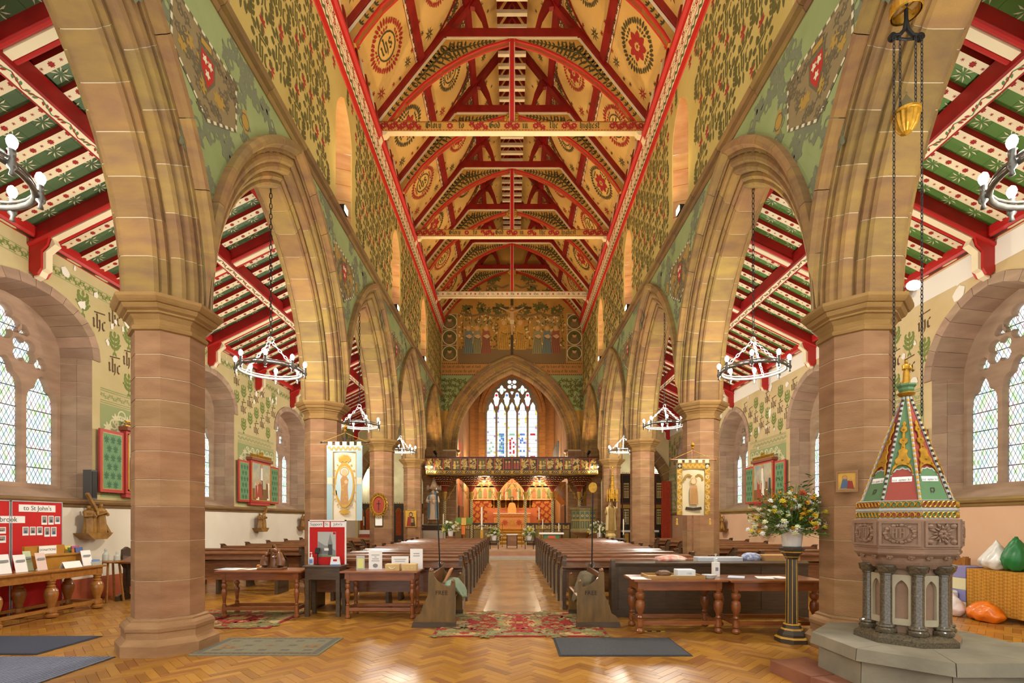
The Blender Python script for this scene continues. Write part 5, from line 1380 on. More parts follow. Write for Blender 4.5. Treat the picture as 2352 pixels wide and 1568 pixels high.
table('long honey oak refectory table with pot-shaped legs below the red notice boards', -7.62, -7.06, 5.9, 8.62, .74, LEG_C, m_honey, legs_y=[.06, .92, 1.77, 2.62], name='refectory_table', str_z=.13, top_t=.035, over=.03)
# dark stand
t = thing('dark_stand', 'plain dark oak stand carrying the red notice board', 'table', None, (-3.22, 7.75, 0))
MB().bbox(-.03, .57, -.03, .36, .775, .80, .008).build('tabletop', m_oak, t)
MB().box(0, .54, 0, .33, .58, .775).build('box_frame', m_oak, t)
for x in (.03, .51):
    for y in (.03, .3): MB().box(x-.03, x+.03, y-.03, y+.03, 0, .58).build('leg', m_oak, t)
# ================================================================== notice boards
m_bred = M('board_red', '#c81f1c', .85, var=.08, scale=30); m_alu = M('aluminium_edge', '#c9cbcb', .4, metal=.5); m_paper = M('paper_white', '#f4f3ee', .7); m_ink = M('printed_ink', '#4b4b4d', .8)
m_pgrey = M('print_grey', '#8d9190', .8); m_psky = M('print_sky', '#b9bdb9', .8); m_pgreen = M('print_green', '#7f8f6a', .8)
def words(s, size, O, U, Vv, N, parent, mat=None, name='lettering'):
    me = text_mesh(name, s, size, mat or m_ink, .0006); frame_to(me, O, U, Vv, N); return link(name, me, parent)
t = thing('notice_board', 'small red notice board headed Support St. John\'s with a church sketch', 'notice board', None, (-2.95, 7.96, .8))
MB().box(-.29, .29, 0, .02, 0, .70).build('red_panel', m_bred, t)
fr = MB().box(-.3, -.28, -.008, .025, 0, .71).box(.28, .3, -.008, .025, 0, .71).box(-.3, .3, -.008, .025, .69, .71).build('frame', m_white, t)
for s, x0, x1 in (('Support', -.285, -.065), ('St.', -.045, .04), ("John's", .06, .285)):
    p = MB().box(x0, x1, -.006, -.001, .595, .68).build('heading_strip', m_paper, t); words(s, .06, ((x0+x1)/2, -.0075, .64), (1, 0, 0), (0, 0, 1), (0, -1, 0), p)
p = MB().box(-.15, .14, -.006, -.001, .12, .52).build('poster', m_psky, t)
A = Art((-.005, -.006, .12), (1, 0, 0), (0, 0, 1), (0, -1, 0), [m_pgrey, m_ink, m_pgreen, m_bred, m_paper], .001)
A.poly([(-.14, .0), (.14, .0), (.14, .04), (-.14, .03)], 2); A.poly([(-.14, .25), (-.03, .18), (.02, .18), (.02, .03), (-.14, .03)], 0, .5); A.poly([(.02, .03), (.09, .03), (.09, .2), (.02, .2)], 1, .6); A.poly([(.015, .2), (.095, .2), (.055, .38)], 0, .8)
A.poly([(.09, .03), (.14, .03), (.14, .1), (.09, .13)], 0, .6); A.rect(.1, .14, .36, .395, 3, .8); A.rect(-.04, .03, .1, .14, 4, 1.)
for k in range(7): A.rect(-.13+k*.022, -.122+k*.022, .05, .15-k*.004, 1, .8)
A.build('church_sketch', p)
def red_board(y0, y1, label, strips, photos):
    t = thing('display_board', label, 'notice board', 'red display boards', (-7.78, y0, 0)); W = y1-y0
    MB().box(-.02, 0, .012, W-.012, .1, 1.8).build('red_panel', m_bred, t)
    MB().box(-.03, .01, 0, .012, 0, 1.81).box(-.03, .01, W-.012, W, 0, 1.81).box(-.03, .01, 0, W, 1.8, 1.815).build('frame', m_alu, t)
    for s, a, b, z0, z1, sz in strips:
        p = MB().box(.001, .005, a, b, z0, z1).build('heading_strip', m_paper, t)
        if s: words(s, sz, (.0065, (a+b)/2, (z0+z1)/2), (0, 1, 0), (0, 0, 1), (1, 0, 0), p)
    for a, z, w, h in photos:
        p = MB().box(.001, .004, a, a+w, z, z+h).build('photo_card', m_paper, t)
        A = Art((.004, a, z), (0, 1, 0), (0, 0, 1), (1, 0, 0), [m_ink, m_pgrey, M('photo_skin', '#b98d6c', .8), M('photo_blue', '#4c5c86', .8)], .001)
        A.rect(.012, w-.012, .035, h-.012, 1); A.poly([(w*.25, .035), (w*.75, .035), (w*.66, h*.55), (w*.34, h*.55)], 0 if int(a*90) % 2 else 3, .5); A.poly(disc(w/2, h*.66, w*.14, 8), 2, .6)
        A.build('picture', p)
red_board(7.74, 8.62, 'red display board headed to St John\'s behind the refectory table', [('to St John\'s', .12, .75, 1.64, 1.755, .105)], [(.5, 1.43, .1, .15), (.62, 1.43, .1, .15), (.74, 1.44, .1, .13), (.18, 1.26, .1, .14), (.3, 1.26, .1, .14), (.42, 1.26, .1, .14), (.55, 1.23, .1, .16), (.67, 1.23, .1, .16)])
red_board(6.84, 7.72, 'red display board at the edge of the picture headed Tuebrook', [('Welcome', .22, .72, 1.64, 1.755, .1), ('Tuebrook', .42, 1.12, 1.46, 1.57, .11)], [(.5, 1.3, .14, .1), (.68, 1.3, .14, .1), (.68, 1.16, .14, .11), (.5, 1.16, .14, .11)])
# ================================================================== mats and rugs
def flat_rug(name, label, x0, x1, y0, y1, mats, art=None, th=.01, cat='rug', rz=0.):
    t = thing(name, label, cat, None, ((x0+x1)/2, (y0+y1)/2, .001), rz); W, D = x1-x0, y1-y0
    MB().bbox(-W/2, W/2, -D/2, D/2, 0, th, .004).build('pile', mats[0], t)
    if art:
        A = Art((0, 0, th), (1, 0, 0), (0, 1, 0), (0, 0, 1), mats, .0008); A.dl = .3; art(A, W, D); A.build('woven_pattern', t)
    return t
def persian(A, W, D):
    e = .05; A.rect(-W/2+e, W/2-e, -D/2+e, D/2-e, 1); A.rect(-W/2+.32, W/2-.32, -D/2+.3, D/2-.3, 2, .2)
    rng = random.Random(int(W*100))
    for k in range(int(W*D*13)):
        x, y = rng.uniform(.03, W/2-.1), rng.uniform(.03, D/2-.1); inn = x < W/2-.34 and y < D/2-.32
        r = rng.uniform(0, 6); sc = rng.uniform(.16, .3); c1 = rng.choice((1, 5, 4)) if inn else rng.choice((4, 2, 5, 3))
        for ex in (-1, 1):
            for ey in (-1, 1):
                ml = [([(p[0]*ex, p[1]*ey) for p in pts], c) for pts, c in [([(sc*(q[0]*math.cos(r)-q[1]*math.sin(r)), sc*(q[0]*math.sin(r)+q[1]*math.cos(r))) for q in pts], c) for pts, c in m_scroll(3 if inn else 4, w=.22)]]
                A.motif(ml, ex*x, ey*y, 1., lay=.4)
                A.motif([(leaf(0, 0, g, .08, .05), c1) for g in np.arange(5)*2*PI/5], ex*(x+.05), ey*y, 1, r*ex*ey, lay=.55)
RUG = [M('rug_edge_red', '#8d1f24', .95, bump=.3, bscale=200), M('rug_beige', '#b79c63', .95), M('rug_gold', '#a68a4c', .95), M('rug_crimson', '#9c2a22', .95), M('rug_olive', '#7f7645', .95), M('rug_sage', '#8a8a62', .95)]
flat_rug('patterned_rug', 'large red edged floral rug at the foot of the central aisle', -1.04, 1.26, 6.42, 8.14, RUG, persian)
flat_rug('patterned_rug', 'worn floral rug under the left mahogany table', -5.0, -3.38, 6.92, 8.3, RUG, persian)
def bokhara(A, W, D):
    A.rect(-W/2+.03, W/2-.03, -D/2+.03, D/2-.03, 1); A.rect(-W/2+.08, W/2-.08, -D/2+.08, D/2-.08, 2, .2); A.rect(-W/2+.1, W/2-.1, -D/2+.1, D/2-.1, 0, .4)
    for i in range(22): A.rect(-W/2+.04+i*.065, -W/2+.07+i*.065, -D/2+.045, -D/2+.07, 3, .3); A.rect(-W/2+.04+i*.065, -W/2+.07+i*.065, D/2-.07, D/2-.045, 3, .3)
    rng = random.Random(2)
    for i in range(5):
        for j in range(3):
            x, y = -W/2+.2+i*(W-.4)/4, -D/2+.2+j*(D-.4)/2
            c = 3 if j == 1 and i % 2 == 0 else 2
            A.rect(x-.05, x+.05, y-.035, y+.035, c, .6); A.rect(x-.03, x+.03, y-.015, y+.015, 1, .7)
    for x, y in ((-.45, -.1), (.5, -.05)): A.rect(x-.1, x+.1, y-.06, y+.06, 3, .8); A.rect(x-.07, x+.07, y-.035, y+.035, 1, .9); A.rect(x-.03, x+.03, y-.02, y+.02, 3, 1.)
flat_rug('grey_rug', 'thin grey patterned rug beside the nearest left pier', -3.6, -2.15, 5.53, 6.36, [M('rug_grey', '#7d7960', .95, var=.15, scale=40), M('rug_dark', '#5f5f55', .95), M('rug_brown', '#6b5d4a', .95), M('rug_tan', '#8f6a3a', .95)], bokhara)
m_mat = M('mat_charcoal', '#56585a', .95, col2='#3f4145', scale=120, bump=.4, bscale=300); m_matedge = M('mat_rubber', '#2c2c2e', .8)
t = flat_rug('door_mat', 'dark grey rubber edged mat in front of the right aisle rug corner', .52, 2.0, 5.5, 6.36, [m_matedge], th=.006, cat='mat'); MB().box(-.715, .715, -.405, .405, .006, .012).build('fibre_top', m_mat, t)
m_matb = M('mat_slate', '#4d5468', .95, col2='#3b4152', scale=90, bump=.4, bscale=300)
t = flat_rug('door_mat', 'slate blue mat left of the nearest pier', -7.6, -5.3, 5.56, 6.46, [m_matedge], th=.006, cat='mat'); MB().box(-1.12, 1.12, -.42, .42, .006, .012).build('fibre_top', m_matb, t)
t = thing('entrance_grille', 'ribbed blue grey entrance matting at the bottom edge of the picture', 'mat', None, (-6.0, 4.8, .001))
MB().box(-1.75, 1.65, -1.0, .67, 0, .006).build('base_sheet', m_matedge, t); rb = MB().box(-.018, .018, -.98, .65, .006, .014).mesh('rib', M('mat_rib', '#8b93a8', .8, col2='#5b6278', scale=150))
for k in range(68): link('rib', rb, t, (-1.72+k*.05, 0, 0))
# worn runner down the central aisle
tag(MB().bbox(-.47, .49, 8.15, 17.9, .001, .006, .002).build('aisle_runner', M('runner_lino', '#a07d50', .28, col2='#87653e', scale=1.2, coat=.2, stretch=(2, 12, 1))), 'long pale polished runner strip down the central aisle', 'runner')
# ================================================================== figures, flowers, candles: shared builders
m_skin = M('statue_flesh', '#e2bd98', .6); m_hair = M('statue_hair', '#6b4a26', .7)
def fig(mb, h=1.5, w=.2, robe=0, skin=1, hair=2, mantle=None, fold=9, c=(0, 0, 0), arms='pray', seed=0, depth=.75):
    "standing robed figure: one continuous folded robe, neck, head, arms; height h, half width w at the hem"
    rng = random.Random(seed); ph = rng.uniform(0, 6); n = 26
    prof = [(1.0, 0), (1.02, .03), (.94, .2), (.86, .38), (.8, .52), (.86, .62), (.98, .72), (1.0, .78), (.82, .82), (.42, .845), (.3, .855)]
    V = []; Fc = []
    for r, z in prof:
        f = max(0, 1-z/.8)
        for i in range(n):
            a = 2*PI*i/n; k = 1+.10*f*math.sin(fold*a+ph+2*z)+.05*math.sin(3*a+ph)*f
            V.append((c[0]+r*w*k*math.cos(a)+.05*w*math.sin(6*z), c[1]+r*w*k*depth*math.sin(a)*(1 if z < .6 else .85), c[2]+z*h))
    for q in range(len(prof)-1):
        for i in range(n): j = (i+1) % n; Fc.append([q*n+i, q*n+j, q*n+n+j, q*n+n+i])
    Fc += [list(range(n-1, -1, -1)), [(len(prof)-1)*n+i for i in range(n)]]
    mb.mat(robe).add(V, Fc)
    hx, hz = c[0], c[2]+h*.92
    mb.mat(skin).lathe([(.05*h*.6, -.085*h), (.03*h, -.06*h), (.04*h, -.045*h), (.05*h, -.01*h), (.048*h, .03*h), (.035*h, .06*h), (.001, .075*h)], 12, (hx, c[1]-.01*h, hz), 0, False, .86, 1.)
    mb.mat(hair).ball((hx, c[1]+.012*h, hz+.015*h), .056*h, 10, 7, .95, 1., 1.15)
    mb.ball((hx, c[1]+.03*h, hz-.03*h), .05*h, 8, 5, 1., .8, 1.2)
    mb.mat(skin).ball((hx, c[1]-.06*h, hz-.002*h), .01*h, 6, 4)
    for e in (-1, 1):
        s = (c[0]+e*w*.85, c[1], c[2]+.76*h); el = (c[0]+e*w*1.12, c[1]-w*.4, c[2]+.6*h)
        ha = {'pray': (c[0]+e*.02*h, c[1]-w*.95, c[2]+.68*h), 'out': (c[0]+e*w*1.3, c[1]-w*.8, c[2]+.72*h), 'hold': (c[0]-.02*h+e*.05*h, c[1]-w*.95, c[2]+.63*h), 'up': (c[0]+e*w*1.2, c[1]-w*.4, c[2]+(.95 if e > 0 else .6)*h)}[arms]
        mb.mat(robe).tube([s, el, ((el[0]+ha[0])/2, (el[1]+ha[1])/2, (el[2]+ha[2])/2)], [.05*h, .05*h, .055*h], 9)
        mb.mat(skin).tube([((el[0]+ha[0])/2, (el[1]+ha[1])/2, (el[2]+ha[2])/2), ha], [.025*h, .02*h], 7); mb.ball(ha, .024*h, 7, 5, 1, 1, 1.2)
    if mantle is not None:
        V = []; Fc = []; m = 15
        for z, r in ((.04, 1.12), (.25, 1.08), (.5, 1.02), (.7, 1.12), (.8, 1.02), (.85, .5), (.95, .36), (1.0, .2)):
            for i in range(m):
                a = PI*(-.3+1.6*i/(m-1)); V.append((c[0]+r*w*math.cos(a)*(1+.05*math.sin(7*a+ph)), c[1]+r*w*.85*math.sin(a)+.004, c[2]+z*h))
        for q in range(7):
            for i in range(m-1): Fc.append([q*m+i, q*m+i+1, q*m+m+i+1, q*m+m+i])
        mb.mat(mantle).add(V, Fc)
    return mb
def bouquet(t, R, H, seed, pal, leafm, nb=26, nl=70, bs=.07, z0=0.):
    "loose arrangement: leaf sprays in one part, each blossom a part"
    rng = random.Random(seed); lf = MB()
    for k in range(nl):
        a, e = rng.uniform(0, 2*PI), rng.uniform(-.15, 1.35); L = rng.uniform(.6, 1.1)
        d = Vector((math.cos(a)*math.cos(e)*R, math.sin(a)*math.cos(e)*R*.8, math.sin(e)*H)); p = d*L
        lf.mat(0).tube([(0, 0, 0), tuple(p*.6), tuple(p)], .003, 3)
        for q in range(4):
            c = p*(.55+.15*q); s = Vector((rng.uniform(-1, 1), rng.uniform(-1, 1), rng.uniform(-.6, 1))).normalized()*bs*rng.uniform(.5, 1.0); w = s.cross(Vector((rng.random(), rng.random(), 1))).normalized()*bs*.27
            lf.add([c, c+s*.5+w, c+s, c+s*.5-w], [[0, 1, 2, 3]])
    lf.build('foliage', leafm, t, (0, 0, z0))
    for k in range(nb):
        a, e = rng.uniform(0, 2*PI), rng.uniform(-.1, 1.4); L = rng.uniform(.55, .95)
        p = Vector((math.cos(a)*math.cos(e)*R, math.sin(a)*math.cos(e)*R*.8, math.sin(e)*H))*L
        link('blossom', BLOS[rng.choice(pal)], t, (p.x, p.y, p.z+z0), (rng.uniform(-.8, .8), rng.uniform(-.8, .8), rng.uniform(0, 6)), [rng.uniform(.8, 1.25)*bs/.07]*3)
def blossom(col, name, n=7, r=.06):
    b = MB()
    for lay in range(2):
        for i in range(n):
            a = 2*PI*(i+.5*lay)/n; rr = r*(1-.3*lay); up = .012+.022*lay
            b.add([(0, 0, 0), (rr*.6*math.cos(a-.4), rr*.6*math.sin(a-.4), up), (rr*math.cos(a), rr*math.sin(a), up*1.6-.01), (rr*.6*math.cos(a+.4), rr*.6*math.sin(a+.4), up)], [[0, 1, 2, 3]])
    b.ball((0, 0, .018), r*.25, 6, 4); return b.mesh('blossom', M(name, col, .7, var=.15, scale=30))
BLOS = {'white': blossom('#f3f3ee', 'petal_white'), 'yellow': blossom('#e6d53c', 'petal_yellow'), 'pale': blossom('#eef0c4', 'petal_pale'), 'gold': blossom('#e0a81c', 'petal_gold', 9, .055), 'orange': blossom('#d9732a', 'petal_orange'), 'red': blossom('#b3362c', 'petal_red', 6, .045)}
m_leaf1 = M('leaf_fresh', '#6f8f35', .6, var=.4, scale=20); m_leaf2 = M('leaf_deep', '#4d6b2c', .55, var=.4, scale=20)
pot_me = MB().lathe([(.085, 0), (.09, .005), (.118, .2), (.125, .205), (.125, .225), (.11, .225), (.105, .19), (.08, .02)], 20).mesh('pot', M('pot_white', '#eeeeea', .4)); autosmooth(pot_me)
def flower_pot(x, y, z, label, seed, pal, R=.42, H=.42, stand=None, bs=.085, nb=30):
    t = thing('flower_arrangement', label, 'flowers', 'white and yellow flower arrangements', (x, y, z)); link('pot', pot_me, t); bouquet(t, R, H, seed, pal, m_leaf1, nb, 60, bs, .2); return t
def candle(x, y, z, h, label, stick='gold', ch=.35, r=.02, name='altar_candle', group=None):
    t = thing(name, label, 'candlestick', group, (x, y, z)); m = {'gold': m_gold, 'white': m_silver, 'red': m_redbright}[stick]
    s = MB().lathe([(.09, 0), (.09, .02), (.04, .05), (.025, .08), (.04, .1), (.02, .13), (.016, h*.4), (.035, h*.42), (.016, h*.45), (.014, h*.92), (.05, h*.96), (.045, h), (.01, h)], 12).build('candlestick', m, t); autosmooth(s)
    MB().lathe([(r, h), (r, h+ch), (.004, h+ch+.005), (.003, h+ch+.03)], 10).build('wax_candle', m_candle, t)
    return t
# ================================================================== steps of the chancel
PLAT = .3
st = thing('chancel_step', 'pale carpeted step at the east end of the central aisle', 'step', None, (0, 18.75, 0)); MB().box(-3.3, 3.3, 0, 6.1, 0, .15).build('tread', M('step_carpet', '#cfcab2', .9, var=.1), st)
s2 = MB().box(-3.3, 3.3, .75, 6.1, .15, .30).build('upper_tread', M('step_stone', '#b98f66', .6, var=.2, scale=3), st)
MB().box(-3.3, 3.3, .02, .73, .15, .156).build('nosing_strip', M('step_pink', '#b07c70', .8), st)
# ================================================================== rood screen
SY = 24.45
m_scd = M('screen_dark', '#3f2413', .5, var=.2, scale=8); m_scg = M('screen_green', '#47563a', .55); m_scr = M('screen_rib', '#a5472f', .5); m_sccream = M('screen_cream', '#dcc07a', .5, var=.2, scale=8); m_scgold = M('screen_gilt', '#c29a3f', .4, metal=.4, var=.3, scale=25)
rs = thing('rood_screen', 'carved gilded rood screen with fan coving and loft parapet across the chancel', 'rood screen', None, (0, SY, 0))
PXS = [-3.3, -1.98, -.66, .66, 1.98, 3.3]
post = MB().box(-.055, .055, -.055, .055, PLAT, 2.5).mesh('post', m_sccream)
pst = MB()
for k in range(24): z = PLAT+.1+k*.09; pst.add([(-.057, -.057, z), (.057, -.057, z+.08), (.057, -.057, z+.12), (-.057, -.057, z+.04)], [[0, 1, 2, 3]])
pst_me = pst.mesh('spiral_stripe', m_scg)
capm = MB().lathe([(.06, 2.46), (.075, 2.5), (.06, 2.53), (.065, 2.6), (.1, 2.78), (.12, 2.86), (.12, 2.9)], 8).mesh('capital', m_scgold)
PYF = 23.42-SY
def fan_mesh(x, half, leftlim):
    "quarter trumpet of fan coving: ribs and webs from the capital out to the loft edge"
    web = MB(); rib = MB(); dot = MB(); N, K = 10, 8; S = {}
    for i in range(N+1):
        a = PI+PI*i/N                          # fan spread towards the nave
        for k in range(K+1):
            t = k/K; r = .07+1.0*t**1.35; z = 2.88+.75*t**.85
            px, py = r*math.cos(a)*.66, r*math.sin(a)*1.05
            px = max(-half, min(half, px)); py = max(PYF+.05, py)
            S[i, k] = (px, py, z)
    for i in range(N):
        for k in range(K): web.quad(S[i, k], S[i+1, k], S[i+1, k+1], S[i, k+1])
    for i in range(0, N+1, 1):
        rib.tube([S[i, k] for k in range(K+1)], .016, 5)
        if i < N:
            for k in (3, 5, 6, 7):
                a, b = Vector(S[i, k]), Vector(S[i+1, k]); m = (a+b)/2
                dot.ball((m.x, m.y-.02, m.z-.01), .026, 6, 4, 1.6, 1, .7)
    hoop = [S[i, 4] for i in range(N+1)]; rib.tube(hoop, .014, 5)
    return web.mesh('coving_web', m_scd), rib.mesh('coving_ribs', m_scr), dot.mesh('gilt_studs', m_sccream)
FAN = fan_mesh(0, .66, 0)
bracket = MB()
for e in (-1, 1):
    pts = [(e*.08, 0, 2.5), (e*.2, 0, 2.62), (e*.27, 0, 2.85), (e*.42, 0, 2.98), (e*.5, 0, 3.2), (e*.62, 0, 3.3)]
    bracket.tube(pts, .016, 5)
    for q in pts[1:-1]: bracket.tube([(q[0]+.06*math.cos(g), -.01, q[2]+.06*math.sin(g)) for g in np.arange(8)*PI/4], .011, 4, closed=True)
br_me = bracket.mesh('pierced_bracket', m_scgold)
for x in PXS:
    p = link('post', post, rs, (x, 0, 0)); link('spiral_stripe', pst_me, p); link('capital', capm, p); link('pierced_bracket', br_me, p)
    f = link('coving_web', FAN[0], rs, (x, 0, 0)); link('coving_ribs', FAN[1], f); link('gilt_studs', FAN[2], f)
MB().box(-3.95, 3.95, PYF-.02, .6, 3.6, 3.66).build('loft_floor', m_scd, rs)
co = MB().prism([(PYF, 3.62), (PYF-.1, 3.66), (PYF-.12, 3.72), (PYF-.1, 3.84), (PYF, 3.86)], -4.03, 4.03, 'x').build('cornice_band', m_scgold, rs)
A = Art((0, PYF-.115, 3.68), (1, 0, 0), (0, 0, 1), (0, -1, 0), [m_dark, m_sccream], .006)
for k in range(18):
    x = -3.83+k*.45
    A.poly([(x-.15, .02), (x+.15, .02), (x+.17, .07), (x+.15, .13), (x-.15, .13), (x-.17, .07)], 0)
    for g in range(5): A.poly(leaf(x-.12+g*.05, .05+.03*(g % 2), .5, .07, .03), 1, 1)
A.build('carved_leaf_blocks', co)
MB().box(-4.03, 4.03, PYF-.05, PYF, 3.86, 4.44).build('parapet_back', m_scd, rs)
tr = MB().prism([(PYF-.1, 4.42), (PYF+.03, 4.42), (PYF+.03, 4.48), (PYF-.1, 4.48)], -4.06, 4.06, 'x').build('top_rail', m_scd, rs)
MB().box(-4.04, 4.04, PYF-.09, PYF-.05, 4.40, 4.42).build('top_fillet', m_scr, rs)
m_pol = M('panel_olive', '#6b5f2c', .6); m_pdk = M('panel_umber2', '#4a3a22', .6)
npan = 20; pw = 8.06/npan
for k in range(npan):
    x = -4.03+pw*k
    MB().box(x-.025, x+.025, PYF-.085, PYF-.05, 3.86, 4.41).build('stile', m_scr, rs)
    fp = k in (3, 6, 13, 16); cp = k in (9, 10)
    p = MB().box(x+.03, x+pw-.03, PYF-.062, PYF-.05, 3.89, 4.39).build('painted_panel', m_pol if fp else m_pdk, rs)
    A = Art((x+pw/2, PYF-.062, 4.14), (1, 0, 0), (0, 0, 1), (0, -1, 0), [m_sccream, m_scgold, m_scr, m_pdk, MATS['mural_flesh'], MATS['mural_robe_grey']], .003); rng = random.Random(k)
    if fp or cp:
        for e in (-1, 1):
            A.poly([(e*.07-.06, -.23), (e*.07+.06, -.23), (e*.07+.045, .05), (e*.07-.045, .05)], 2 if cp else (5 if e > 0 else 1), .5); A.poly(disc(e*.07, .1, .05, 9), 1, .6); A.poly(disc(e*.07, .095, .03, 8), 4, .8)
        if fp: A.motif(line([(-.16, -.05), (0, -.09), (.16, -.05)], .045, 0), 0, 0, 1, lay=1)
    else:
        for g in range(26):
            u, v = rng.uniform(-.14, .14), rng.uniform(-.22, .22); A.motif(m_scroll(1 if g % 3 else 0, w=.2), u-.05, v, .11, rng.uniform(0, 6), lay=.5)
        for u, v in ((-.08, .12), (.08, -.12), (.07, .1), (-.07, -.1)): A.poly(disc(u, v, .028, 7), 0, .9)
    A.build('gilt_scrollwork', p)
# dado panels of the screen
m_scp = M('screen_panel_gold', '#b4923f', .5)
for b in range(5):
    if b == 2: continue
    x0 = PXS[b]+.06; w = 1.2; dp = MB().box(x0, x0+w, -.02, .02, PLAT, 1.35).build('dado_panel', m_scd, rs)
    MB().box(x0-.02, x0+w+.02, -.06, .05, 1.32, 1.38).build('dado_rail', m_scd, dp)
    for j in range(3):
        A = Art((x0+.2+j*.4, -.02, PLAT+.5), (1, 0, 0), (0, 0, 1), (0, -1, 0), [m_scp, m_scd, m_sccream, m_scg], .004)
        A.rect(-.16, .16, -.4, .24, 0); A.poly([(-.16, .28), (.16, .28), (.16, .5), (0, .44), (-.16, .5)], 0)
        for u in range(4):
            for v in range(8): A.motif(ring(0, 0, .042, .012, 1, 8)+[(disc(0, 0, .018, 6), 1 if (u+v) % 2 else 3)], -.12+u*.08, -.36+v*.08, 1., lay=1)
        A.motif(ring(0, 0, .09, .02, 1, 10), 0, .38, 1, lay=1)
        A.build('gilt_diaper', dp); MB().box(x0+j*.4-.012, x0+j*.4+.012, -.045, -.02, PLAT, 1.32).build('muntin', m_scd, dp)
lampm = MB().lathe([(.02, .1), (.05, .08), (.05, 0), (.03, -.02)], 10).mesh('lamp_head', m_silver); blb = MB().ball((0, 0, -.03), .04, 8, 5).mesh('light_bulb', m_bulb)
for i, (x, y, z, lb) in enumerate([(-3.98, PYF-.3, 4.02, 'outer lamp at the left end of the loft parapet'), (-3.72, PYF-.3, 4.02, 'inner lamp at the left end of the loft parapet'), (3.72, PYF-.3, 4.02, 'inner lamp at the right end of the loft parapet'), (3.98, PYF-.3, 4.02, 'outer lamp at the right end of the loft parapet'), (-1.32, -.45, 3.42, 'lit lamp under the screen coving left of the middle'), (1.32, -.45, 3.42, 'lit lamp under the screen coving right of the middle')]):
    t = thing('screen_lamp', lb, 'lamp', 'rood screen lamps', (x, SY+y, z)); link('lamp_head', lampm, t); link('light_bulb', blb, t)
    MB().tube([(0, 0, .09), (0, .12, .13), (0, .3, .1)], .012, 6).build('arm', m_silver, t)
    point_light('lamp_light', (0, -.05, -.12), 7 if i < 4 else 22, (1, .85, .62), .06, t)
for sd, sn in ((-1, 'left'), (1, 'right')):
    t = thing('parapet_spotlight', f'black spotlight on a corbel above the {sn} end of the rood loft', 'spotlight', None, (sd*3.6, SY+PYF+.3, 4.49))
    MB().box(-.04, .04, -.04, .04, 0, .1).build('foot', m_black, t); MB().lathe([(.05, 0), (.07, .06), (.07, .2), (.05, .22)], 10).build('lamp_head', m_black, t, (0, 0, .15), (.9, 0, sd*.5))
    spot_light('flood_beam', (0, .1, .3), (-sd*1.4, .4, 3.5), 120, WARM, 120, .8, .08, t)
# ================================================================== chancel furnishings
def add_fill_lamp(wx, y, z, power, col, label):
    "added fill light in an invented wall fitting, chancel or chapel side wall"
    t = thing('fill_lamp', label, 'lamp', 'added fill lamps beyond the arches', (wx, y, z)); e = -1 if wx > 0 else 1
    MB().tube([(0, 0, 0), (e*.18, 0, .06), (e*.3, 0, 0)], .018, 6).build('arm', m_black, t); MB().lathe([(.03, .02), (.09, -.06), (.1, -.1), (.085, -.1)], 12, (e*.3, 0, 0)).build('shade', m_goldp, t); MB().ball((e*.3, 0, -.1), .04, 8, 6).build('light_bulb', m_bulb, t)
    point_light('lamp_light', (e*.45, 0, -.22), power, col, .12, t)
for sd, sn in ((-1, 'left'), (1, 'right')):  # made-up lamps, added to brighten the chancel and side chapels
    add_fill_lamp(sd*3.03, 32.6, 4.9, 360, (1, .8, .56), f'added fill lamp beside the high altar on the {sn}')
    add_fill_lamp(sd*3.03, 26.55, 4.6, 150, (1, .8, .56), f'added fill lamp over the choir stall on the {sn}')
    add_fill_lamp(sd*8.28, 28.2, 4.4, 160, (1, .92, .8), f'added fill lamp on the outer wall of the {sn} chapel')
cs = thing('sanctuary_steps', 'gold carpeted steps rising to the high altar', 'steps', None, (0, 24.9, 0)); m_gcar = M('gold_carpet', '#b98a2e', .9, var=.15, scale=6)
for k, (y, z) in enumerate(((0, .42), (1.6, .55), (4.2, .68), (6.0, .81), (7.4, .95))): MB().box(-.62 if k < 2 else -2.4, .62 if k < 2 else 2.4, y, 11, z-.14, z).build('tread', m_gcar, cs)
struct(MB().box(-3, 3, 25, 36.2, .15, .30).build('floor_chancel', M('chancel_floor', '#8a5a2c', .4)), 'wood floor of the chancel')
al = thing('high_altar', 'high altar with a gold embroidered frontal seen through the screen', 'altar', None, (0, 33.4, .95)); m_frontal = M('frontal_gold', '#deaa70', .7, col2='#cc8a4c', scale=14)
MB().bbox(-1.2, 1.2, 0, .8, 0, 1.0, .01).build('frontal', m_frontal, al); MB().box(-1.25, 1.25, -.03, .82, 1.0, 1.05).build('mensa', m_white, al)
sf = MB().box(-1.23, 1.23, -.02, 0, .82, 1.0).build('superfrontal', M('superfrontal_red', '#cf6f3c', .7), al)
A = Art((0, 0, 0), (1, 0, 0), (0, 0, 1), (0, -1, 0), [m_goldp, M('frontal_rose', '#b5532f', .7)], .025)
for k in range(9): A.motif(m_scroll(0, w=.15), -1.15+k*.26, .91, .26, sy=.6)
for k in range(5): A.motif([(leaf(0, 0, g, .22, .09), k % 2) for g in np.arange(8)*PI/4], -.95+k*.475, .42, 1.)
A.build('embroidery', al)
MB().box(-1.7, 1.7, .8, 1.1, 0, 1.25).box(-1.7, 1.7, .95, 1.1, 1.25, 1.42).build('gradine', M('gradine_red', '#b5663a', .6), al)
tb = thing('tabernacle', 'orange veiled tabernacle with a silver monstrance on the high altar', 'tabernacle', None, (0, 34.1, 2.0)); MB().lathe([(.3, 0), (.3, .3), (.22, .62), (.16, .7), (.05, .72)], 10).build('veil', M('veil_orange', '#d9a055', .7, var=.2, scale=10), tb)
MB().lathe([(.1, .72), (.03, .76), (.025, .86), (.001, .88)], 10).tube([(.12*math.cos(a), 0, 1.0+.12*math.sin(a)) for a in np.arange(14)*2*PI/14], .025, 6, closed=True).build('monstrance', m_silver, tb)
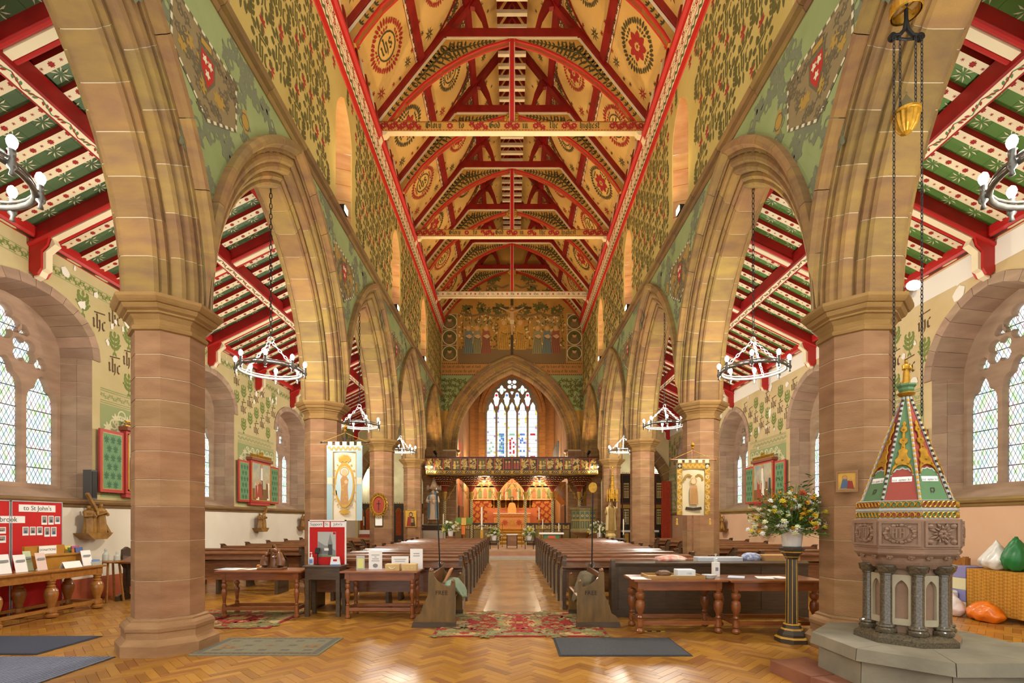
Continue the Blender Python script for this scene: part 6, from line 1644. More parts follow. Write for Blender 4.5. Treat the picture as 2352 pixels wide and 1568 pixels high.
for k, x in enumerate((-1.25, -.8, -.42, .42, .8, 1.25)): candle(x, 34.4, 2.37, .55, f'tall gilt altar candlestick, {on11[k]} of six from the left on the high altar', 'gold', .75, .03, group='altar candlesticks')
rd = thing('reredos', 'gilded reredos with painted niches behind the high altar', 'reredos', None, (0, 35.2, .95)); m_rgold = M('reredos_gold', '#d9b070', .5, col2='#c2934f', scale=8); m_rred = M('reredos_rose', '#bd7a50', .6); m_rgreen = M('reredos_green', '#7c8a4c', .6)
MB().box(-2.85, 2.85, .1, .3, 2.0, 3.0).build('niche_band', m_rgold, rd)
for k in range(16):
    x = -2.6+k*.347; p = MB(); o = pointed(x, .11, 2.15, 2.6, .25, 5); p.prism(o, .06, .1, 'y'); p.build('niche', (m_rred, m_rgreen)[k % 2], rd)
MB().prism([(-.8, 2.9), (.8, 2.9), (.8, 4.1), (.5, 4.3), (.3, 4.8), (0, 5.2), (-.3, 4.8), (-.5, 4.3), (-.8, 4.1)], .05, .3, 'y').build('centre_panel', m_rgold, rd)
A = Art((0, .05, 0), (1, 0, 0), (0, 0, 1), (0, -1, 0), [m_rred, m_rgreen, m_goldp, MATS['mural_flesh']], .01)
for x in (-.5, -.25, 0, .25, .5): A.poly([(x-.09, 3.2), (x+.09, 3.2), (x+.06, 3.8), (x-.06, 3.8)], 0 if abs(x) < .3 else 1); A.poly(disc(x, 3.88, .08, 9), 2, 1); A.poly(disc(x, 3.87, .05, 8), 3, 2)
A.motif(ring(0, 4.4, .25, .06, 0, 14), 0, 0, 1); A.build('painted_saints', rd)
for sd in (-1, 1):
    sh = MB().prism([(sd*1.0, 2.9), (sd*2.6, 2.9), (sd*2.6, 4.0), (sd*1.8, 4.5), (sd*1.0, 4.0)], .1, .3, 'y').build('side_shutter', M('shutter_ivory', '#d9c08a', .6), rd)
    A = Art((sd*1.8, .1, 3.55), (1, 0, 0), (0, 0, 1), (0, -1, 0), [m_rred, m_rgreen], .01)
    for i in range(3):
        for j in range(5): A.rect(-.55+i*.4, -.3+i*.4, -.55+j*.22, -.4+j*.22, 0 if i == 1 else 1)
    A.build('grid_pattern', sh)
    dm = MB().box(min(sd*1.45, sd*2.9), max(sd*1.45, sd*2.9), .2, .26, .0, 1.95).build('damask_hanging', M('damask_red', '#8f3416', .8), rd)
    A = Art((sd*2.15, .2, .2), (1, 0, 0), (0, 0, 1), (0, -1, 0), [M('damask_gold', '#c07a2c', .8)], .01)
    for i in range(5):
        for j in range(7): A.motif(m_scroll(0, w=.25), -.7+i*.3, .1+j*.24, .28, .8 if (i+j) % 2 else -.8)
    A.build('damask_pattern', dm)
def stall(sd):
    t = thing('choir_stall', f'dark carved choir stall on the {"left" if sd < 0 else "right"} of the chancel', 'choir stall', None, (sd*2.2, 26.6, .3))
    MB().box(-.3, .3, 0, 2.3, 0, .9).build('desk_front', m_oak, t); MB().box(min(0, sd*.75), max(0, sd*.75), 0, 2.3, .9, .95).build('book_rest', m_oak2, t); MB().box(min(sd*.6, sd*.68), max(sd*.6, sd*.68), 0, 2.3, 0, 2.0).build('tall_back', m_oak, t)
stall(-1); stall(1)
og = thing('organ', 'grey organ pipes above a carved coved case on the right of the chancel', 'organ', None, (2.9, 26.8, 0)); m_pipe = M('organ_pipe', '#8f9494', .4, metal=.5)
MB().prism([(0, 2.4), (-.6, 3.1), (-.6, 3.4), (0, 3.4)], -.3, 2.6, 'y').build('coved_case', m_honey, og); MB().box(-.66, 0, -.34, 2.64, 3.4, 3.55).build('case_rail', m_honey, og)
pm = MB().lathe([(.02, 0), (.07, .25), (.07, 2.2), (.05, 2.2)], 10).mesh('organ_pipe', m_pipe)
for k in range(12): link('organ_pipe', pm, og, (-.45, -.2+k*.22, 3.55), scale=(1, 1, 1-.12*abs(math.sin(k*.7))))
tag(MB().prism([(-2.98, .4), (-2.9, .4), (-2.9, 5.9), (-2.98, 5.9)], 27.4, 29.2, 'y').build('orange_hanging', M('hanging_orange', '#d2691e', .8, col2='#a94c12', scale=5, stretch=(1, 8, 1))), 'orange curtain on the left wall of the chancel', 'curtain')
tag(MB().prism([(-2.98, 5.2), (-2.93, 5.2), (-2.93, 8.6), (-2.98, 8.6)], 26.6, 27.3, 'y').build('white_wall_panel', M('reveal_white', '#e9efe9', .7)), 'pale window reveal on the left chancel wall seen under the arch', 'wall panel')
# ================================================================== things on and before the east wall
t = thing('madonna_statue', 'crowned Madonna statue in a pale blue mantle left of the screen', 'statue', None, (-3.72, 23.5, .3))
MB().box(-.55, .55, -.3, .3, 0, .75).build('shrine_altar', M('shrine_stone', '#c9c2b2', .7), t); MB().box(-.6, .6, -.34, .3, .75, .98).build('carved_shelf', m_scd, t); MB().box(-.6, .6, -.34, .3, .98, 1.02).build('green_cloth', m_pgreen, t)
MB().lathe([(.26, 1.02), (.3, 1.06), (.26, 1.12), (.22, 1.2), (.26, 1.24)], 8).build('pedestal', M('pedestal_brown', '#7a5636', .7), t)
sb = fig(MB(), 1.4, .24, 0, 1, 3, 3, arms='hold', c=(0, 0, 1.24), seed=4); sb.mat(1).ball((.05, -.22, 2.2), .06, 8, 6); sb.mat(0).ball((.06, -.22, 2.08), .08, 8, 6, 1, 1, 1.4)
o = sb.build('figure', [M('robe_ivory', '#e3cfb4', .6), m_skin, m_hair, M('mantle_blue', '#6f9bb5', .6, var=.2)], t); autosmooth(o, 60)
MB().lathe([(.09, 0), (.1, .04), (.09, .05)], 10, (0, 0, 2.63)).build('crown', m_gold, t)
for k in range(6): a = 2*PI*k/6; MB().lathe([(.02, 0), (.001, .09)], 5, (.09*math.cos(a), .09*math.sin(a), 2.68)).build('crown_point', m_gold, t)
def canopy(mb, R, H, levels=4):
    "crocketed spire canopy"
    mb.lathe([(R, 0), (R*1.02, .06*H), (R*.9, .08*H), (R*.6, .16*H), (R*.45, .3*H), (R*.3, .5*H), (R*.16, .75*H), (.012, H)], 8)
    for k in range(8):
        a = 2*PI*k/8; mb.lathe([(.03, -.08*H), (.03, .14*H), (.04, .15*H), (.001, .34*H)], 5, (R*math.cos(a), R*math.sin(a), 0))
        for q in range(levels): f = .3+.15*q; r = R*.45*(1-f)*1.3+.01; mb.ball((r*math.cos(a), r*math.sin(a), f*H), .022, 5, 4)
    return mb.ball((0, 0, H), .04, 6, 5)
t = thing('stone_canopy', 'pinnacled stone canopy on the wall above the blue Madonna', 'canopy', None, (-3.72, 23.75, 2.98)); MB().box(-.06, .06, .2, .7, -.02, .1).build('bracket', m_wstone, t); canopy(MB(), .32, .62).build('spire', m_wstone, t)
t = thing('baptist_statue', 'painted statue in skins with a golden cloak before the fourth right pier', 'statue', None, (3.93, 19.85, 0))
MB().box(-.3, .3, -.25, .2, 0, .75).build('stand', m_honey, t); MB().box(-.5, .5, -.3, .2, .75, .8).build('shelf', m_wire, t); MB().lathe([(.2, .8), (.22, .9), (.18, 1.0), (.22, 1.06)], 8).build('pedestal', m_sccream, t)
sb = fig(MB(), 1.2, .19, 0, 1, 2, 3, arms='up', c=(0, 0, 1.06), seed=9); o = sb.build('figure', [M('robe_hide', '#9a7a3c', .7, var=.3), m_skin, m_hair, M('cloak_cream', '#d9c28a', .6)], t); autosmooth(o, 60)
t = thing('gilt_canopy', 'tall gilded spire canopy on the fourth right pier', 'canopy', None, (3.98, 19.75, 2.35)); canopy(MB(), .2, 1.25, 5).build('spire', m_gold, t); MB().box(-.05, .05, .15, .36, .0, .3).build('bracket', m_gold, t)
def crucifix(x, y, z, s, label, bodym=m_skin):
    t = thing('crucifix', label, 'crucifix', None, (x, y, z)); MB().box(-.025*s, .025*s, -.02, .02, -1.0*s, .35*s).box(-.36*s, .36*s, -.02, .02, -.03*s, .03*s).build('cross', m_dark, t)
    for px_, pz in ((0, .36), (-.37, 0), (.37, 0), (0, -1.0)): MB().lathe([(.001, -.02), (.05*s, -.015), (.05*s, .015), (.001, .02)], 4, ph=0).build('trefoil_end', m_gold, t, (px_*s, 0, pz*s), (PI/2, 0, 0))
    f = MB(); f.tube([(0, -.04, .02*s), (0, -.05, -.1*s), (.01*s, -.05, -.28*s), (-.01*s, -.05, -.5*s), (0, -.04, -.68*s)], [.05*s, .06*s, .05*s, .04*s, .025*s], 8); f.ball((0, -.06, .1*s), .05*s, 8, 6)
    for e in (-1, 1): f.tube([(e*.04*s, -.045, .0), (e*.33*s, -.03, .06*s)], [.025*s, .018*s], 6)
    f.build('figure', bodym, t)
crucifix(3.55, 25.33, 3.3, .9, 'crucifix with pale figure on the wall right of the screen')
t = thing('pulpit', 'octagonal painted oak pulpit on a corbelled stone stem right of the screen', 'pulpit', None, (3.05, 21.4, .3)); m_pulp = M('pulpit_oak', '#8a7a45', .55, var=.25, scale=6)
MB().octo([(.3, 0), (.34, .05), (.24, .12), (.24, .35), (.4, .5), (.75, .62), (1.0, .68), (1.05, .72)]).build('stem', m_eastst, t); MB().octo([(1.04, .72), (1.04, .8), (1.0, .82), (1.0, 1.62), (1.06, 1.64), (1.1, 1.7), (1.1, 1.74)]).build('drum', m_pulp, t)
MB().box(-.3, .3, -.62, -.3, 1.76, 1.8).build('book_rest', m_oak, t)
for k in range(8):
    a = -PI/2+k*PI/4; n = Vector((math.cos(a), math.sin(a), 0)); u = Vector((-n.y, n.x, 0))
    A = Art(tuple(n*.5+Vector((0, 0, .84))), tuple(u), (0, 0, 1), tuple(n), [m_scg, m_sccream, m_scgold], .006)
    for e in (-1, 1): A.rect(e*.1-.075, e*.1+.075, .04, .34, 0); A.rect(e*.1-.075, e*.1+.075, .42, .74, 0); A.motif(ring(e*.1, .56, .05, .018, 1, 8), 0, 0, 1, lay=1); A.rect(e*.1-.012, e*.1+.012, .06, .32, 2, 1)
    A.rect(-.2, .2, .355, .395, 2); A.build('painted_panels', t)
t = thing('lectern', 'wooden lectern with a green and gold fall left of the screen opening', 'lectern', None, (-2.02, 21.0, .3)); MB().lathe([(.2, 0), (.2, .04), (.06, .1), (.05, .95), (.08, 1.0)], 8).build('column', m_honey, t)
MB().cbox((0, 0, 1.12), (.62, .34, .03), Matrix.Rotation(.6, 3, 'X')).build('desk', m_honey, t); f = MB().cbox((0, -.06, 1.16), (.7, .03, .34), Matrix.Rotation(-.35, 3, 'X')).build('fall', M('fall_green', '#5d7a35', .8), t); MB().cbox((0, -.085, 1.16), (.2, .03, .33), Matrix.Rotation(-.35, 3, 'X')).build('gold_orphrey', m_goldp, f); MB().box(-.08, .06, -.22, -.18, .62, .98).build('orange_pendant', M('pendant_orange', '#d9702a', .8), t)
t = thing('paschal_candle', 'tall paschal candle ringed by white flowers left of the screen opening', 'candle', None, (-1.25, 20.6, .3)); MB().lathe([(.12, 0), (.12, .04), (.07, .1), (.06, .8), (.07, .82)], 12).build('stand', m_goldp, t); MB().lathe([(.04, .82), (.04, 1.75), (.004, 1.76)], 12).build('wax_candle', m_candle, t); bouquet(t, .2, .08, 77, ['white', 'pale'], m_leaf1, 14, 20, .05, .95)
flower_pot(-2.5, 20.3, .86, 'white and yellow flowers in a pot beside the lectern', 1, ['white', 'yellow', 'pale'], .46, .46, nb=55)
flower_pot(-.75, 20.9, .66, 'white and yellow flowers in a pot left of the chancel steps', 2, ['white', 'yellow', 'pale'], .38, .4, nb=42)
flower_pot(.72, 20.9, .66, 'white and yellow flowers in a pot right of the chancel steps', 3, ['white', 'yellow', 'pale'], .38, .4, nb=42)
flower_pot(3.55, 20.2, .78, 'large white and yellow flowers in a pot beside the pulpit', 4, ['white', 'white', 'pale', 'yellow'], .52, .5, nb=60)
for x, y, z, lb in ((-2.5, 20.3, .86, 'left of the lectern'), (3.55, 20.2, .78, 'beside the pulpit')):
    t = thing('wooden_stand', f'dark wooden flower stand {lb}', 'stand', None, (x, y, .3)); MB().box(-.16, .16, -.16, .16, z-.34, z-.3).build('top', m_mahog, t)
    for a in (-.12, .12):
        for b in (-.12, .12): MB().box(a-.02, a+.02, b-.02, b+.02, 0, z-.34).build('leg', m_mahog, t)
for x, lb in ((-.75, 'left'), (.72, 'right')):
    t = thing('iron_stand', f'black iron plant stand on the {lb} of the chancel steps', 'stand', None, (x, 20.9, .3)); MB().box(-.2, .2, -.15, .15, .33, .36).build('top', m_black, t)
    for a in (-.17, .17):
        for b in (-.12, .12): MB().tube([(a, b, 0), (a, b, .33)], .012, 5).build('leg', m_black, t)
candle(1.15, 21.2, .3, 1.25, 'gilt standing candlestick right of the screen opening', 'gold', .5, .022); candle(2.0, 21.3, .3, .75, 'short gilt candlestick between the draped table and the pulpit', 'gold', .32, .022); candle(1.35, 21.9, .3, .85, 'white candle on a gilt stick behind the draped table', 'gold', .4, .022)
candle(-4.15, 23.2, .3, .9, 'white candle on a silver stick left of the Madonna shrine', 'white', .6, .025); candle(-3.2, 23.2, .3, .9, 'white candle on a silver stick right of the Madonna shrine', 'white', .6, .025); candle(4.45, 19.9, .0, .95, 'tall white candle right of the painted statue', 'white', .6, .025); candle(3.48, 19.8, .3, .55, 'white candle left of the painted statue', 'white', .45, .025)
t = thing('credence_table', 'small table with a white cloth and green and red frontal before the screen', 'table', None, (1.62, 20.6, .3)); MB().box(-.32, .32, -.2, .2, .0, .64).build('frontal', M('frontal_green', '#4b7a55', .8), t); MB().box(-.5, .5, -.25, .25, .64, .7).build('white_cloth', m_white, t); MB().box(-.15, .15, -.215, -.2, .2, .58).build('red_panel', M('panel_coral', '#c9573a', .8), t)
t = thing('prayer_desk', 'small black framed kneeling desk on the axis before the screen', 'prayer desk', None, (0, 21.6, .3)); MB().box(-.25, .25, -.15, .15, .58, .62).build('top', m_white, t); MB().box(-.2, .2, -.02, .02, .1, .55).build('panel', m_honey, t)
for a in (-.22, .22):
    for b in (-.13, .13): MB().box(a-.015, a+.015, b-.015, b+.015, 0, .58).build('leg', m_black, t)
for x, lb in ((-.44, 'left'), (.44, 'right')):
    t = thing('brass_post', f'thin brass gate post on the {lb} of the gold steps', 'post', None, (x, 22.8, .3)); MB().lathe([(.04, 0), (.015, .03), (.015, 1.0), (.03, 1.02), (.001, 1.06)], 8).build('rod', m_gold, t)
# ---- things fixed to the piers
def picture(name, label, x, y, z, w, h, rz, framem, art, cat='picture', fw=.02):
    t = thing(name, label, cat, None, (x, y, z), rz); p = MB().box(-w/2, w/2, -.012, .0, -h/2, h/2).build('panel', m_goldp, t)
    MB().box(-w/2-fw, -w/2, -.02, 0, -h/2-fw, h/2+fw).box(w/2, w/2+fw, -.02, 0, -h/2-fw, h/2+fw).box(-w/2, w/2, -.02, 0, h/2, h/2+fw).box(-w/2, w/2, -.02, 0, -h/2-fw, -h/2).build('frame', framem, t)
    A = Art((0, -.012, 0), (1, 0, 0), (0, 0, 1), (0, -1, 0), [M('icon_red', '#8e2f24', .7), M('icon_blue', '#4c607c', .7), M('icon_skin', '#c08a58', .7), m_dark, m_paper, m_gold, M('icon_tan', '#9a7a4a', .7)], .002); art(A, w, h); A.build('painting', p); return t
def icon_bust(A, w, h):
    A.poly([(-w*.42, -h*.48), (w*.42, -h*.48), (w*.3, h*.1), (-w*.3, h*.1)], 0); A.poly([(0, -h*.48), (w*.42, -h*.48), (w*.32, h*.1), (w*.05, h*.05)], 3, 1); A.motif(ring(0, h*.25, w*.24, w*.03, 5, 16), 0, 0, 1, lay=1); A.poly(disc(0, h*.24, w*.17, 14, h*.17), 3, 1.2); A.poly(disc(0, h*.22, w*.11, 12, h*.12), 2, 2); A.poly([(-w*.1, h*.16), (w*.1, h*.16), (0, h*.06)], 3, 2.5); A.rect(0, w*.25, -h*.25, 0, 6, 2)
def icon_group(A, w, h):
    A.poly([(-w*.4, -h*.45), (w*.1, -h*.45), (0, h*.15), (-w*.25, h*.15)], 1); A.poly([(0, -h*.4), (w*.4, -h*.45), (w*.3, 0), (w*.05, .05*h)], 0, .5); A.poly(disc(-w*.12, h*.22, w*.1, 12), 2, 1); A.poly(disc(w*.2, h*.08, w*.08, 12), 2, 1); A.motif(ring(-w*.12, h*.22, w*.16, w*.03, 6, 12), 0, 0, 1, lay=.5); A.poly([(-w*.45, -h*.48), (w*.45, -h*.48), (w*.45, -h*.38), (-w*.45, -h*.38)], 6, .2)
picture('icon_painting', 'gold ground icon of a bearded head on the fourth left pier', -4.07, 20.08, 1.58, .42, .64, 0, m_gold, icon_bust)
picture('icon_painting', 'small framed gold icon on the nearest right pier beside the font', 3.78, 5.62, 1.94, .17, .2, -PI/4, M('icon_frame', '#8a5a1c', .4, coat=.4), icon_group)
picture('framed_notice', 'white paper notice in a dark frame on the third left pier', -4.07, 15.24, 1.5, .22, .32, 0, m_dark, lambda A, w, h: A.rect(-w*.48, w*.48, -h*.48, h*.48, 4), 'notice')
t = thing('gilt_cartouche', 'scrolled gilt reliquary frame with a red centre on the third left pier', 'frame', None, (-4.07, 15.24, 1.97)); b = MB()
for k in range(22):
    a = 2*PI*k/22; b.tube([(.2*math.cos(a), -.03, .3*math.sin(a)), (.27*math.cos(a+.15), -.05, .38*math.sin(a+.15)), (.26*math.cos(a+.35), -.04, .36*math.sin(a+.35))], [.022, .02, .012], 5)
b.tube([(.19*math.cos(a), -.03, .28*math.sin(a)) for a in np.arange(24)*PI/12], .028, 6, closed=True); b.build('scroll_frame', m_gold, t); MB().lathe([(.19, -.01), (.19, .01)], 20, sy=1.45).build('red_panel', M('relic_red', '#9b3a24', .7), t, (0, -.012, 0), (PI/2, 0, 0)); MB().box(-.012, .012, -.03, -.02, -.15, .15).box(-.07, .07, -.03, -.02, .03, .055).build('cross', m_dark, t)
# ---- side chapels
t = thing('chapel_screen', 'dark chapel screen with orange damask panels closing the left chapel', 'screen', None, (0, 26.6, .2)); m_od = M('damask_orange', '#c8612c', .8, col2='#a9481c', scale=18)
MB().box(-8.25, -4.6, 0, .06, 0, 2.15).build('frame_board', m_oak, t); MB().prism([(-.06, 2.1), (.12, 2.1), (.12, 2.2), (-.06, 2.2)], -8.25, -4.6, 'x').build('cornice', m_oak, t)
for k in range(28): MB().ball((-8.2+k*.13, -.05, 2.24), .03, 5, 4).build('gilt_bead', m_gold, t)
for k in range(9):
    x = -8.05+k*.4; o = pointed(x, .14, .5, 1.75, .22, 5); MB().prism(o, -.02, 0, 'y').build('damask_panel', m_od, t); MB().tube([(q[0], -.03, q[1]) for q in o[2:]], .018, 5).build('gilt_arch', m_scgold, t)
ta = thing('chapel_altar', 'side altar under a white cloth in the left chapel', 'altar', None, (-7.2, 25.9, 0)); MB().box(-.7, .7, -.25, .25, 0, .95).build('body', M('altar_red', '#b5533a', .8), ta); MB().box(-.75, .75, -.3, .28, .8, 1.0).build('white_cloth', m_white, ta)
for x, k in ((-7.7, 'left'), (-7.3, 'middle'), (-6.9, 'right')): candle(x, 25.9, 1.0, .25, f'{k} white candle on the left chapel altar', 'gold', .45, .025)
t = thing('parclose_screen', 'tall dark red parclose screen with pierced gold tracery in the right chapel', 'screen', None, (0, 26.6, .2)); m_prd = M('parclose_red', '#5e2416', .5)
MB().box(5.0, 8.1, 0, .08, 0, .8).build('dado', m_dark, t); MB().box(5.0, 8.1, -.03, .1, 3.7, 3.8).box(5.0, 8.1, -.03, .1, 2.15, 2.25).box(5.0, 8.1, -.03, .1, .78, .86).build('rails', m_prd, t); MB().box(5.0, 8.1, -.01, .07, 1.95, 2.15).build('gilt_frieze', m_scgold, t)
for k in range(30): MB().ball((5.03+k*.106, -.02, 3.85), .035, 5, 4).build('gilt_bead', m_gold, t)
for k in range(8):
    x = 5.0+k*.44; MB().box(x-.03, x+.03, -.04, .1, .8, 3.75).build('stile', m_prd, t)
    if k == 7: continue
    for z0 in (.95, 2.35):
        p = MB().box(x+.08, x+.36, .0, .04, z0+.15, z0+.95).build('tracery_panel', m_sccream, t); A = Art((x+.22, 0, z0+.15), (1, 0, 0), (0, 0, 1), (0, -1, 0), [m_dark, m_prd], .004)
        for i in range(3):
            for j in range(3): A.poly(disc(-.085+i*.085, .42+j*.13, .034, 7, .05), 0)
            A.rect(-.1+i*.085, -.07+i*.085, .04, .34, 0)
        A.build('pierced_openings', p)
    MB().box(x+.03, x+.41, .05, .06, .85, 3.7).build('back_board', M('parclose_back', '#3a3322', .7), t)
cu = MB(); n = 40; V = []
for k in range(n+1): V += [(7.4+k*.5/n, 24.75+.05*math.sin(k*1.3), .35), (7.42+k*.46/n, 24.75+.04*math.sin(k*1.3), 3.45)]
cu.add(V, [[2*k, 2*k+2, 2*k+3, 2*k+1] for k in range(n)]); tag(cu.build('red_curtain', M('curtain_coral', '#c9502e', .85, col2='#b03f22', scale=14), smooth=True), 'long coral red curtain at the east end of the right aisle', 'curtain')
ta = thing('chapel_altar', 'side altar with a white cloth in the right chapel', 'altar', None, (6.6, 25.9, 0)); MB().box(-.9, .9, -.25, .25, 0, .9).build('body', m_dark, ta); MB().box(-.95, .95, -.3, .28, .9, 1.0).build('white_cloth', m_white, ta)
for k in range(4): MB().box(-.8+k*.45, -.6+k*.45, -.265, -.25, .1, .85).build('gold_orphrey', m_goldp, ta)
for k, x in enumerate((5.9, 6.6, 7.3)): candle(x, 25.9, 1.0, .4, f'{("left", "middle", "right")[k]} silver candlestick on the right chapel altar', 'white', .55, .025)
# ================================================================== font with its spire cover
FX, FY = 3.55, 4.49
m_fst = M('font_stone', '#9b7d66', .75, col2='#866a54', scale=4, bump=.15, bscale=50); m_marb = M('font_marble', '#6b5f48', .2, col2='#39342a', scale=60, coat=.5); m_fpale = M('font_pale_stone', '#b3a88c', .6, var=.15)
m_plin = M('plinth_stone', '#98917c', .7, col2='#7d7866', scale=3, bump=.15, bscale=30); m_slab = M('red_slab', '#9a6548', .75, col2='#7f4f38', scale=3, bump=.15, bscale=30)
pl = thing('font_plinth', 'stepped grey stone platform under the font', 'plinth', None, (FX+.05, FY-.05, 0))
for k in range(8):
    a0, a1 = PI/8+k*PI/4+.004, PI/8+(k+1)*PI/4-.004
    def P(r, a, z): return (r*math.cos(a), r*math.sin(a), z)
    for r0, r1, z0, z1, nm, mm in ((0, .82, .34, .44, 'coping_stone', m_plin), (.0, .76, .0, .34, 'riser_stone', m_plin)):
        V = [P(r1, a0, z0), P(r1, a1, z0), P(r1-.015, a1, z1), P(r1-.015, a0, z1), (0, 0, z0), (0, 0, z1)]
        link(nm, newmesh(nm, V, [[0, 1, 2, 3], [4, 1, 0], [5, 3, 2], [4, 0, 3, 5], [1, 4, 5, 2]], mm), pl)
link('landing_slab', MB().prism([(.5, -.9), (1.7, -.9), (1.7, .35), (.72, .45), (.62, .0)], .0, .32, 'z').mesh('landing_slab', m_plin), pl)
for k, pts in enumerate([[(-1.05, .3), (-.62, .42), (-.55, -.1), (-.95, -.2)], [(-.97, -.22), (-.56, -.12), (-.5, -.6), (-.72, -.72)], [(-.72, -.74), (-.5, -.62), (.1, -.8), (.1, -1.0), (-.3, -1.05)]]):
    MB().prism([(x*1.0, y*1.02+.18) for x, y in pts], 0, .12, 'z').build('red_step_slab', m_slab, pl)
ft = thing('font', 'octagonal carved stone font on clustered marble shafts', 'font', None, (FX, FY, .44)); ft.scale = (.925, .925, .925)
MB().octo([(.80, 0), (.80, .05), (.70, .09), (.66, .095)]).build('base_step', m_marb, ft)
MB().octo([(.52, .09), (.52, .68), (.56, .72)]).build('core', m_fst, ft)
sh = MB().lathe([(.078, .09), (.085, .10), (.085, .125), (.07, .14), (.078, .15), (.074, .165), (.054, .175), (.05, .19), (.05, .63), (.056, .635), (.056, .65), (.066, .655), (.08, .675), (.08, .69), (.086, .70), (.086, .725), (.07, .73)], 16)
sh_me = sh.mesh('marble_shaft', m_marb); autosmooth(sh_me, 40)
for k in range(8): a = k*PI/4+PI/8; link('marble_shaft', sh_me, ft, (.305*math.cos(a), .305*math.sin(a), 0))
for k in range(8):
    a = k*PI/4-PI/2; n = Vector((math.cos(a), math.sin(a), 0)); u = Vector((-n.y, n.x, 0)); c = n*.262
    pn = plate_mesh('niche_panel', [(-.095, .17), (.095, .17), (.095, .64), (-.095, .64)], [pointed(0, .05, .23, .5, .09, 5)], .03, m_fpale); frame_to(pn, tuple(c), tuple(u), (0, 0, 1), tuple(n)); link('niche_panel', pn, ft)
MB().octo([(.6, .70), (.66, .74), (.68, .76), (.70, .80), (.78, .83), (.80, .845), (.80, .86), (.785, .865), (.785, .885), (.80, .89), (.80, 1.155), (.785, 1.16)]).build('bowl', m_fst, ft)
rose = MB()
for q in range(5): g = 2*PI*q/5; rose.ball((.016*math.cos(g), 0, .016*math.sin(g)), .014, 6, 4)
rose.ball((0, -.012, 0), .011, 6, 4); rose_me = rose.mesh('carved_rose', m_fst)
for k in range(8):
    a = k*PI/4-PI/2; n = Vector((math.cos(a), math.sin(a), 0)); u = Vector((-n.y, n.x, 0)); rz = a+PI/2
    fr = MB().box(-.155, .155, -.016, .012, .91, .93).box(-.155, .155, -.016, .012, 1.12, 1.14).box(-.155, -.132, -.016, .012, .93, 1.12).box(.132, .155, -.016, .012, .93, 1.12).build('panel_frame', m_fst, ft, tuple(n*.4), (0, 0, rz))
    cv = MB(); rng = random.Random(k)
    if k in (0, 3, 5):
        for q in range(16): g = 2*PI*q/16; r = .075+.03*(q % 2); cv.tube([(.035*math.cos(g), 0, 1.025+.035*math.sin(g)), (r*.8*math.cos(g), -.016, 1.025+r*.75*math.sin(g)), (r*1.15*math.cos(g), -.004, 1.025+r*math.sin(g))], [.006, .011, .003], 5)
        for q in range(6): g = 2*PI*q/6; cv.ball((.022*math.cos(g), -.012, 1.025+.022*math.sin(g)), .018, 6, 4)
        for e in (-1, 1):
            for f in (-1, 1): cv.ball((e*.105, -.004, 1.025+f*.07), .02, 6, 4, 1.5, 1, 1.2)
    else:
        cv.prism([(-.07, 1.085), (.07, 1.085), (.07, 1.02), (.04, .975), (0, .955), (-.04, .975), (-.07, 1.02)], -.012, .005, 'y')
        for x in (-.045, -.02, .008, .035): cv.box(x-.006, x+.006, -.024, -.01, .985, 1.075)
        for x in (-.045, .008): cv.box(x, x+.025, -.022, -.01, 1.03, 1.042)
        for q in range(22): g = 2*PI*q/22; cv.ball((.108*math.cos(g), -.004, 1.025+.078*math.sin(g)), .012+.006*(q % 2), 6, 4, 1.3, 1, 1)
    cv.build('carved_relief', m_fst, ft, tuple(n*.402), (0, 0, rz))
    for e in (-.08, .08): link('carved_rose', rose_me, ft, tuple(n*.368+u*e+Vector((0, 0, .81))), (0, 0, rz))
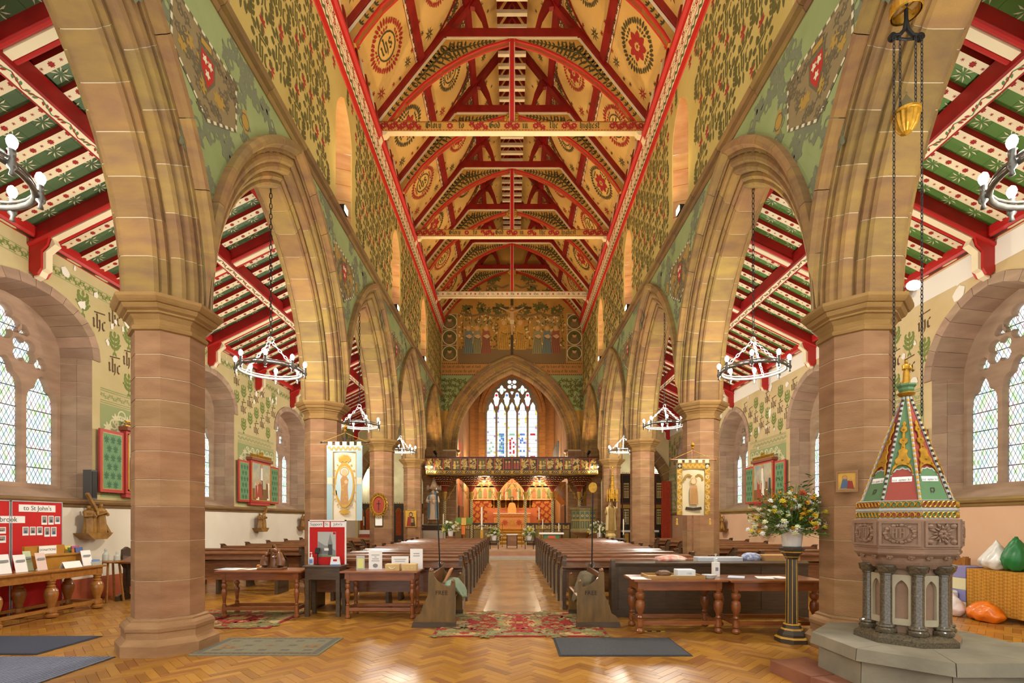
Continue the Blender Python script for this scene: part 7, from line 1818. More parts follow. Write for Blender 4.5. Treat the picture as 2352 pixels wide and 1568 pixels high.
# cover
cvm = dict(red=M('cover_red', '#9c4030', .6, var=.1), green=M('cover_green', '#5d8458', .6, var=.1), gold=m_goldp, grey=M('cover_grey', '#b7b8b0', .6))
fc = thing('font_cover', 'tall painted octagonal spire cover of red, green and gold panels over the font', 'font cover', None, (FX, FY, 1.516)); fc.scale = (.925, .925, .925)
MB().octo([(.74, 0), (.74, .07), (.765, .075), (.765, .09), (.74, .095), (.74, .16), (.755, .165), (.72, .17)]).build('base_ring', cvm['grey'], fc)
def oct_pt(w, a, z): return Vector((w/2/math.cos(PI/8)*math.cos(a), w/2/math.cos(PI/8)*math.sin(a), z))
W0, W1, WT, Z0, Z1, ZT = .66, .50, .05, .165, .50, 1.18
def wz(z): return W0+(WT-W0)*(z-Z0)/(ZT-Z0)
for k in range(8):
    a0, a1 = -PI/2-PI/8+k*PI/4, -PI/2+PI/8+k*PI/4
    A_, B_ = oct_pt(wz(Z0), a0, Z0), oct_pt(wz(Z0), a1, Z0); C_, D_ = oct_pt(wz(ZT), a1, ZT), oct_pt(wz(ZT), a0, ZT)
    u = (B_-A_).normalized(); mid = (A_+B_)/2; top = (C_+D_)/2; v = (top-mid); H = v.length; v.normalize(); n = u.cross(v)
    lo, hi = (('red', 'green') if k % 2 else ('green', 'red'))
    pnl = link('spire_panel', newmesh('spire_panel', [A_, B_, C_, D_, A_-n*.01, B_-n*.01, C_-n*.01, D_-n*.01], [[0, 1, 2, 3], [7, 6, 5, 4]], cvm[hi]), fc)
    A = Art(tuple(mid), tuple(u), tuple(v), tuple(n), [cvm[lo], cvm['gold'], cvm['grey'], m_paper, m_dark, cvm['green']], .003)
    hw = lambda t: (wz(Z0+(ZT-Z0)*t/H))*math.tan(PI/8)/2
    zz = .33; w0, w1 = hw(0)-.012, hw(zz)-.012
    arc = [(-w0, 0), (w0, 0), (w1, zz-.08)]+[(w1*math.cos(g)*(1 if i % 2 else .9), zz-.08+.075*math.sin(g)*(1 if i % 2 else .8)) for i, g in enumerate(np.linspace(.15, PI-.15, 11))]+[(-w1, zz-.08)]
    A.poly(arc, 0); 
    for p, q in zip(arc[2:], arc[3:]): A.poly(seg(p, q, .012), 2, 1.5)
    A.rect(-w1*.88, w1*.88, zz-.145, zz-.095, 3, 1); o_, wd_ = black('ecce agnus dei', 4, .17); s_ = w1*1.7/wd_; A.motif(o_, -w1*.85, zz-.137, s_, lay=1.8)
    if lo == 'green': A.motif(ring(0, .1, .022, .006, 4, 8), 0, 0, 1, lay=1); A.motif(line([(-.02, .07), (-.015, .12), (.02, .12), (0, .07)], .006, 4), 0, 0, 1, lay=1)
    A.build('painted_text', pnl)
    g = MB().mat(0)                             # gilt crocketed ogee over each panel
    def Q(x, t, d): return mid+u*x+v*t+n*d
    hf = [(w1*.98, zz-.07), (w1*.85, zz+.0), (w1*.62, zz+.04), (w1*.72, zz+.075), (w1*.5, zz+.095), (w1*.38, zz+.13), (w1*.46, zz+.165), (w1*.22, zz+.185), (.014, zz+.23), (.034, zz+.25), (.03, zz+.285), (.012, zz+.295), (.011, zz+.35), (.028, zz+.37), (.02, zz+.405), (.01, zz+.42), (.018, zz+.44), (0, zz+.475)]
    inn = [(w1*.9, zz-.075), (w1*.72, zz-.02), (w1*.4, zz+.01), (0, zz+.02)]
    ol = hf+[(-x, t_) for x, t_ in hf[:-1][::-1]]+[(-x, t_) for x, t_ in inn]+inn[:-1][::-1]
    cm_ = plate_mesh('gilt_crocket', ol, [], .016, m_gold, .004); frame_to(cm_, tuple(mid+n*.004), tuple(u), tuple(v), tuple(n)); link('gilt_crocket', cm_, pnl)
    for x_, t_ in ((0, zz+.07), (0, zz+.2), (-w1*.5, zz+.03), (w1*.5, zz+.03), (0, zz+.38), (0, zz+.27)): g.ball(Q(x_, t_, .02), .011, 6, 4)
    g.build('gilt_beads', m_gold, pnl)
    r = MB(); r.tube([oct_pt(wz(Z0)+.012, a0, Z0), oct_pt(wz(ZT)+.012, a0, ZT)], .012, 6); rb = r.build('corner_rib', cvm['grey'], fc)
    s = MB(); d = oct_pt(wz(ZT), a0, ZT)-oct_pt(wz(Z0), a0, Z0)
    for q in range(20):
        p0 = oct_pt(wz(Z0)+.02, a0, Z0)+d*(q/20); p1 = p0+d*(.022); s.tube([p0, p1], .0125, 6)
    s.build('rib_stripe', m_dark if k % 2 else cvm['gold'], rb)
    # pierced gilt friezes of the base ring
    mb = MB(); c = Vector((math.cos(a0+PI/8), math.sin(a0+PI/8), 0))
    for row, z in ((0, .035), (1, .13)):
        for q in range(7):
            x = -.132+q*.044; cc0 = c*.37+u*x+Vector((0, 0, z))
            mb.tube([cc0+u*.019*math.cos(g_)+Vector((0, 0, .024*math.sin(g_)))+c*.006 for g_ in np.arange(8)*PI/4], .0065, 4, closed=True)
    mb.build('gilt_frieze', m_gold, fc)
    st2 = Art(tuple(c*.37), tuple(u), (0, 0, 1), tuple(c), [cvm['red'], cvm['green']], .002); st2.rect(-.15, .15, .1, .158, k % 2); st2.rect(-.15, .15, .012, .062, 1-k % 2); st2.build('colour_ground', fc)
MB().octo([(.05, 1.18), (.12, 1.2), (.14, 1.215), (.11, 1.23)]).build('neck_ring', m_gold, fc); MB().octo([(.1, 1.23), (.12, 1.25), (.12, 1.27), (.15, 1.29), (.15, 1.305)]).build('finial_base', cvm['green'], fc)
o = fig(MB(), .24, .036, 0, 0, 0, None, 7, (0, 0, 1.305), 'hold', 3).build('gilt_figure', m_gold, fc); autosmooth(o, 60)
# its chains, counterweight and hanger
ha = thing('cover_hoist', 'black iron yoke and chains with a gilt fluted counterweight above the font', 'hoist', None, (FX, FY, 0))
cm = MB()
for e in (-1, 1): chain(cm, (e*.125, -.02, 2.44), (e*.125, -.02, 5.84), .036, .0042, .0095); chain(cm, (e*.07, -.02, 5.17), (e*.07, -.02, 5.84), .036, .0042, .0095)
cm.build('lifting_chains', m_black, ha)
b = MB(); b.tube([(-.13, 0, 5.86), (-.06, 0, 5.87), (-.015, 0, 5.92), (0, 0, 6.0)], .018, 8).tube([(.13, 0, 5.86), (.06, 0, 5.87), (.015, 0, 5.92), (0, 0, 6.0)], .018, 8).tube([(0, 0, 5.95), (0, 0, 6.32)], .016, 8).tube([(-.13, 0, 5.845), (0, 0, 5.83), (.13, 0, 5.845)], .012, 6)
for e in (-1, 1): b.add(*([(e*.125+.034*math.cos(g), y_, 5.85+.034*math.sin(g)) for y_ in (-.016, .016) for g in np.arange(12)*PI/6], [list(range(12)), list(range(23, 11, -1))]+[[i, (i+1) % 12, 12+(i+1) % 12, 12+i] for i in range(12)]))
b.build('iron_yoke', m_black, ha)
w = MB().mat(0); n = 16; prof = [(.001, 4.97), (.045, 4.99), (.08, 5.04), (.1, 5.10), (.105, 5.15)]; V = []; Fc = []
for r, z in prof:
    for i in range(2*n): V.append((r*(1 if i % 2 else .9)*math.cos(PI*i/n), r*(1 if i % 2 else .9)*math.sin(PI*i/n), z))
for q in range(len(prof)-1):
    for i in range(2*n): j = (i+1) % (2*n); Fc.append([q*2*n+i, q*2*n+j, q*2*n+2*n+j, q*2*n+2*n+i])
w.add(V, Fc); w.lathe([(.105, 5.15), (.112, 5.155), (.112, 5.175), (.1, 5.18)], 24); w.build('fluted_weight', m_gold, ha)
MB().lathe([(.1, 5.18), (.008, 5.33), (.014, 5.345), (.001, 5.36)], 4).build('weight_cap', M('weight_brown', '#6b5a2a', .5), ha)
gr = MB(); gr.lathe([(.115, 6.06), (.125, 6.07), (.125, 6.15), (.115, 6.16), (.105, 6.15), (.105, 6.07)], 24, cap=False)
for k in range(4): a = k*PI/2+.4; gr.tube([(.115*math.cos(a), .115*math.sin(a), 6.11), (0, 0, 6.11)], .01, 5)
gr.build('gilt_ring', m_gold, ha)
MB().lathe([(.05, 6.30), (.05, 6.34), (.02, 6.35)], 10).build('ceiling_plate', m_black, ha)
# ================================================================== flower pedestal
fp = thing('flower_pedestal', 'tall black and gold octagonal pedestal carrying the flower pot', 'pedestal', None, (3.48, 6.2, 0)); m_ped = M('pedestal_black', '#3d342b', .4, coat=.3)
MB().octo([(.36, 0), (.36, .05), (.30, .06), (.30, .1), (.22, .16), (.18, .2), (.15, .22)]).build('base', m_ped, fp); MB().octo([(.365, .05), (.335, .07)]).octo([(.235, .15), (.215, .17)]).octo([(.185, .21), (.18, .225)]).build('gilt_rings', m_goldp, fp)
MB().octo([(.125, .22), (.115, 1.02), (.13, 1.03)]).build('shaft', m_ped, fp)
for k in range(8): a = PI/8+k*PI/4; MB().tube([(.066*math.cos(a), .066*math.sin(a), .23), (.061*math.cos(a), .061*math.sin(a), 1.02)], .005, 5).build('gilt_edge', m_goldp, fp)
MB().octo([(.13, 1.02), (.15, 1.05), (.22, 1.1), (.22, 1.115), (.26, 1.13), (.27, 1.16), (.26, 1.175)]).build('capital', m_ped, fp); MB().octo([(.155, 1.045), (.165, 1.055)]).octo([(.228, 1.105), (.232, 1.118)]).build('gilt_rings', m_goldp, fp)
fv = thing('flower_vase', 'white ribbed pot of mixed yellow, orange and white flowers on the pedestal', 'flowers', None, (3.48, 6.2, 1.176))
V = []; Fc = []; n = 48; prof = [(.1, 0), (.105, .01), (.128, .2), (.14, .205), (.14, .235), (.125, .235), (.12, .2)]
for r, z in prof:
    for i in range(n): k = 1+.012*math.cos(8*PI*i*3/n); V.append((r*k*math.cos(2*PI*i/n), r*k*math.sin(2*PI*i/n), z))
for q in range(len(prof)-1):
    for i in range(n): j = (i+1) % n; Fc.append([q*n+i, q*n+j, q*n+n+j, q*n+n+i])
Fc.append(list(range(n-1, -1, -1))); link('pot', newmesh('pot', V, Fc, MATS['pot_white'], None, True), fv)
bouquet(fv, .54, .54, 12, ['yellow', 'gold', 'gold', 'orange', 'white', 'white', 'yellow', 'pale', 'red', 'pale'], M('leaf_mixed', '#6d8a40', .55, col2='#47652c', scale=9), 230, 420, .046, .2)
lfm = newmesh('leaf', [(0, 0, 0), (.018, .03, .004), (.016, .06, .006), (0, .085, 0), (-.016, .06, .006), (-.018, .03, .004), (0, .045, -.004)], [[0, 1, 6], [1, 2, 6], [2, 3, 6], [3, 4, 6], [4, 5, 6], [5, 0, 6]], M('leaf_gloss', '#3f6b2a', .35, var=.3, scale=15))
rng = random.Random(41)
for (dx, dy, dz, nl) in ((.27, .0, .68, 10), (.46, -.05, .35, 9), (.5, .0, .18, 7), (-.1, .05, .62, 7), (.42, -.1, .5, 8), (-.42, 0, .3, 7), (.3, -.2, .08, 6), (-.38, -.1, .12, 6)):
    tip = Vector((dx, dy, dz)); pts = [tip*f+Vector((0, 0, .06*math.sin(PI*f))) for f in (0, .35, .7, 1)]
    MB().tube([tuple(p+Vector((0, 0, .22))) for p in pts], [.004, .0035, .003, .002], 4).build('stem', M('stem_green', '#5c6b34', .6), fv)
    for k in range(nl):
        f = .5+.5*k/nl; p = tip*f+Vector((0, 0, .22+.06*math.sin(PI*f))); link('leaf', lfm, fv, tuple(p), (rng.uniform(-.5, .9), rng.uniform(-.6, .6), rng.uniform(0, 6.3)), [rng.uniform(.75, 1.15)]*3)
# ================================================================== processional banners
def banner(label, x, y, z0, z1, w, field, border, polm, draw, scallop=False):
    t = thing('processional_banner', label, 'banner', None, (x, y, 0)); h = z1-z0; V = []; Fc = []; nx, nz = 14, 16
    for j in range(nz+1):
        for i in range(nx+1): u = -w/2+w*i/nx; V.append((u, .010*math.sin(9*u+j*.35), z0+h*j/nz))
    for j in range(nz):
        for i in range(nx): q = j*(nx+1)+i; Fc.append([q, q+1, q+nx+2, q+nx+1])
    link('banner_cloth', newmesh('banner_cloth', V, Fc, [field], None, True), t)
    A = Art((0, -.014, 0), (1, 0, 0), (0, 0, 1), (0, -1, 0), border, .002); draw(A, w, z0, z1); A.build('embroidery', t)
    MB().tube([(-w/2-.1, 0, z1+.06), (w/2+.1, 0, z1+.06)], .011, 8).ball((-w/2-.11, 0, z1+.06), .022, 6, 5).ball((w/2+.11, 0, z1+.06), .022, 6, 5).build('cross_bar', polm, t)
    for k in range(5): a = -w/2+.02+k*(w-.04)/4.6; MB().box(a, a+w*.12, -.014, .012, z1-.01, z1+.07).build('hanging_tab', field, t)
    MB().tube([(0, .03, 0), (0, .03, z1+.25)], .014, 8).build('pole', polm, t); MB().lathe([(.012, 0), (.03, .03), (.012, .05), (.04, .09), (.001, .15)], 8, (0, .03, z1+.25)).build('finial', m_gold, t)
    MB().tube([(-w/2-.1, 0, z1+.06), (0, .03, z1+.24)], .004, 4).tube([(w/2+.1, 0, z1+.06), (0, .03, z1+.24)], .004, 4).build('cord', m_goldp, t)
    return t
bpal = [M('banner_cream', '#e3d6ba', .85, var=.08, scale=5), M('banner_blue', '#a6c0c4', .85), m_goldp, M('banner_flesh', '#d9b48a', .8), M('banner_rose', '#b98a5a', .8), M('banner_paleblue', '#bcd0d2', .85), m_dark]
def ban_a(A, w, z0, z1):
    A.rect(-w/2, -w/2+.11, z0, z1-.12, 1); A.rect(w/2-.11, w/2, z0, z1-.12, 1); A.rect(-w/2, w/2, z1-.12, z1-.0, 1, .2)
    for e in (-1, 1): A.rect(e*(w/2-.115)-.006, e*(w/2-.115)+.006, z0, z1-.12, 2, .4); A.rect(e*(w/2-.055)-.045, e*(w/2-.055)+.045, z0+.68, z0+.8, 0, .4)
    c = z0+.66
    for k in range(7): A.motif(m_scroll(2, w=.2), -w*.46+k*w*.13, z1-.06, w*.13, lay=.8)
    A.motif([(disc(0, 0, .17, 24, .40), 5)], 0, c, 1, lay=.5); A.motif(ring(0, c, .185, .03, 2, 24, .42), 0, 0, 1, lay=.7)
    for k in range(20):
        g = 2*PI*k/20; A.poly(leaf(.19*math.cos(g), c+.43*math.sin(g), g, .05, .03), 2, .6)
    A.poly([(-.08, c-.36), (.08, c-.36), (.06, c-.05), (.075, c+.1), (.03, c+.18), (-.03, c+.18), (-.075, c+.1), (-.06, c-.05)], 4, 1)
    for k in range(14): A.poly(leaf(random.uniform(-.05, .05), c-.3+k*.03, random.uniform(0, 6), .05, .02), 2, 1.3)
    A.poly(disc(0, c+.24, .055, 12, .065), 3, 1.2); A.motif(ring(0, c+.25, .09, .018, 2, 14), 0, 0, 1, lay=1.1); A.poly(disc(.03, c+.06, .035, 9), 3, 1.5)
    for k in range(9): A.poly(leaf(0, c+.42, PI/2+(k-4)*.22, .17, .03), 2, .9)
    for k in range(9): A.poly(leaf(0, c-.44, -PI/2+(k-4)*.25, .13, .03), 2, .9)
    A.rect(-.11, .11, c+.44, c+.5, 2, 1)
banner('pale blue and cream embroidered banner of a Madonna above the red notice board', -3.12, 9.3, 1.5, 2.9, .66, bpal[0], bpal, m_dark, ban_a)
bp2 = [M('banner_oat', '#cfc09a', .85), m_goldp, M('banner_gilt', '#a47c22', .6, var=.3, scale=20), m_dark, bpal[3], bpal[4]]
def ban_b(A, w, z0, z1):
    A.rect(-w/2, -w/2+.1, z0, z1, 2); A.rect(w/2-.1, w/2, z0, z1, 2); A.rect(-w/2, w/2, z1-.12, z1, 2, .2)
    for e in (-1, 1):
        for k in range(8): A.motif(m_scroll(1, w=.2), e*(w/2-.05), z0+.02+k*.11, .11, PI/2, lay=.4)
    for k in range(5): A.motif(m_scroll(1, w=.2), -w*.33+k*w*.135, z1-.06, w*.13, lay=.6)
    for e in (-1, 1):
        for k in range(5): A.motif(ring(e*(w/2-.05), z0+.15+k*.19, .035, .012, 0, 10), 0, 0, 1, lay=.6)
        A.rect(e*(w/2-.05)-.045, e*(w/2-.05)+.045, z1-.11, z1-.01, 3, .6); A.motif([(leaf(0, 0, g, .035, .02), 0) for g in np.arange(4)*PI/2], e*(w/2-.05), z1-.06, 1, lay=1)
        A.motif(line([(e*.04, z1-.26), (e*.1, z1-.22), (e*.16, z1-.26), (e*.17, z1-.33)], .04, 2), 0, 0, 1, lay=.5)
    c = (z0+z1)/2-.03; A.poly([(-.07, c-.26), (.09, c-.26), (.08, c-.05), (.06, c+.1), (-.05, c+.1), (-.07, c)], 5, .6); A.poly(disc(0, c+.17, .045, 10, .055), 4, .8); A.motif(ring(0, c+.18, .065, .012, 1, 12), 0, 0, 1, lay=.7)
    for k in range(5): A.poly(seg((-.05+k*.03, c-.24), (-.03+k*.02, c+.04), .01), 2, 1)
    A.motif(line([(-.15, z0+.13), (0, z0+.11), (.15, z0+.13)], .055, 3), 0, 0, 1, lay=.5)
t = banner('gold bordered oatmeal banner of a saint hanging beside the second right pier', 3.4, 9.35, 1.6, 2.58, .62, bp2[0], bp2, m_mahog, ban_b)
for e in (-1, 1): MB().lathe([(.006, .12), (.02, .1), (.016, .08), (.025, 0)], 8, (e*.31, -.01, 1.42)).build('tassel', m_goldp, t)
# ================================================================== triptychs on the aisle walls
tm = [M('triptych_green', '#6f9a6c', .7, var=.08), M('triptych_motif', '#44704a', .7), M('triptych_red', '#b23a30', .55), m_goldp, M('paint_sky', '#cdbb8e', .7, col2='#8f9b96', scale=3), M('paint_earth', '#7c5a2a', .7), M('paint_white', '#ece4d2', .7), M('paint_red', '#a5482a', .7), M('paint_dark', '#3c3f3a', .7), M('paint_flesh', '#cda077', .7)]
def triptych(sd, yc, label, seed):
    t = thing('triptych', label, 'triptych', 'painted triptychs', (sd*(AX-.02), yc, 2.05)); rng = random.Random(seed); N = (-sd, 0, 0)
    def slab(nm, y0, y1, z0, z1, d0, d1, m, par=t): return MB().box(min(-sd*d0, -sd*d1), max(-sd*d0, -sd*d1), y0, y1, z0, z1).build(nm, m, par)
    slab('case', -.62, .62, 0, 1.28, 0, .12, tm[2]); pt = slab('painted_panel', -.55, .55, .08, 1.2, .12, .125, tm[4])
    A = Art((-sd*.125, 0, .08), (0, 1, 0), (0, 0, 1), N, tm, .003); A.rect(-.55, .55, 0, .35, 5)
    for k in range(9):
        y = rng.uniform(-.48, .48); h = rng.uniform(.5, .75); b = rng.uniform(0, .18); c = rng.choice((6, 7, 8, 5, 7, 6)); A.poly([(y-.09, b), (y+.09, b), (y+.05, b+h*.75), (y-.05, b+h*.75)], c, .5+k*.1); A.poly(disc(y, b+h*.84, .045, 9, .06), 9, 1+k*.1)
    A.poly([(-.07, .62), (.07, .62), (.05, 1.0), (-.05, 1.0)], 6, 2); A.poly(disc(0, 1.04, .04, 9), 9, 2.2); A.motif(ring(0, 1.04, .08, .015, 3, 12), 0, 0, 1, lay=2.1); A.build('painting', pt)
    for a, b, c, d in ((-.57, -.55, .06, 1.22), (.55, .57, .06, 1.22), (-.57, .57, 1.2, 1.22), (-.57, .57, .06, .08)): slab('gilt_fillet', a, b, c, d, .12, .135, m_goldp)
    slab('cornice', -.66, .66, 1.28, 1.36, 0, .18, M('triptych_cornice', '#8a4a30', .6)); slab('predella', -.6, .6, -.08, 0, 0, .1, tm[2])
    cr = MB()
    for k in range(17): cr.tube([(-sd*.12, -.62+k*.0775+.03*math.cos(g), 1.42+.035*math.sin(g)) for g in np.arange(6)*PI/3], .01, 4, closed=True)
    cr.box(min(-sd*.1, -sd*.14), max(-sd*.1, -sd*.14), -.65, .65, 1.36, 1.39).box(min(-sd*.1, -sd*.14), max(-sd*.1, -sd*.14), -.65, .65, 1.46, 1.48)
    for k in range(5): cr.lathe([(.012, 0), (.02, .05), (.001, .12)], 5, (-sd*.12, -.1+k*.05, 1.47))
    cr.build('gilt_cresting', m_gold, t)
    for e in (-1, 1):
        y0, y1 = (.64, 1.22) if e > 0 else (-1.22, -.64)
        d = slab('shutter', y0, y1, 0, 1.22, .05, .09, tm[2]); p = slab('shutter_field', y0+.05, y1-.05, .06, 1.16, .09, .094, m_goldp, d)
        A = Art((-sd*.094, (y0+y1)/2, 0), (0, 1, 0), (0, 0, 1), N, tm, .002); A.rect(-.225, .225, .075, 1.145, 0)
        for r in range(6):
            for c in range(3 if r % 2 else 2): A.motif([(leaf(0, -.03, PI/2+g, .1-.02*abs(g), .03), 1) for g in (-1.2, -.6, 0, .6, 1.2)]+[(leaf(0, -.03, -PI/2+g, .07, .03), 1) for g in (-.8, 0, .8)], (-.15 if r % 2 else -.085)+c*.155, .17+r*.175, 1, lay=1)
        A.build('stencil_pattern', d)
triptych(-1, 10.75, 'painted triptych with green shutters half hidden by the nearest left pier', 1); triptych(-1, 15.59, 'open painted triptych with green shutters between the left aisle windows', 2)
triptych(1, 15.59, 'open painted triptych with green shutters behind the flower arrangement', 3); triptych(1, 10.75, 'painted triptych on the right aisle wall behind the font spire', 4)
# ================================================================== carved stations of the cross
m_carv = M('carved_wood', '#a87a2e', .45, col2='#7a541c', scale=8, coat=.2)
def station(sd, px, label, seed, s=1.):
    Y = (AX-.1)*F/abs(px-1176); t = thing('carved_relief', label, 'carving', 'carved stations on the dado', (sd*(AX-.16), Y, 1.18 if sd < 0 else 1.1)); rz = PI/2 if sd < 0 else -PI/2
    t.rotation_euler = (0, 0, rz); rng = random.Random(seed); s *= 1.2; MB().prism([(-.12*s, -.03), (.12*s, -.03), (.2*s, .04), (.24*s, .09), (-.24*s, .09), (-.2*s, .04)], -.12, .16, 'y').build('bracket_shelf', m_carv, t)
    for k, (x, h, a) in enumerate(((-.13, .42, 'hold'), (.1, .46, 'pray'), (-.02, .4, 'up'))):
        o = fig(MB(), h*s, .085*s, 0, 0, 0, None, 7, (x*s, -.02+.05*(k == 2), .09), a, seed+k).build('figure', m_carv, t); autosmooth(o, 60)
    MB().cbox((.06*s, -.02, .36*s), (.05, .05, .78*s), Matrix.Rotation(-.6 if seed % 2 else .6, 3, 'Y')).build('cross', m_carv, t)
station(-1, 210, 'carved wooden relief of figures with a cross beside the red display board', 1, 1.0); station(-1, 596, 'small carved wooden relief on the left dado between pier and banner', 2, .9); station(-1, 694, 'carved wooden relief on the left dado just before the second pier', 4, .9)
station(1, 1661, 'carved wooden relief on the peach dado beside the second right pier', 5, .85); station(1, 1757, 'carved wooden relief on the peach dado behind the flower pot', 6, .9)
# ================================================================== small things on the tables
def on(name, label, cat, x, y, z): return thing(name, label, cat, None, (x, y, z))
t = on('carved_group', 'carved wooden nativity group of three figures on the left table', 'carving', -3.78, 7.86, .731); m_walnut = M('walnut_carving', '#87562f', .35, var=.3, coat=.4)
MB().bbox(-.19, .19, -.12, .12, 0, .03, .01).build('base', m_walnut, t)
o = fig(MB(), .36, .085, 0, 0, 0, 0, 7, (.02, .02, .03), 'hold', 2).build('standing_figure', m_walnut, t); autosmooth(o, 60)
for x, hh in ((-.12, .22), (.12, .27)):
    b = MB(); b.tube([(x, 0, .05), (x*1.02, .02, .12), (x*.8, 0, .2*hh/.22), (x*.7, -.02, hh)], [.07, .075, .055, .02], 10).ball((x*.62, -.03, hh+.02), .034, 8, 6).tube([(x*.8, -.03, hh-.06), (x*.35, -.08, hh-.08)], .018, 6); o = b.build('kneeling_figure', m_walnut, t); autosmooth(o, 60)
def papers(x, y, z, n, seed, label):
    t = on('loose_papers', label, 'papers', x, y, z); rng = random.Random(seed)
    for k in range(n): MB().box(-.105, .105, -.148, .148, k*.0012, k*.0012+.001).build('sheet', m_paper if k % 3 else M('sheet_blue', '#c9d6e8', .7), t, (rng.uniform(-.12, .12)*3.0, rng.uniform(-.05, .05), 0), (0, 0, rng.uniform(-.6, .6)))
papers(-4.2, 7.88, .731, 4, 1, 'white papers spread on the left end of the left table')
t = on('hand_sanitizer', 'clear pump bottle on the dark stand beside the notice board', 'bottle', -3.16, 7.86, .801); MB().lathe([(.03, 0), (.034, .01), (.034, .11), (.012, .13), (.012, .145)], 12).build('bottle', M('bottle_clear', '#cfdcdf', .15, coat=.4), t); MB().lathe([(.014, .145), (.014, .16), (.004, .162), (.004, .19)], 8).box(-.03, .008, -.006, .006, .188, .2).build('pump', m_white, t); MB().box(-.025, .025, -.0355, -.034, .03, .09).build('label', M('label_blue', '#6f8fc9', .6), t)
t = on('card_reader', 'black card reader on a stalk on the dark stand', 'card reader', -3.08, 7.9, .801); MB().tube([(0, 0, 0), (0, 0, .2)], .008, 6).lathe([(.035, 0), (.03, .01)], 10).build('stalk', m_black, t); MB().cbox((0, -.01, .22), (.07, .02, .09), Matrix.Rotation(-.4, 3, 'X')).build('terminal', m_black, t)
t = on('leaflet_holder', 'white leaflet holder with red print on the dark stand', 'leaflet', -2.78, 7.84, .801); MB().prism([(-.08, 0), (.08, 0), (.06, .13), (-.06, .13)], -.01, .02, 'y').build('card', m_paper, t); MB().box(-.03, .03, -.012, -.01, .06, .09).build('print', m_bred, t); MB().box(-.06, .08, -.06, -.01, 0, .012).build('blue_base', MATS['label_blue'], t)
def sign(x, y, w, h, lines, label, size=.022, mark=False, back=True):
    t = on('card_sign', label, 'sign', x, y, .731); MB().cbox((0, 0, h/2), (w, .006, h)).build('card', m_paper, t)
    for k, f in enumerate(lines): MB().box(-w*f, w*f, -.0042, -.003, h*.74-k*size*1.4, h*.74-k*size*1.4+size*.45).build('printed_line', m_pgrey, t)
    if mark: MB().lathe([(.001, 0), (.04, .001), (.04, .002), (.001, .003)], 16, sy=.8).build('round_emblem', m_pgrey, t, (0, -.005, h*.2), (PI/2, 0, 0))
    MB().prism([(.003, 0), (.06, 0), (.003, h*.6)], -.02, .02, 'x').build('easel_leg', m_paper, t); return t
t = on('leaflet_stand', 'clear stand holding a yellow leaflet on the right hand mahogany table', 'leaflet', -2.37, 7.8, .731); MB().cbox((0, 0, .11), (.13, .004, .22)).build('stand', M('acrylic', '#b9bcab', .2, coat=.4), t); MB().cbox((0, -.004, .1), (.095, .003, .15)).build('yellow_leaflet', M('leaflet_yellow', '#e3e28a', .7), t)
sign(-2.15, 7.85, .21, .30, [.3, .08, .24, .3], 'white card sign with a round emblem at the left of the offertory boxes', .022, True); sign(-1.78, 7.93, .27, .2, [.35, .3], 'plain grey card behind the two wooden offertory boxes'); sign(-1.52, 7.93, .2, .32, [.24, .26], 'tall white card sign at the end of the mahogany table by the bench', .026)
for x, hd, lb in ((-1.84, 1, 'pale wooden box with a rope handle on the mahogany table'), (-1.58, 0, 'pale wooden box with two small knobs on the mahogany table')):
    t = on('offertory_box', lb, 'box', x, 7.72, .731); MB().bbox(-.11, .11, -.07, .08, 0, .1, .004).build('body', M('pale_pine', '#d9b878', .55, var=.12, scale=8), t)
    if hd: MB().tube([(-.05, -.075, .06), (-.025, -.085, .035), (.025, -.085, .035), (.05, -.075, .06)], .005, 6).build('rope_handle', m_paper, t)
    else:
        for e in (-.04, .04): MB().ball((e, -.074, .045), .007, 6, 4).build('knob', m_paper, t)
# right tables
t = on('wooden_tray', 'shallow wooden tray on the right oak table', 'tray', 2.2, 6.85, .721); MB().box(-.38, .38, -.2, .2, 0, .012).build('base', M('tray_wood', '#a9803f', .5), t)
for b in ((-.38, .38, -.2, -.185), (-.38, .38, .185, .2), (-.38, -.365, -.185, .185), (.365, .38, -.185, .185)): MB().box(*b, .012, .04).build('rim', MATS['tray_wood'], t)
cloth_heap('crumpled_bag', 'brown leather gloves heaped on the wooden tray', 'gloves', (2.08, 6.85, .733), (.2, .16, .09), M('leather_brown', '#6b4a2c', .5), 5)
t = on('card_box', 'white leaflet box lettered in grey on the wooden tray', 'box', 2.36, 6.82, .734); MB().bbox(-.12, .12, -.09, .09, 0, .1, .005).build('body', M('box_white_blue', '#dfe6ea', .6), t); words('1100', .035, (.03, -.0915, .05), (1, 0, 0), (0, 0, 1), (0, -1, 0), t, m_pgrey)
t = on('plastic_tray', 'clear shallow plastic dish on the right oak table', 'dish', 2.66, 6.72, .721); MB().lathe([(.06, 0), (.07, .004), (.1, .05), (.095, .05), (.06, .008)], 16).build('dish', M('clear_plastic', '#d7dcda', .15, coat=.5), t)
t = on('pump_dispenser', 'upright white sanitizer dispenser where the right tables meet', 'dispenser', 2.84, 6.95, .721); MB().bbox(-.045, .045, -.04, .04, 0, .2, .006).build('body', m_paper, t); MB().lathe([(.03, .2), (.03, .25), (.01, .26), (.008, .3), (.02, .305), (.02, .315)], 10).build('pump', M('pump_clear', '#d9e2df', .2), t); MB().box(-.02, .02, -.042, -.04, .08, .13).build('print', m_pgrey, t)
papers(1.95, 6.78, .721, 3, 4, 'magazines at the left of the right oak table'); papers(3.3, 6.85, .721, 3, 8, 'white sheets on the table behind the pedestal')
tag(MB().bbox(2.9, 3.6, 7.76, 7.98, .842, .93, .01).build('plastic_crate', M('crate_clear', '#cfd9e2', .25, var=.1)), 'pale plastic crate resting on the pew back behind the right tables', 'crate')
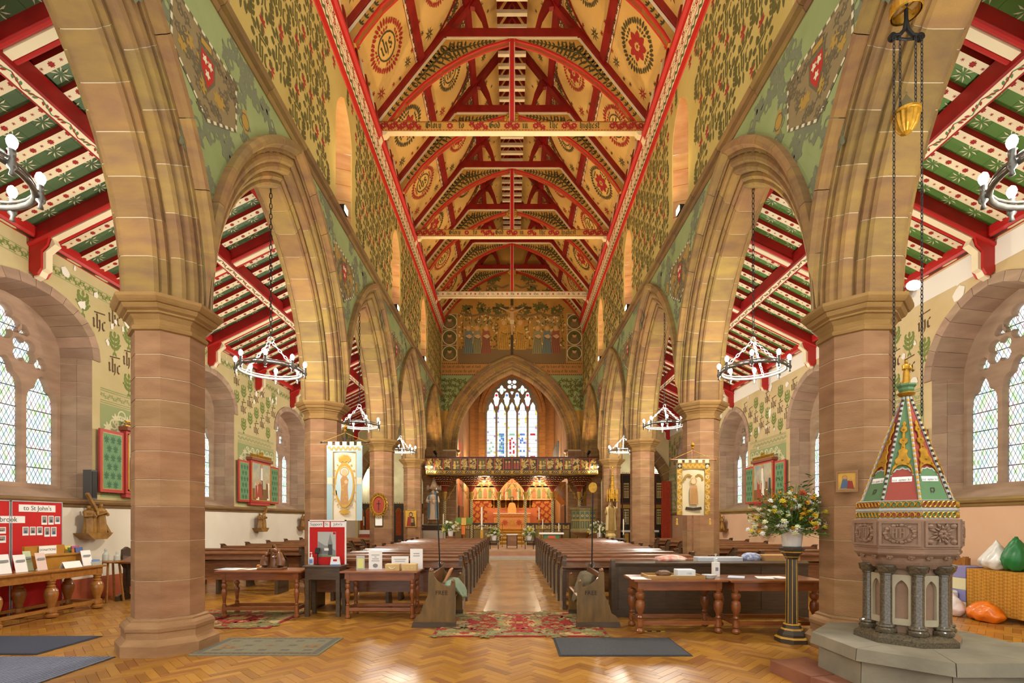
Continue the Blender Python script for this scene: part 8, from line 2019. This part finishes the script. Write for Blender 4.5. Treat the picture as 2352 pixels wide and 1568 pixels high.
tag(MB().bbox(3.95, 4.5, 7.78, 8.0, .842, .96, .005).build('cardboard_box', M('cardboard', '#c39a62', .8)), 'flat cardboard box on the pew back near the right pier', 'box')
cloth_heap('blue_cloth', 'blue checked cloth beside the cardboard box on the pew', 'cloth', (3.78, 7.88, .842), (.28, .2, .16), M('cloth_blue', '#6d80b0', .9, col2='#c9d0e2', scale=25), 14)
cloth_heap('red_bag', 'red and white crumpled carrier on the pew back behind the tray', 'bag', (2.5, 7.86, .842), (.5, .2, .12), M('bag_red', '#cf4a35', .6, col2='#e9ddc9', scale=9), 19)
# refectory table things
t = on('donation_box', 'honey wood sloped donation box with a printed sign on the refectory table', 'donation box', -7.35, 8.02, .741); MB().box(-.12, .1, -.38, .38, 0, .2).build('body', M('bright_oak', '#c08a35', .4, col2='#a87428', scale=5, coat=.3), t); MB().box(-.16, -.12, -.38, .3, 0, .36).build('upstand', MATS['bright_oak'], t); MB().box(-.14, .13, -.41, .41, .2, .22).build('lid', MATS['bright_oak'], t)
sg = MB().cbox((-.1, -.02, .29), (.005, .3, .13)).build('sign_card', m_paper, t); words('DONATIONS', .048, (-.0965, -.02, .29), (0, 1, 0), (0, 0, 1), (1, 0, 0), sg)
t = on('tent_card', 'folded white card on the refectory table before the donation box', 'card', -7.12, 8.05, .741); MB().prism([(-.05, 0), (0, .1), (.05, 0), (.046, 0), (0, .094), (-.046, 0)], -.16, .16, 'y').build('card', m_paper, t)
def leaflet(x, y, w, h, m, label):
    t = on('standing_leaflet', label, 'leaflet', x, y, .741); MB().cbox((0, 0, h/2), (.004, w, h), Matrix.Rotation(-.2, 3, 'Y')).build('card', m, t); MB().cbox((.008-.02*0, 0, h*.65), (.002, w*.7, h*.12), Matrix.Rotation(-.2, 3, 'Y')).build('print', m_pgrey, t); MB().prism([(-.07, 0), (-.02, 0), (-.02, .06)], -.02, .02, 'y').build('easel_foot', m_paper, t)
m_pgr = M('leaflet_green', '#c3d3a8', .7); m_ppk = M('leaflet_pink', '#e3c9bd', .7)
for k, (x, y, w, h, m, lb) in enumerate([(-7.2, 7.05, .2, .28, m_paper, 'large white leaflet at the left end of the refectory table'), (-7.2, 7.3, .18, .26, m_paper, 'white leaflet beside the pale green ones'), (-7.3, 7.52, .12, .3, m_pgr, 'pale green leaflet standing on the refectory table'), (-7.18, 7.6, .16, .27, m_ppk, 'pink leaflet standing left of the donation box'), (-7.15, 8.38, .19, .26, m_paper, 'white notice leaning right of the donation box')]): leaflet(x, y, w, h, m, lb)
rng = random.Random(17); bc = ['#c94a3a', '#3f6ea8', '#e3c94a', '#f0efe8', '#5c8f5a', '#a94a78', '#d98a3a', '#4a5a8a']
bw = ['red', 'blue', 'yellow', 'white', 'green', 'purple', 'orange', 'navy']
for k in range(8):
    tag(MB().cbox((0, 0, .14+.012*(k % 3)), (.02, .14, .28+.024*(k % 3)), Matrix.Rotation(-.2, 3, 'Y')).build('booklet', M(f'booklet_{k}', bc[k], .6), loc=(-7.6+k*.03, 8.50+.03*(k % 2), .742)), f'{bw[k]} booklet in the rack at the right end of the refectory table', 'booklet', 'booklets on the refectory table')
t = on('leaflet_tray', 'clear tray of blue cards at the corner of the refectory table', 'tray', -7.14, 8.56, .741); MB().box(-.07, .05, -.12, .06, 0, .06).build('tray', MATS['acrylic'], t); MB().box(-.06, .03, -.1, .04, .06, .09).build('cards', MATS['label_blue'], t)
# stool with decanters, prayer desk and loudspeaker beside the first pier
t = thing('round_stool', 'small round topped stool against the left wall beside the refectory table', 'stool', None, (-7.45, 9.25, 0)); MB().lathe([(.2, .72), (.22, .73), (.22, .75), (.2, .755)], 20).build('top', m_honey, t)
for k in range(4): a = k*PI/2+.4; MB().tube([(.2*math.cos(a), .2*math.sin(a), 0), (.13*math.cos(a), .13*math.sin(a), .72)], .02, 6).build('leg', m_honey, t)
for x, y, h, lb in ((-7.5, 9.2, .24, 'taller glass decanter on the round stool'), (-7.37, 9.3, .17, 'shorter round glass decanter on the round stool')):
    t = on('decanter', lb, 'decanter', x, y, .756); MB().lathe([(.05, 0), (.055, .01), (.05, h*.5), (.018, h*.68), (.02, h*.8)], 14).build('bottle', M('decanter_glass', '#c3c9bd', .1, coat=.6), t); MB().ball((0, 0, h*.86), .022, 8, 6).build('stopper', MATS['decanter_glass'], t)
t = thing('prayer_desk', 'dark oak prayer desk between the left wall and the nearest pier', 'prayer desk', None, (-6.9, 9.5, 0)); MB().box(-.4, .4, -.02, .02, .25, .7).build('front_panel', m_oak, t); MB().cbox((0, -.08, .76), (.95, .36, .03), Matrix.Rotation(.25, 3, 'X')).build('book_slope', m_mahog, t)
for e in (-1, 1): MB().prism([(-.25, 0), (.2, 0), (.05, .1), (.05, .6), (.1, .95), (0, 1.0), (-.1, .95), (-.12, .7), (-.05, .6), (-.05, .15), (-.25, .08)], e*.45-.025, e*.45+.025, 'x').build('end_panel', m_oak, t)
t = thing('loudspeaker', 'slim black loudspeaker standing on the dado rail beside the left window', 'loudspeaker', None, (-7.93, 9.37, 1.9)); MB().bbox(-.08, .08, -.07, .07, .0, .55, .006).build('cabinet', M('speaker_box', '#4a4642', .5), t); MB().box(.08, .088, -.055, .055, .03, .52).build('grille', m_black, t)
# ================================================================== right aisle: draped table and bags
m_cloth = bpy.data.materials.new('cloth_diamond'); m_cloth.use_nodes = True
_n, _l = m_cloth.node_tree.nodes, m_cloth.node_tree.links; _b = _n['Principled BSDF']; _tc = _n.new('ShaderNodeTexCoord'); _ck = _n.new('ShaderNodeTexChecker'); _mp = _n.new('ShaderNodeMapping'); _mp.inputs['Rotation'].default_value = (PI/4, 0, 0)
_ck.inputs['Scale'].default_value = 28; _ck.inputs[1].default_value = (*lin('#c58e2b'), 1); _ck.inputs[2].default_value = (*lin('#a8741c'), 1); _l.new(_tc.outputs['Object'], _mp.inputs[0]); _l.new(_mp.outputs[0], _ck.inputs[0]); _l.new(_ck.outputs[0], _b.inputs[0]); _b.inputs['Roughness'].default_value = .8
t = thing('draped_table', 'table under a mustard patterned cloth against the right aisle wall', 'table', None, (7.25, 7.95, 0))
V = []; Fc = []; n = 30
for k in range(n+1): y = -1.6+1.6*k/n*1.0; V += [(.0+.015*math.sin(k*1.7), y, .08), (0, y, .74)]
Fc = [[2*k, 2*k+2, 2*k+3, 2*k+1] for k in range(n)]; m = len(V)
for k in range(n+1): x = .65*k/n; V += [(x, .0+.012*math.sin(k*1.7), .08), (x, 0, .74)]
Fc += [[m+2*k, m+2*k+2, m+2*k+3, m+2*k+1] for k in range(n)]; q = len(V); V += [(0, -1.6, .74), (.65, -1.6, .74), (.65, 0, .74), (0, 0, .74)]; Fc.append([q, q+1, q+2, q+3]); link('tablecloth', newmesh('tablecloth', V, Fc, m_cloth, None, False), t)
for y in (-.1, -1.5):
    for x in (.06, .58): MB().tube([(x, y, 0), (x, y, .73)], .016, 6).build('leg', m_wire, t)
m_bagw = M('bag_white', '#ecebe4', .35, col2='#cfcfc8', scale=6, coat=.3); m_bago = M('bag_orange', '#ef7d12', .35, var=.2, scale=6, coat=.3)
cloth_heap('carrier_bag', 'white carrier bag standing on the mustard tablecloth', 'bag', (7.5, 7.72, .741), (.36, .42, .42), m_bagw, 31, None, .55); cloth_heap('carrier_bag', 'green carrier bag on the mustard tablecloth at the picture edge', 'bag', (7.5, 7.42, .741), (.3, .3, .5), M('bag_green', '#1f7a3c', .4, var=.2, scale=6), 32, None, .3)
cloth_heap('carrier_bag', 'orange carrier bag slumped on the floor before the mustard cloth', 'bag', (7.05, 7.42, .0), (.32, .5, .3), m_bago, 33, None, .25); cloth_heap('carrier_bag', 'white carrier bag with red print on the floor beside the orange bag', 'bag', (6.98, 7.9, .0), (.32, .38, .34), M('bag_print', '#e6e6e2', .35, col2='#d9a79a', scale=5, coat=.3), 34, None, .5)
t = thing('paper_pack', 'blue and white wrapped pack on the floor behind the font', 'pack', None, (7.1, 8.35, 0)); MB().bbox(-.2, .2, -.22, .22, 0, .2, .03).build('blue_wrap', M('wrap_blue', '#3b3fa0', .3, var=.2, coat=.4), t); MB().bbox(-.2, .2, -.22, .22, .2, .36, .03).build('white_wrap', m_bagw, t)
for k in range(4): tag(MB().bbox(7.3, 7.62, 8.02, 8.3, .0+k*.19, .185+k*.19, .006).build('storage_box', M('box_lilac', '#8a86b8', .6) if k % 2 else M('box_cream', '#d9d3a8', .6)), f'{("lowest", "second", "third", "topmost")[k]} box in the stack behind the mustard table', 'box', 'boxes stacked by the right wall')
t = thing('wooden_bench', 'brown wooden bench against the peach wall behind the font', 'bench', None, (7.4, 9.0, 0)); MB().box(-.25, .4, -.5, .6, .42, .46).build('seat', m_honey, t); MB().box(.36, .42, -.5, .6, .6, .86).build('backrest', m_honey, t)
for x in (-.2, .38):
    for y in (-.45, .55): MB().box(x-.03, x+.03, y-.03, y+.03, 0, .42 if x < 0 else .88).build('leg', m_honey, t)
tag(MB().bbox(-4.12, -3.98, 6.42, 6.56, 0.0, .22, .02).build('white_bin', M('bin_white', '#e3e3da', .5, var=.2, scale=12)), 'white box on the floor behind the nearest left pier', 'box')

# kneelers hung in the aisle pews and a strip of hazard tape
for k, (x, y, lb) in enumerate(((-4.98, 10.02, 'orange patterned kneeler hanging on the nearest left aisle pew'), (-5.6, 11.17, 'orange patterned kneeler on the second left aisle pew'))):
    t = thing('kneeler', lb, 'kneeler', None, (x, y, .32)); MB().bbox(-.14, .14, -.05, .03, 0, .3, .02).build('cushion', M('kneeler_orange', '#c98a3a', .9), t)
    A = Art((0, -.05, .15), (1, 0, 0), (0, 0, 1), (0, -1, 0), [m_dark, m_cream], .003)
    for i in range(5):
        for j in range(5): A.poly(disc(-.1+i*.05, -.1+j*.05, .016, 4), (i+j) % 2)
    A.build('stitched_pattern', t); MB().tube([(-.05, 0, .3), (0, .03, .36), (.05, 0, .3)], .004, 4).build('loop', m_dark, t)
t = thing('hazard_tape', 'short strip of yellow and black tape on the floor under the right oak table', 'tape', None, (1.92, 6.75, .001))
for k in range(5): MB().box(-.15+k*.06, -.09+k*.06, -.025, .025, 0, .002).build('stripe', M('tape_yellow', '#e0c92a', .6) if k % 2 == 0 else m_black, t)
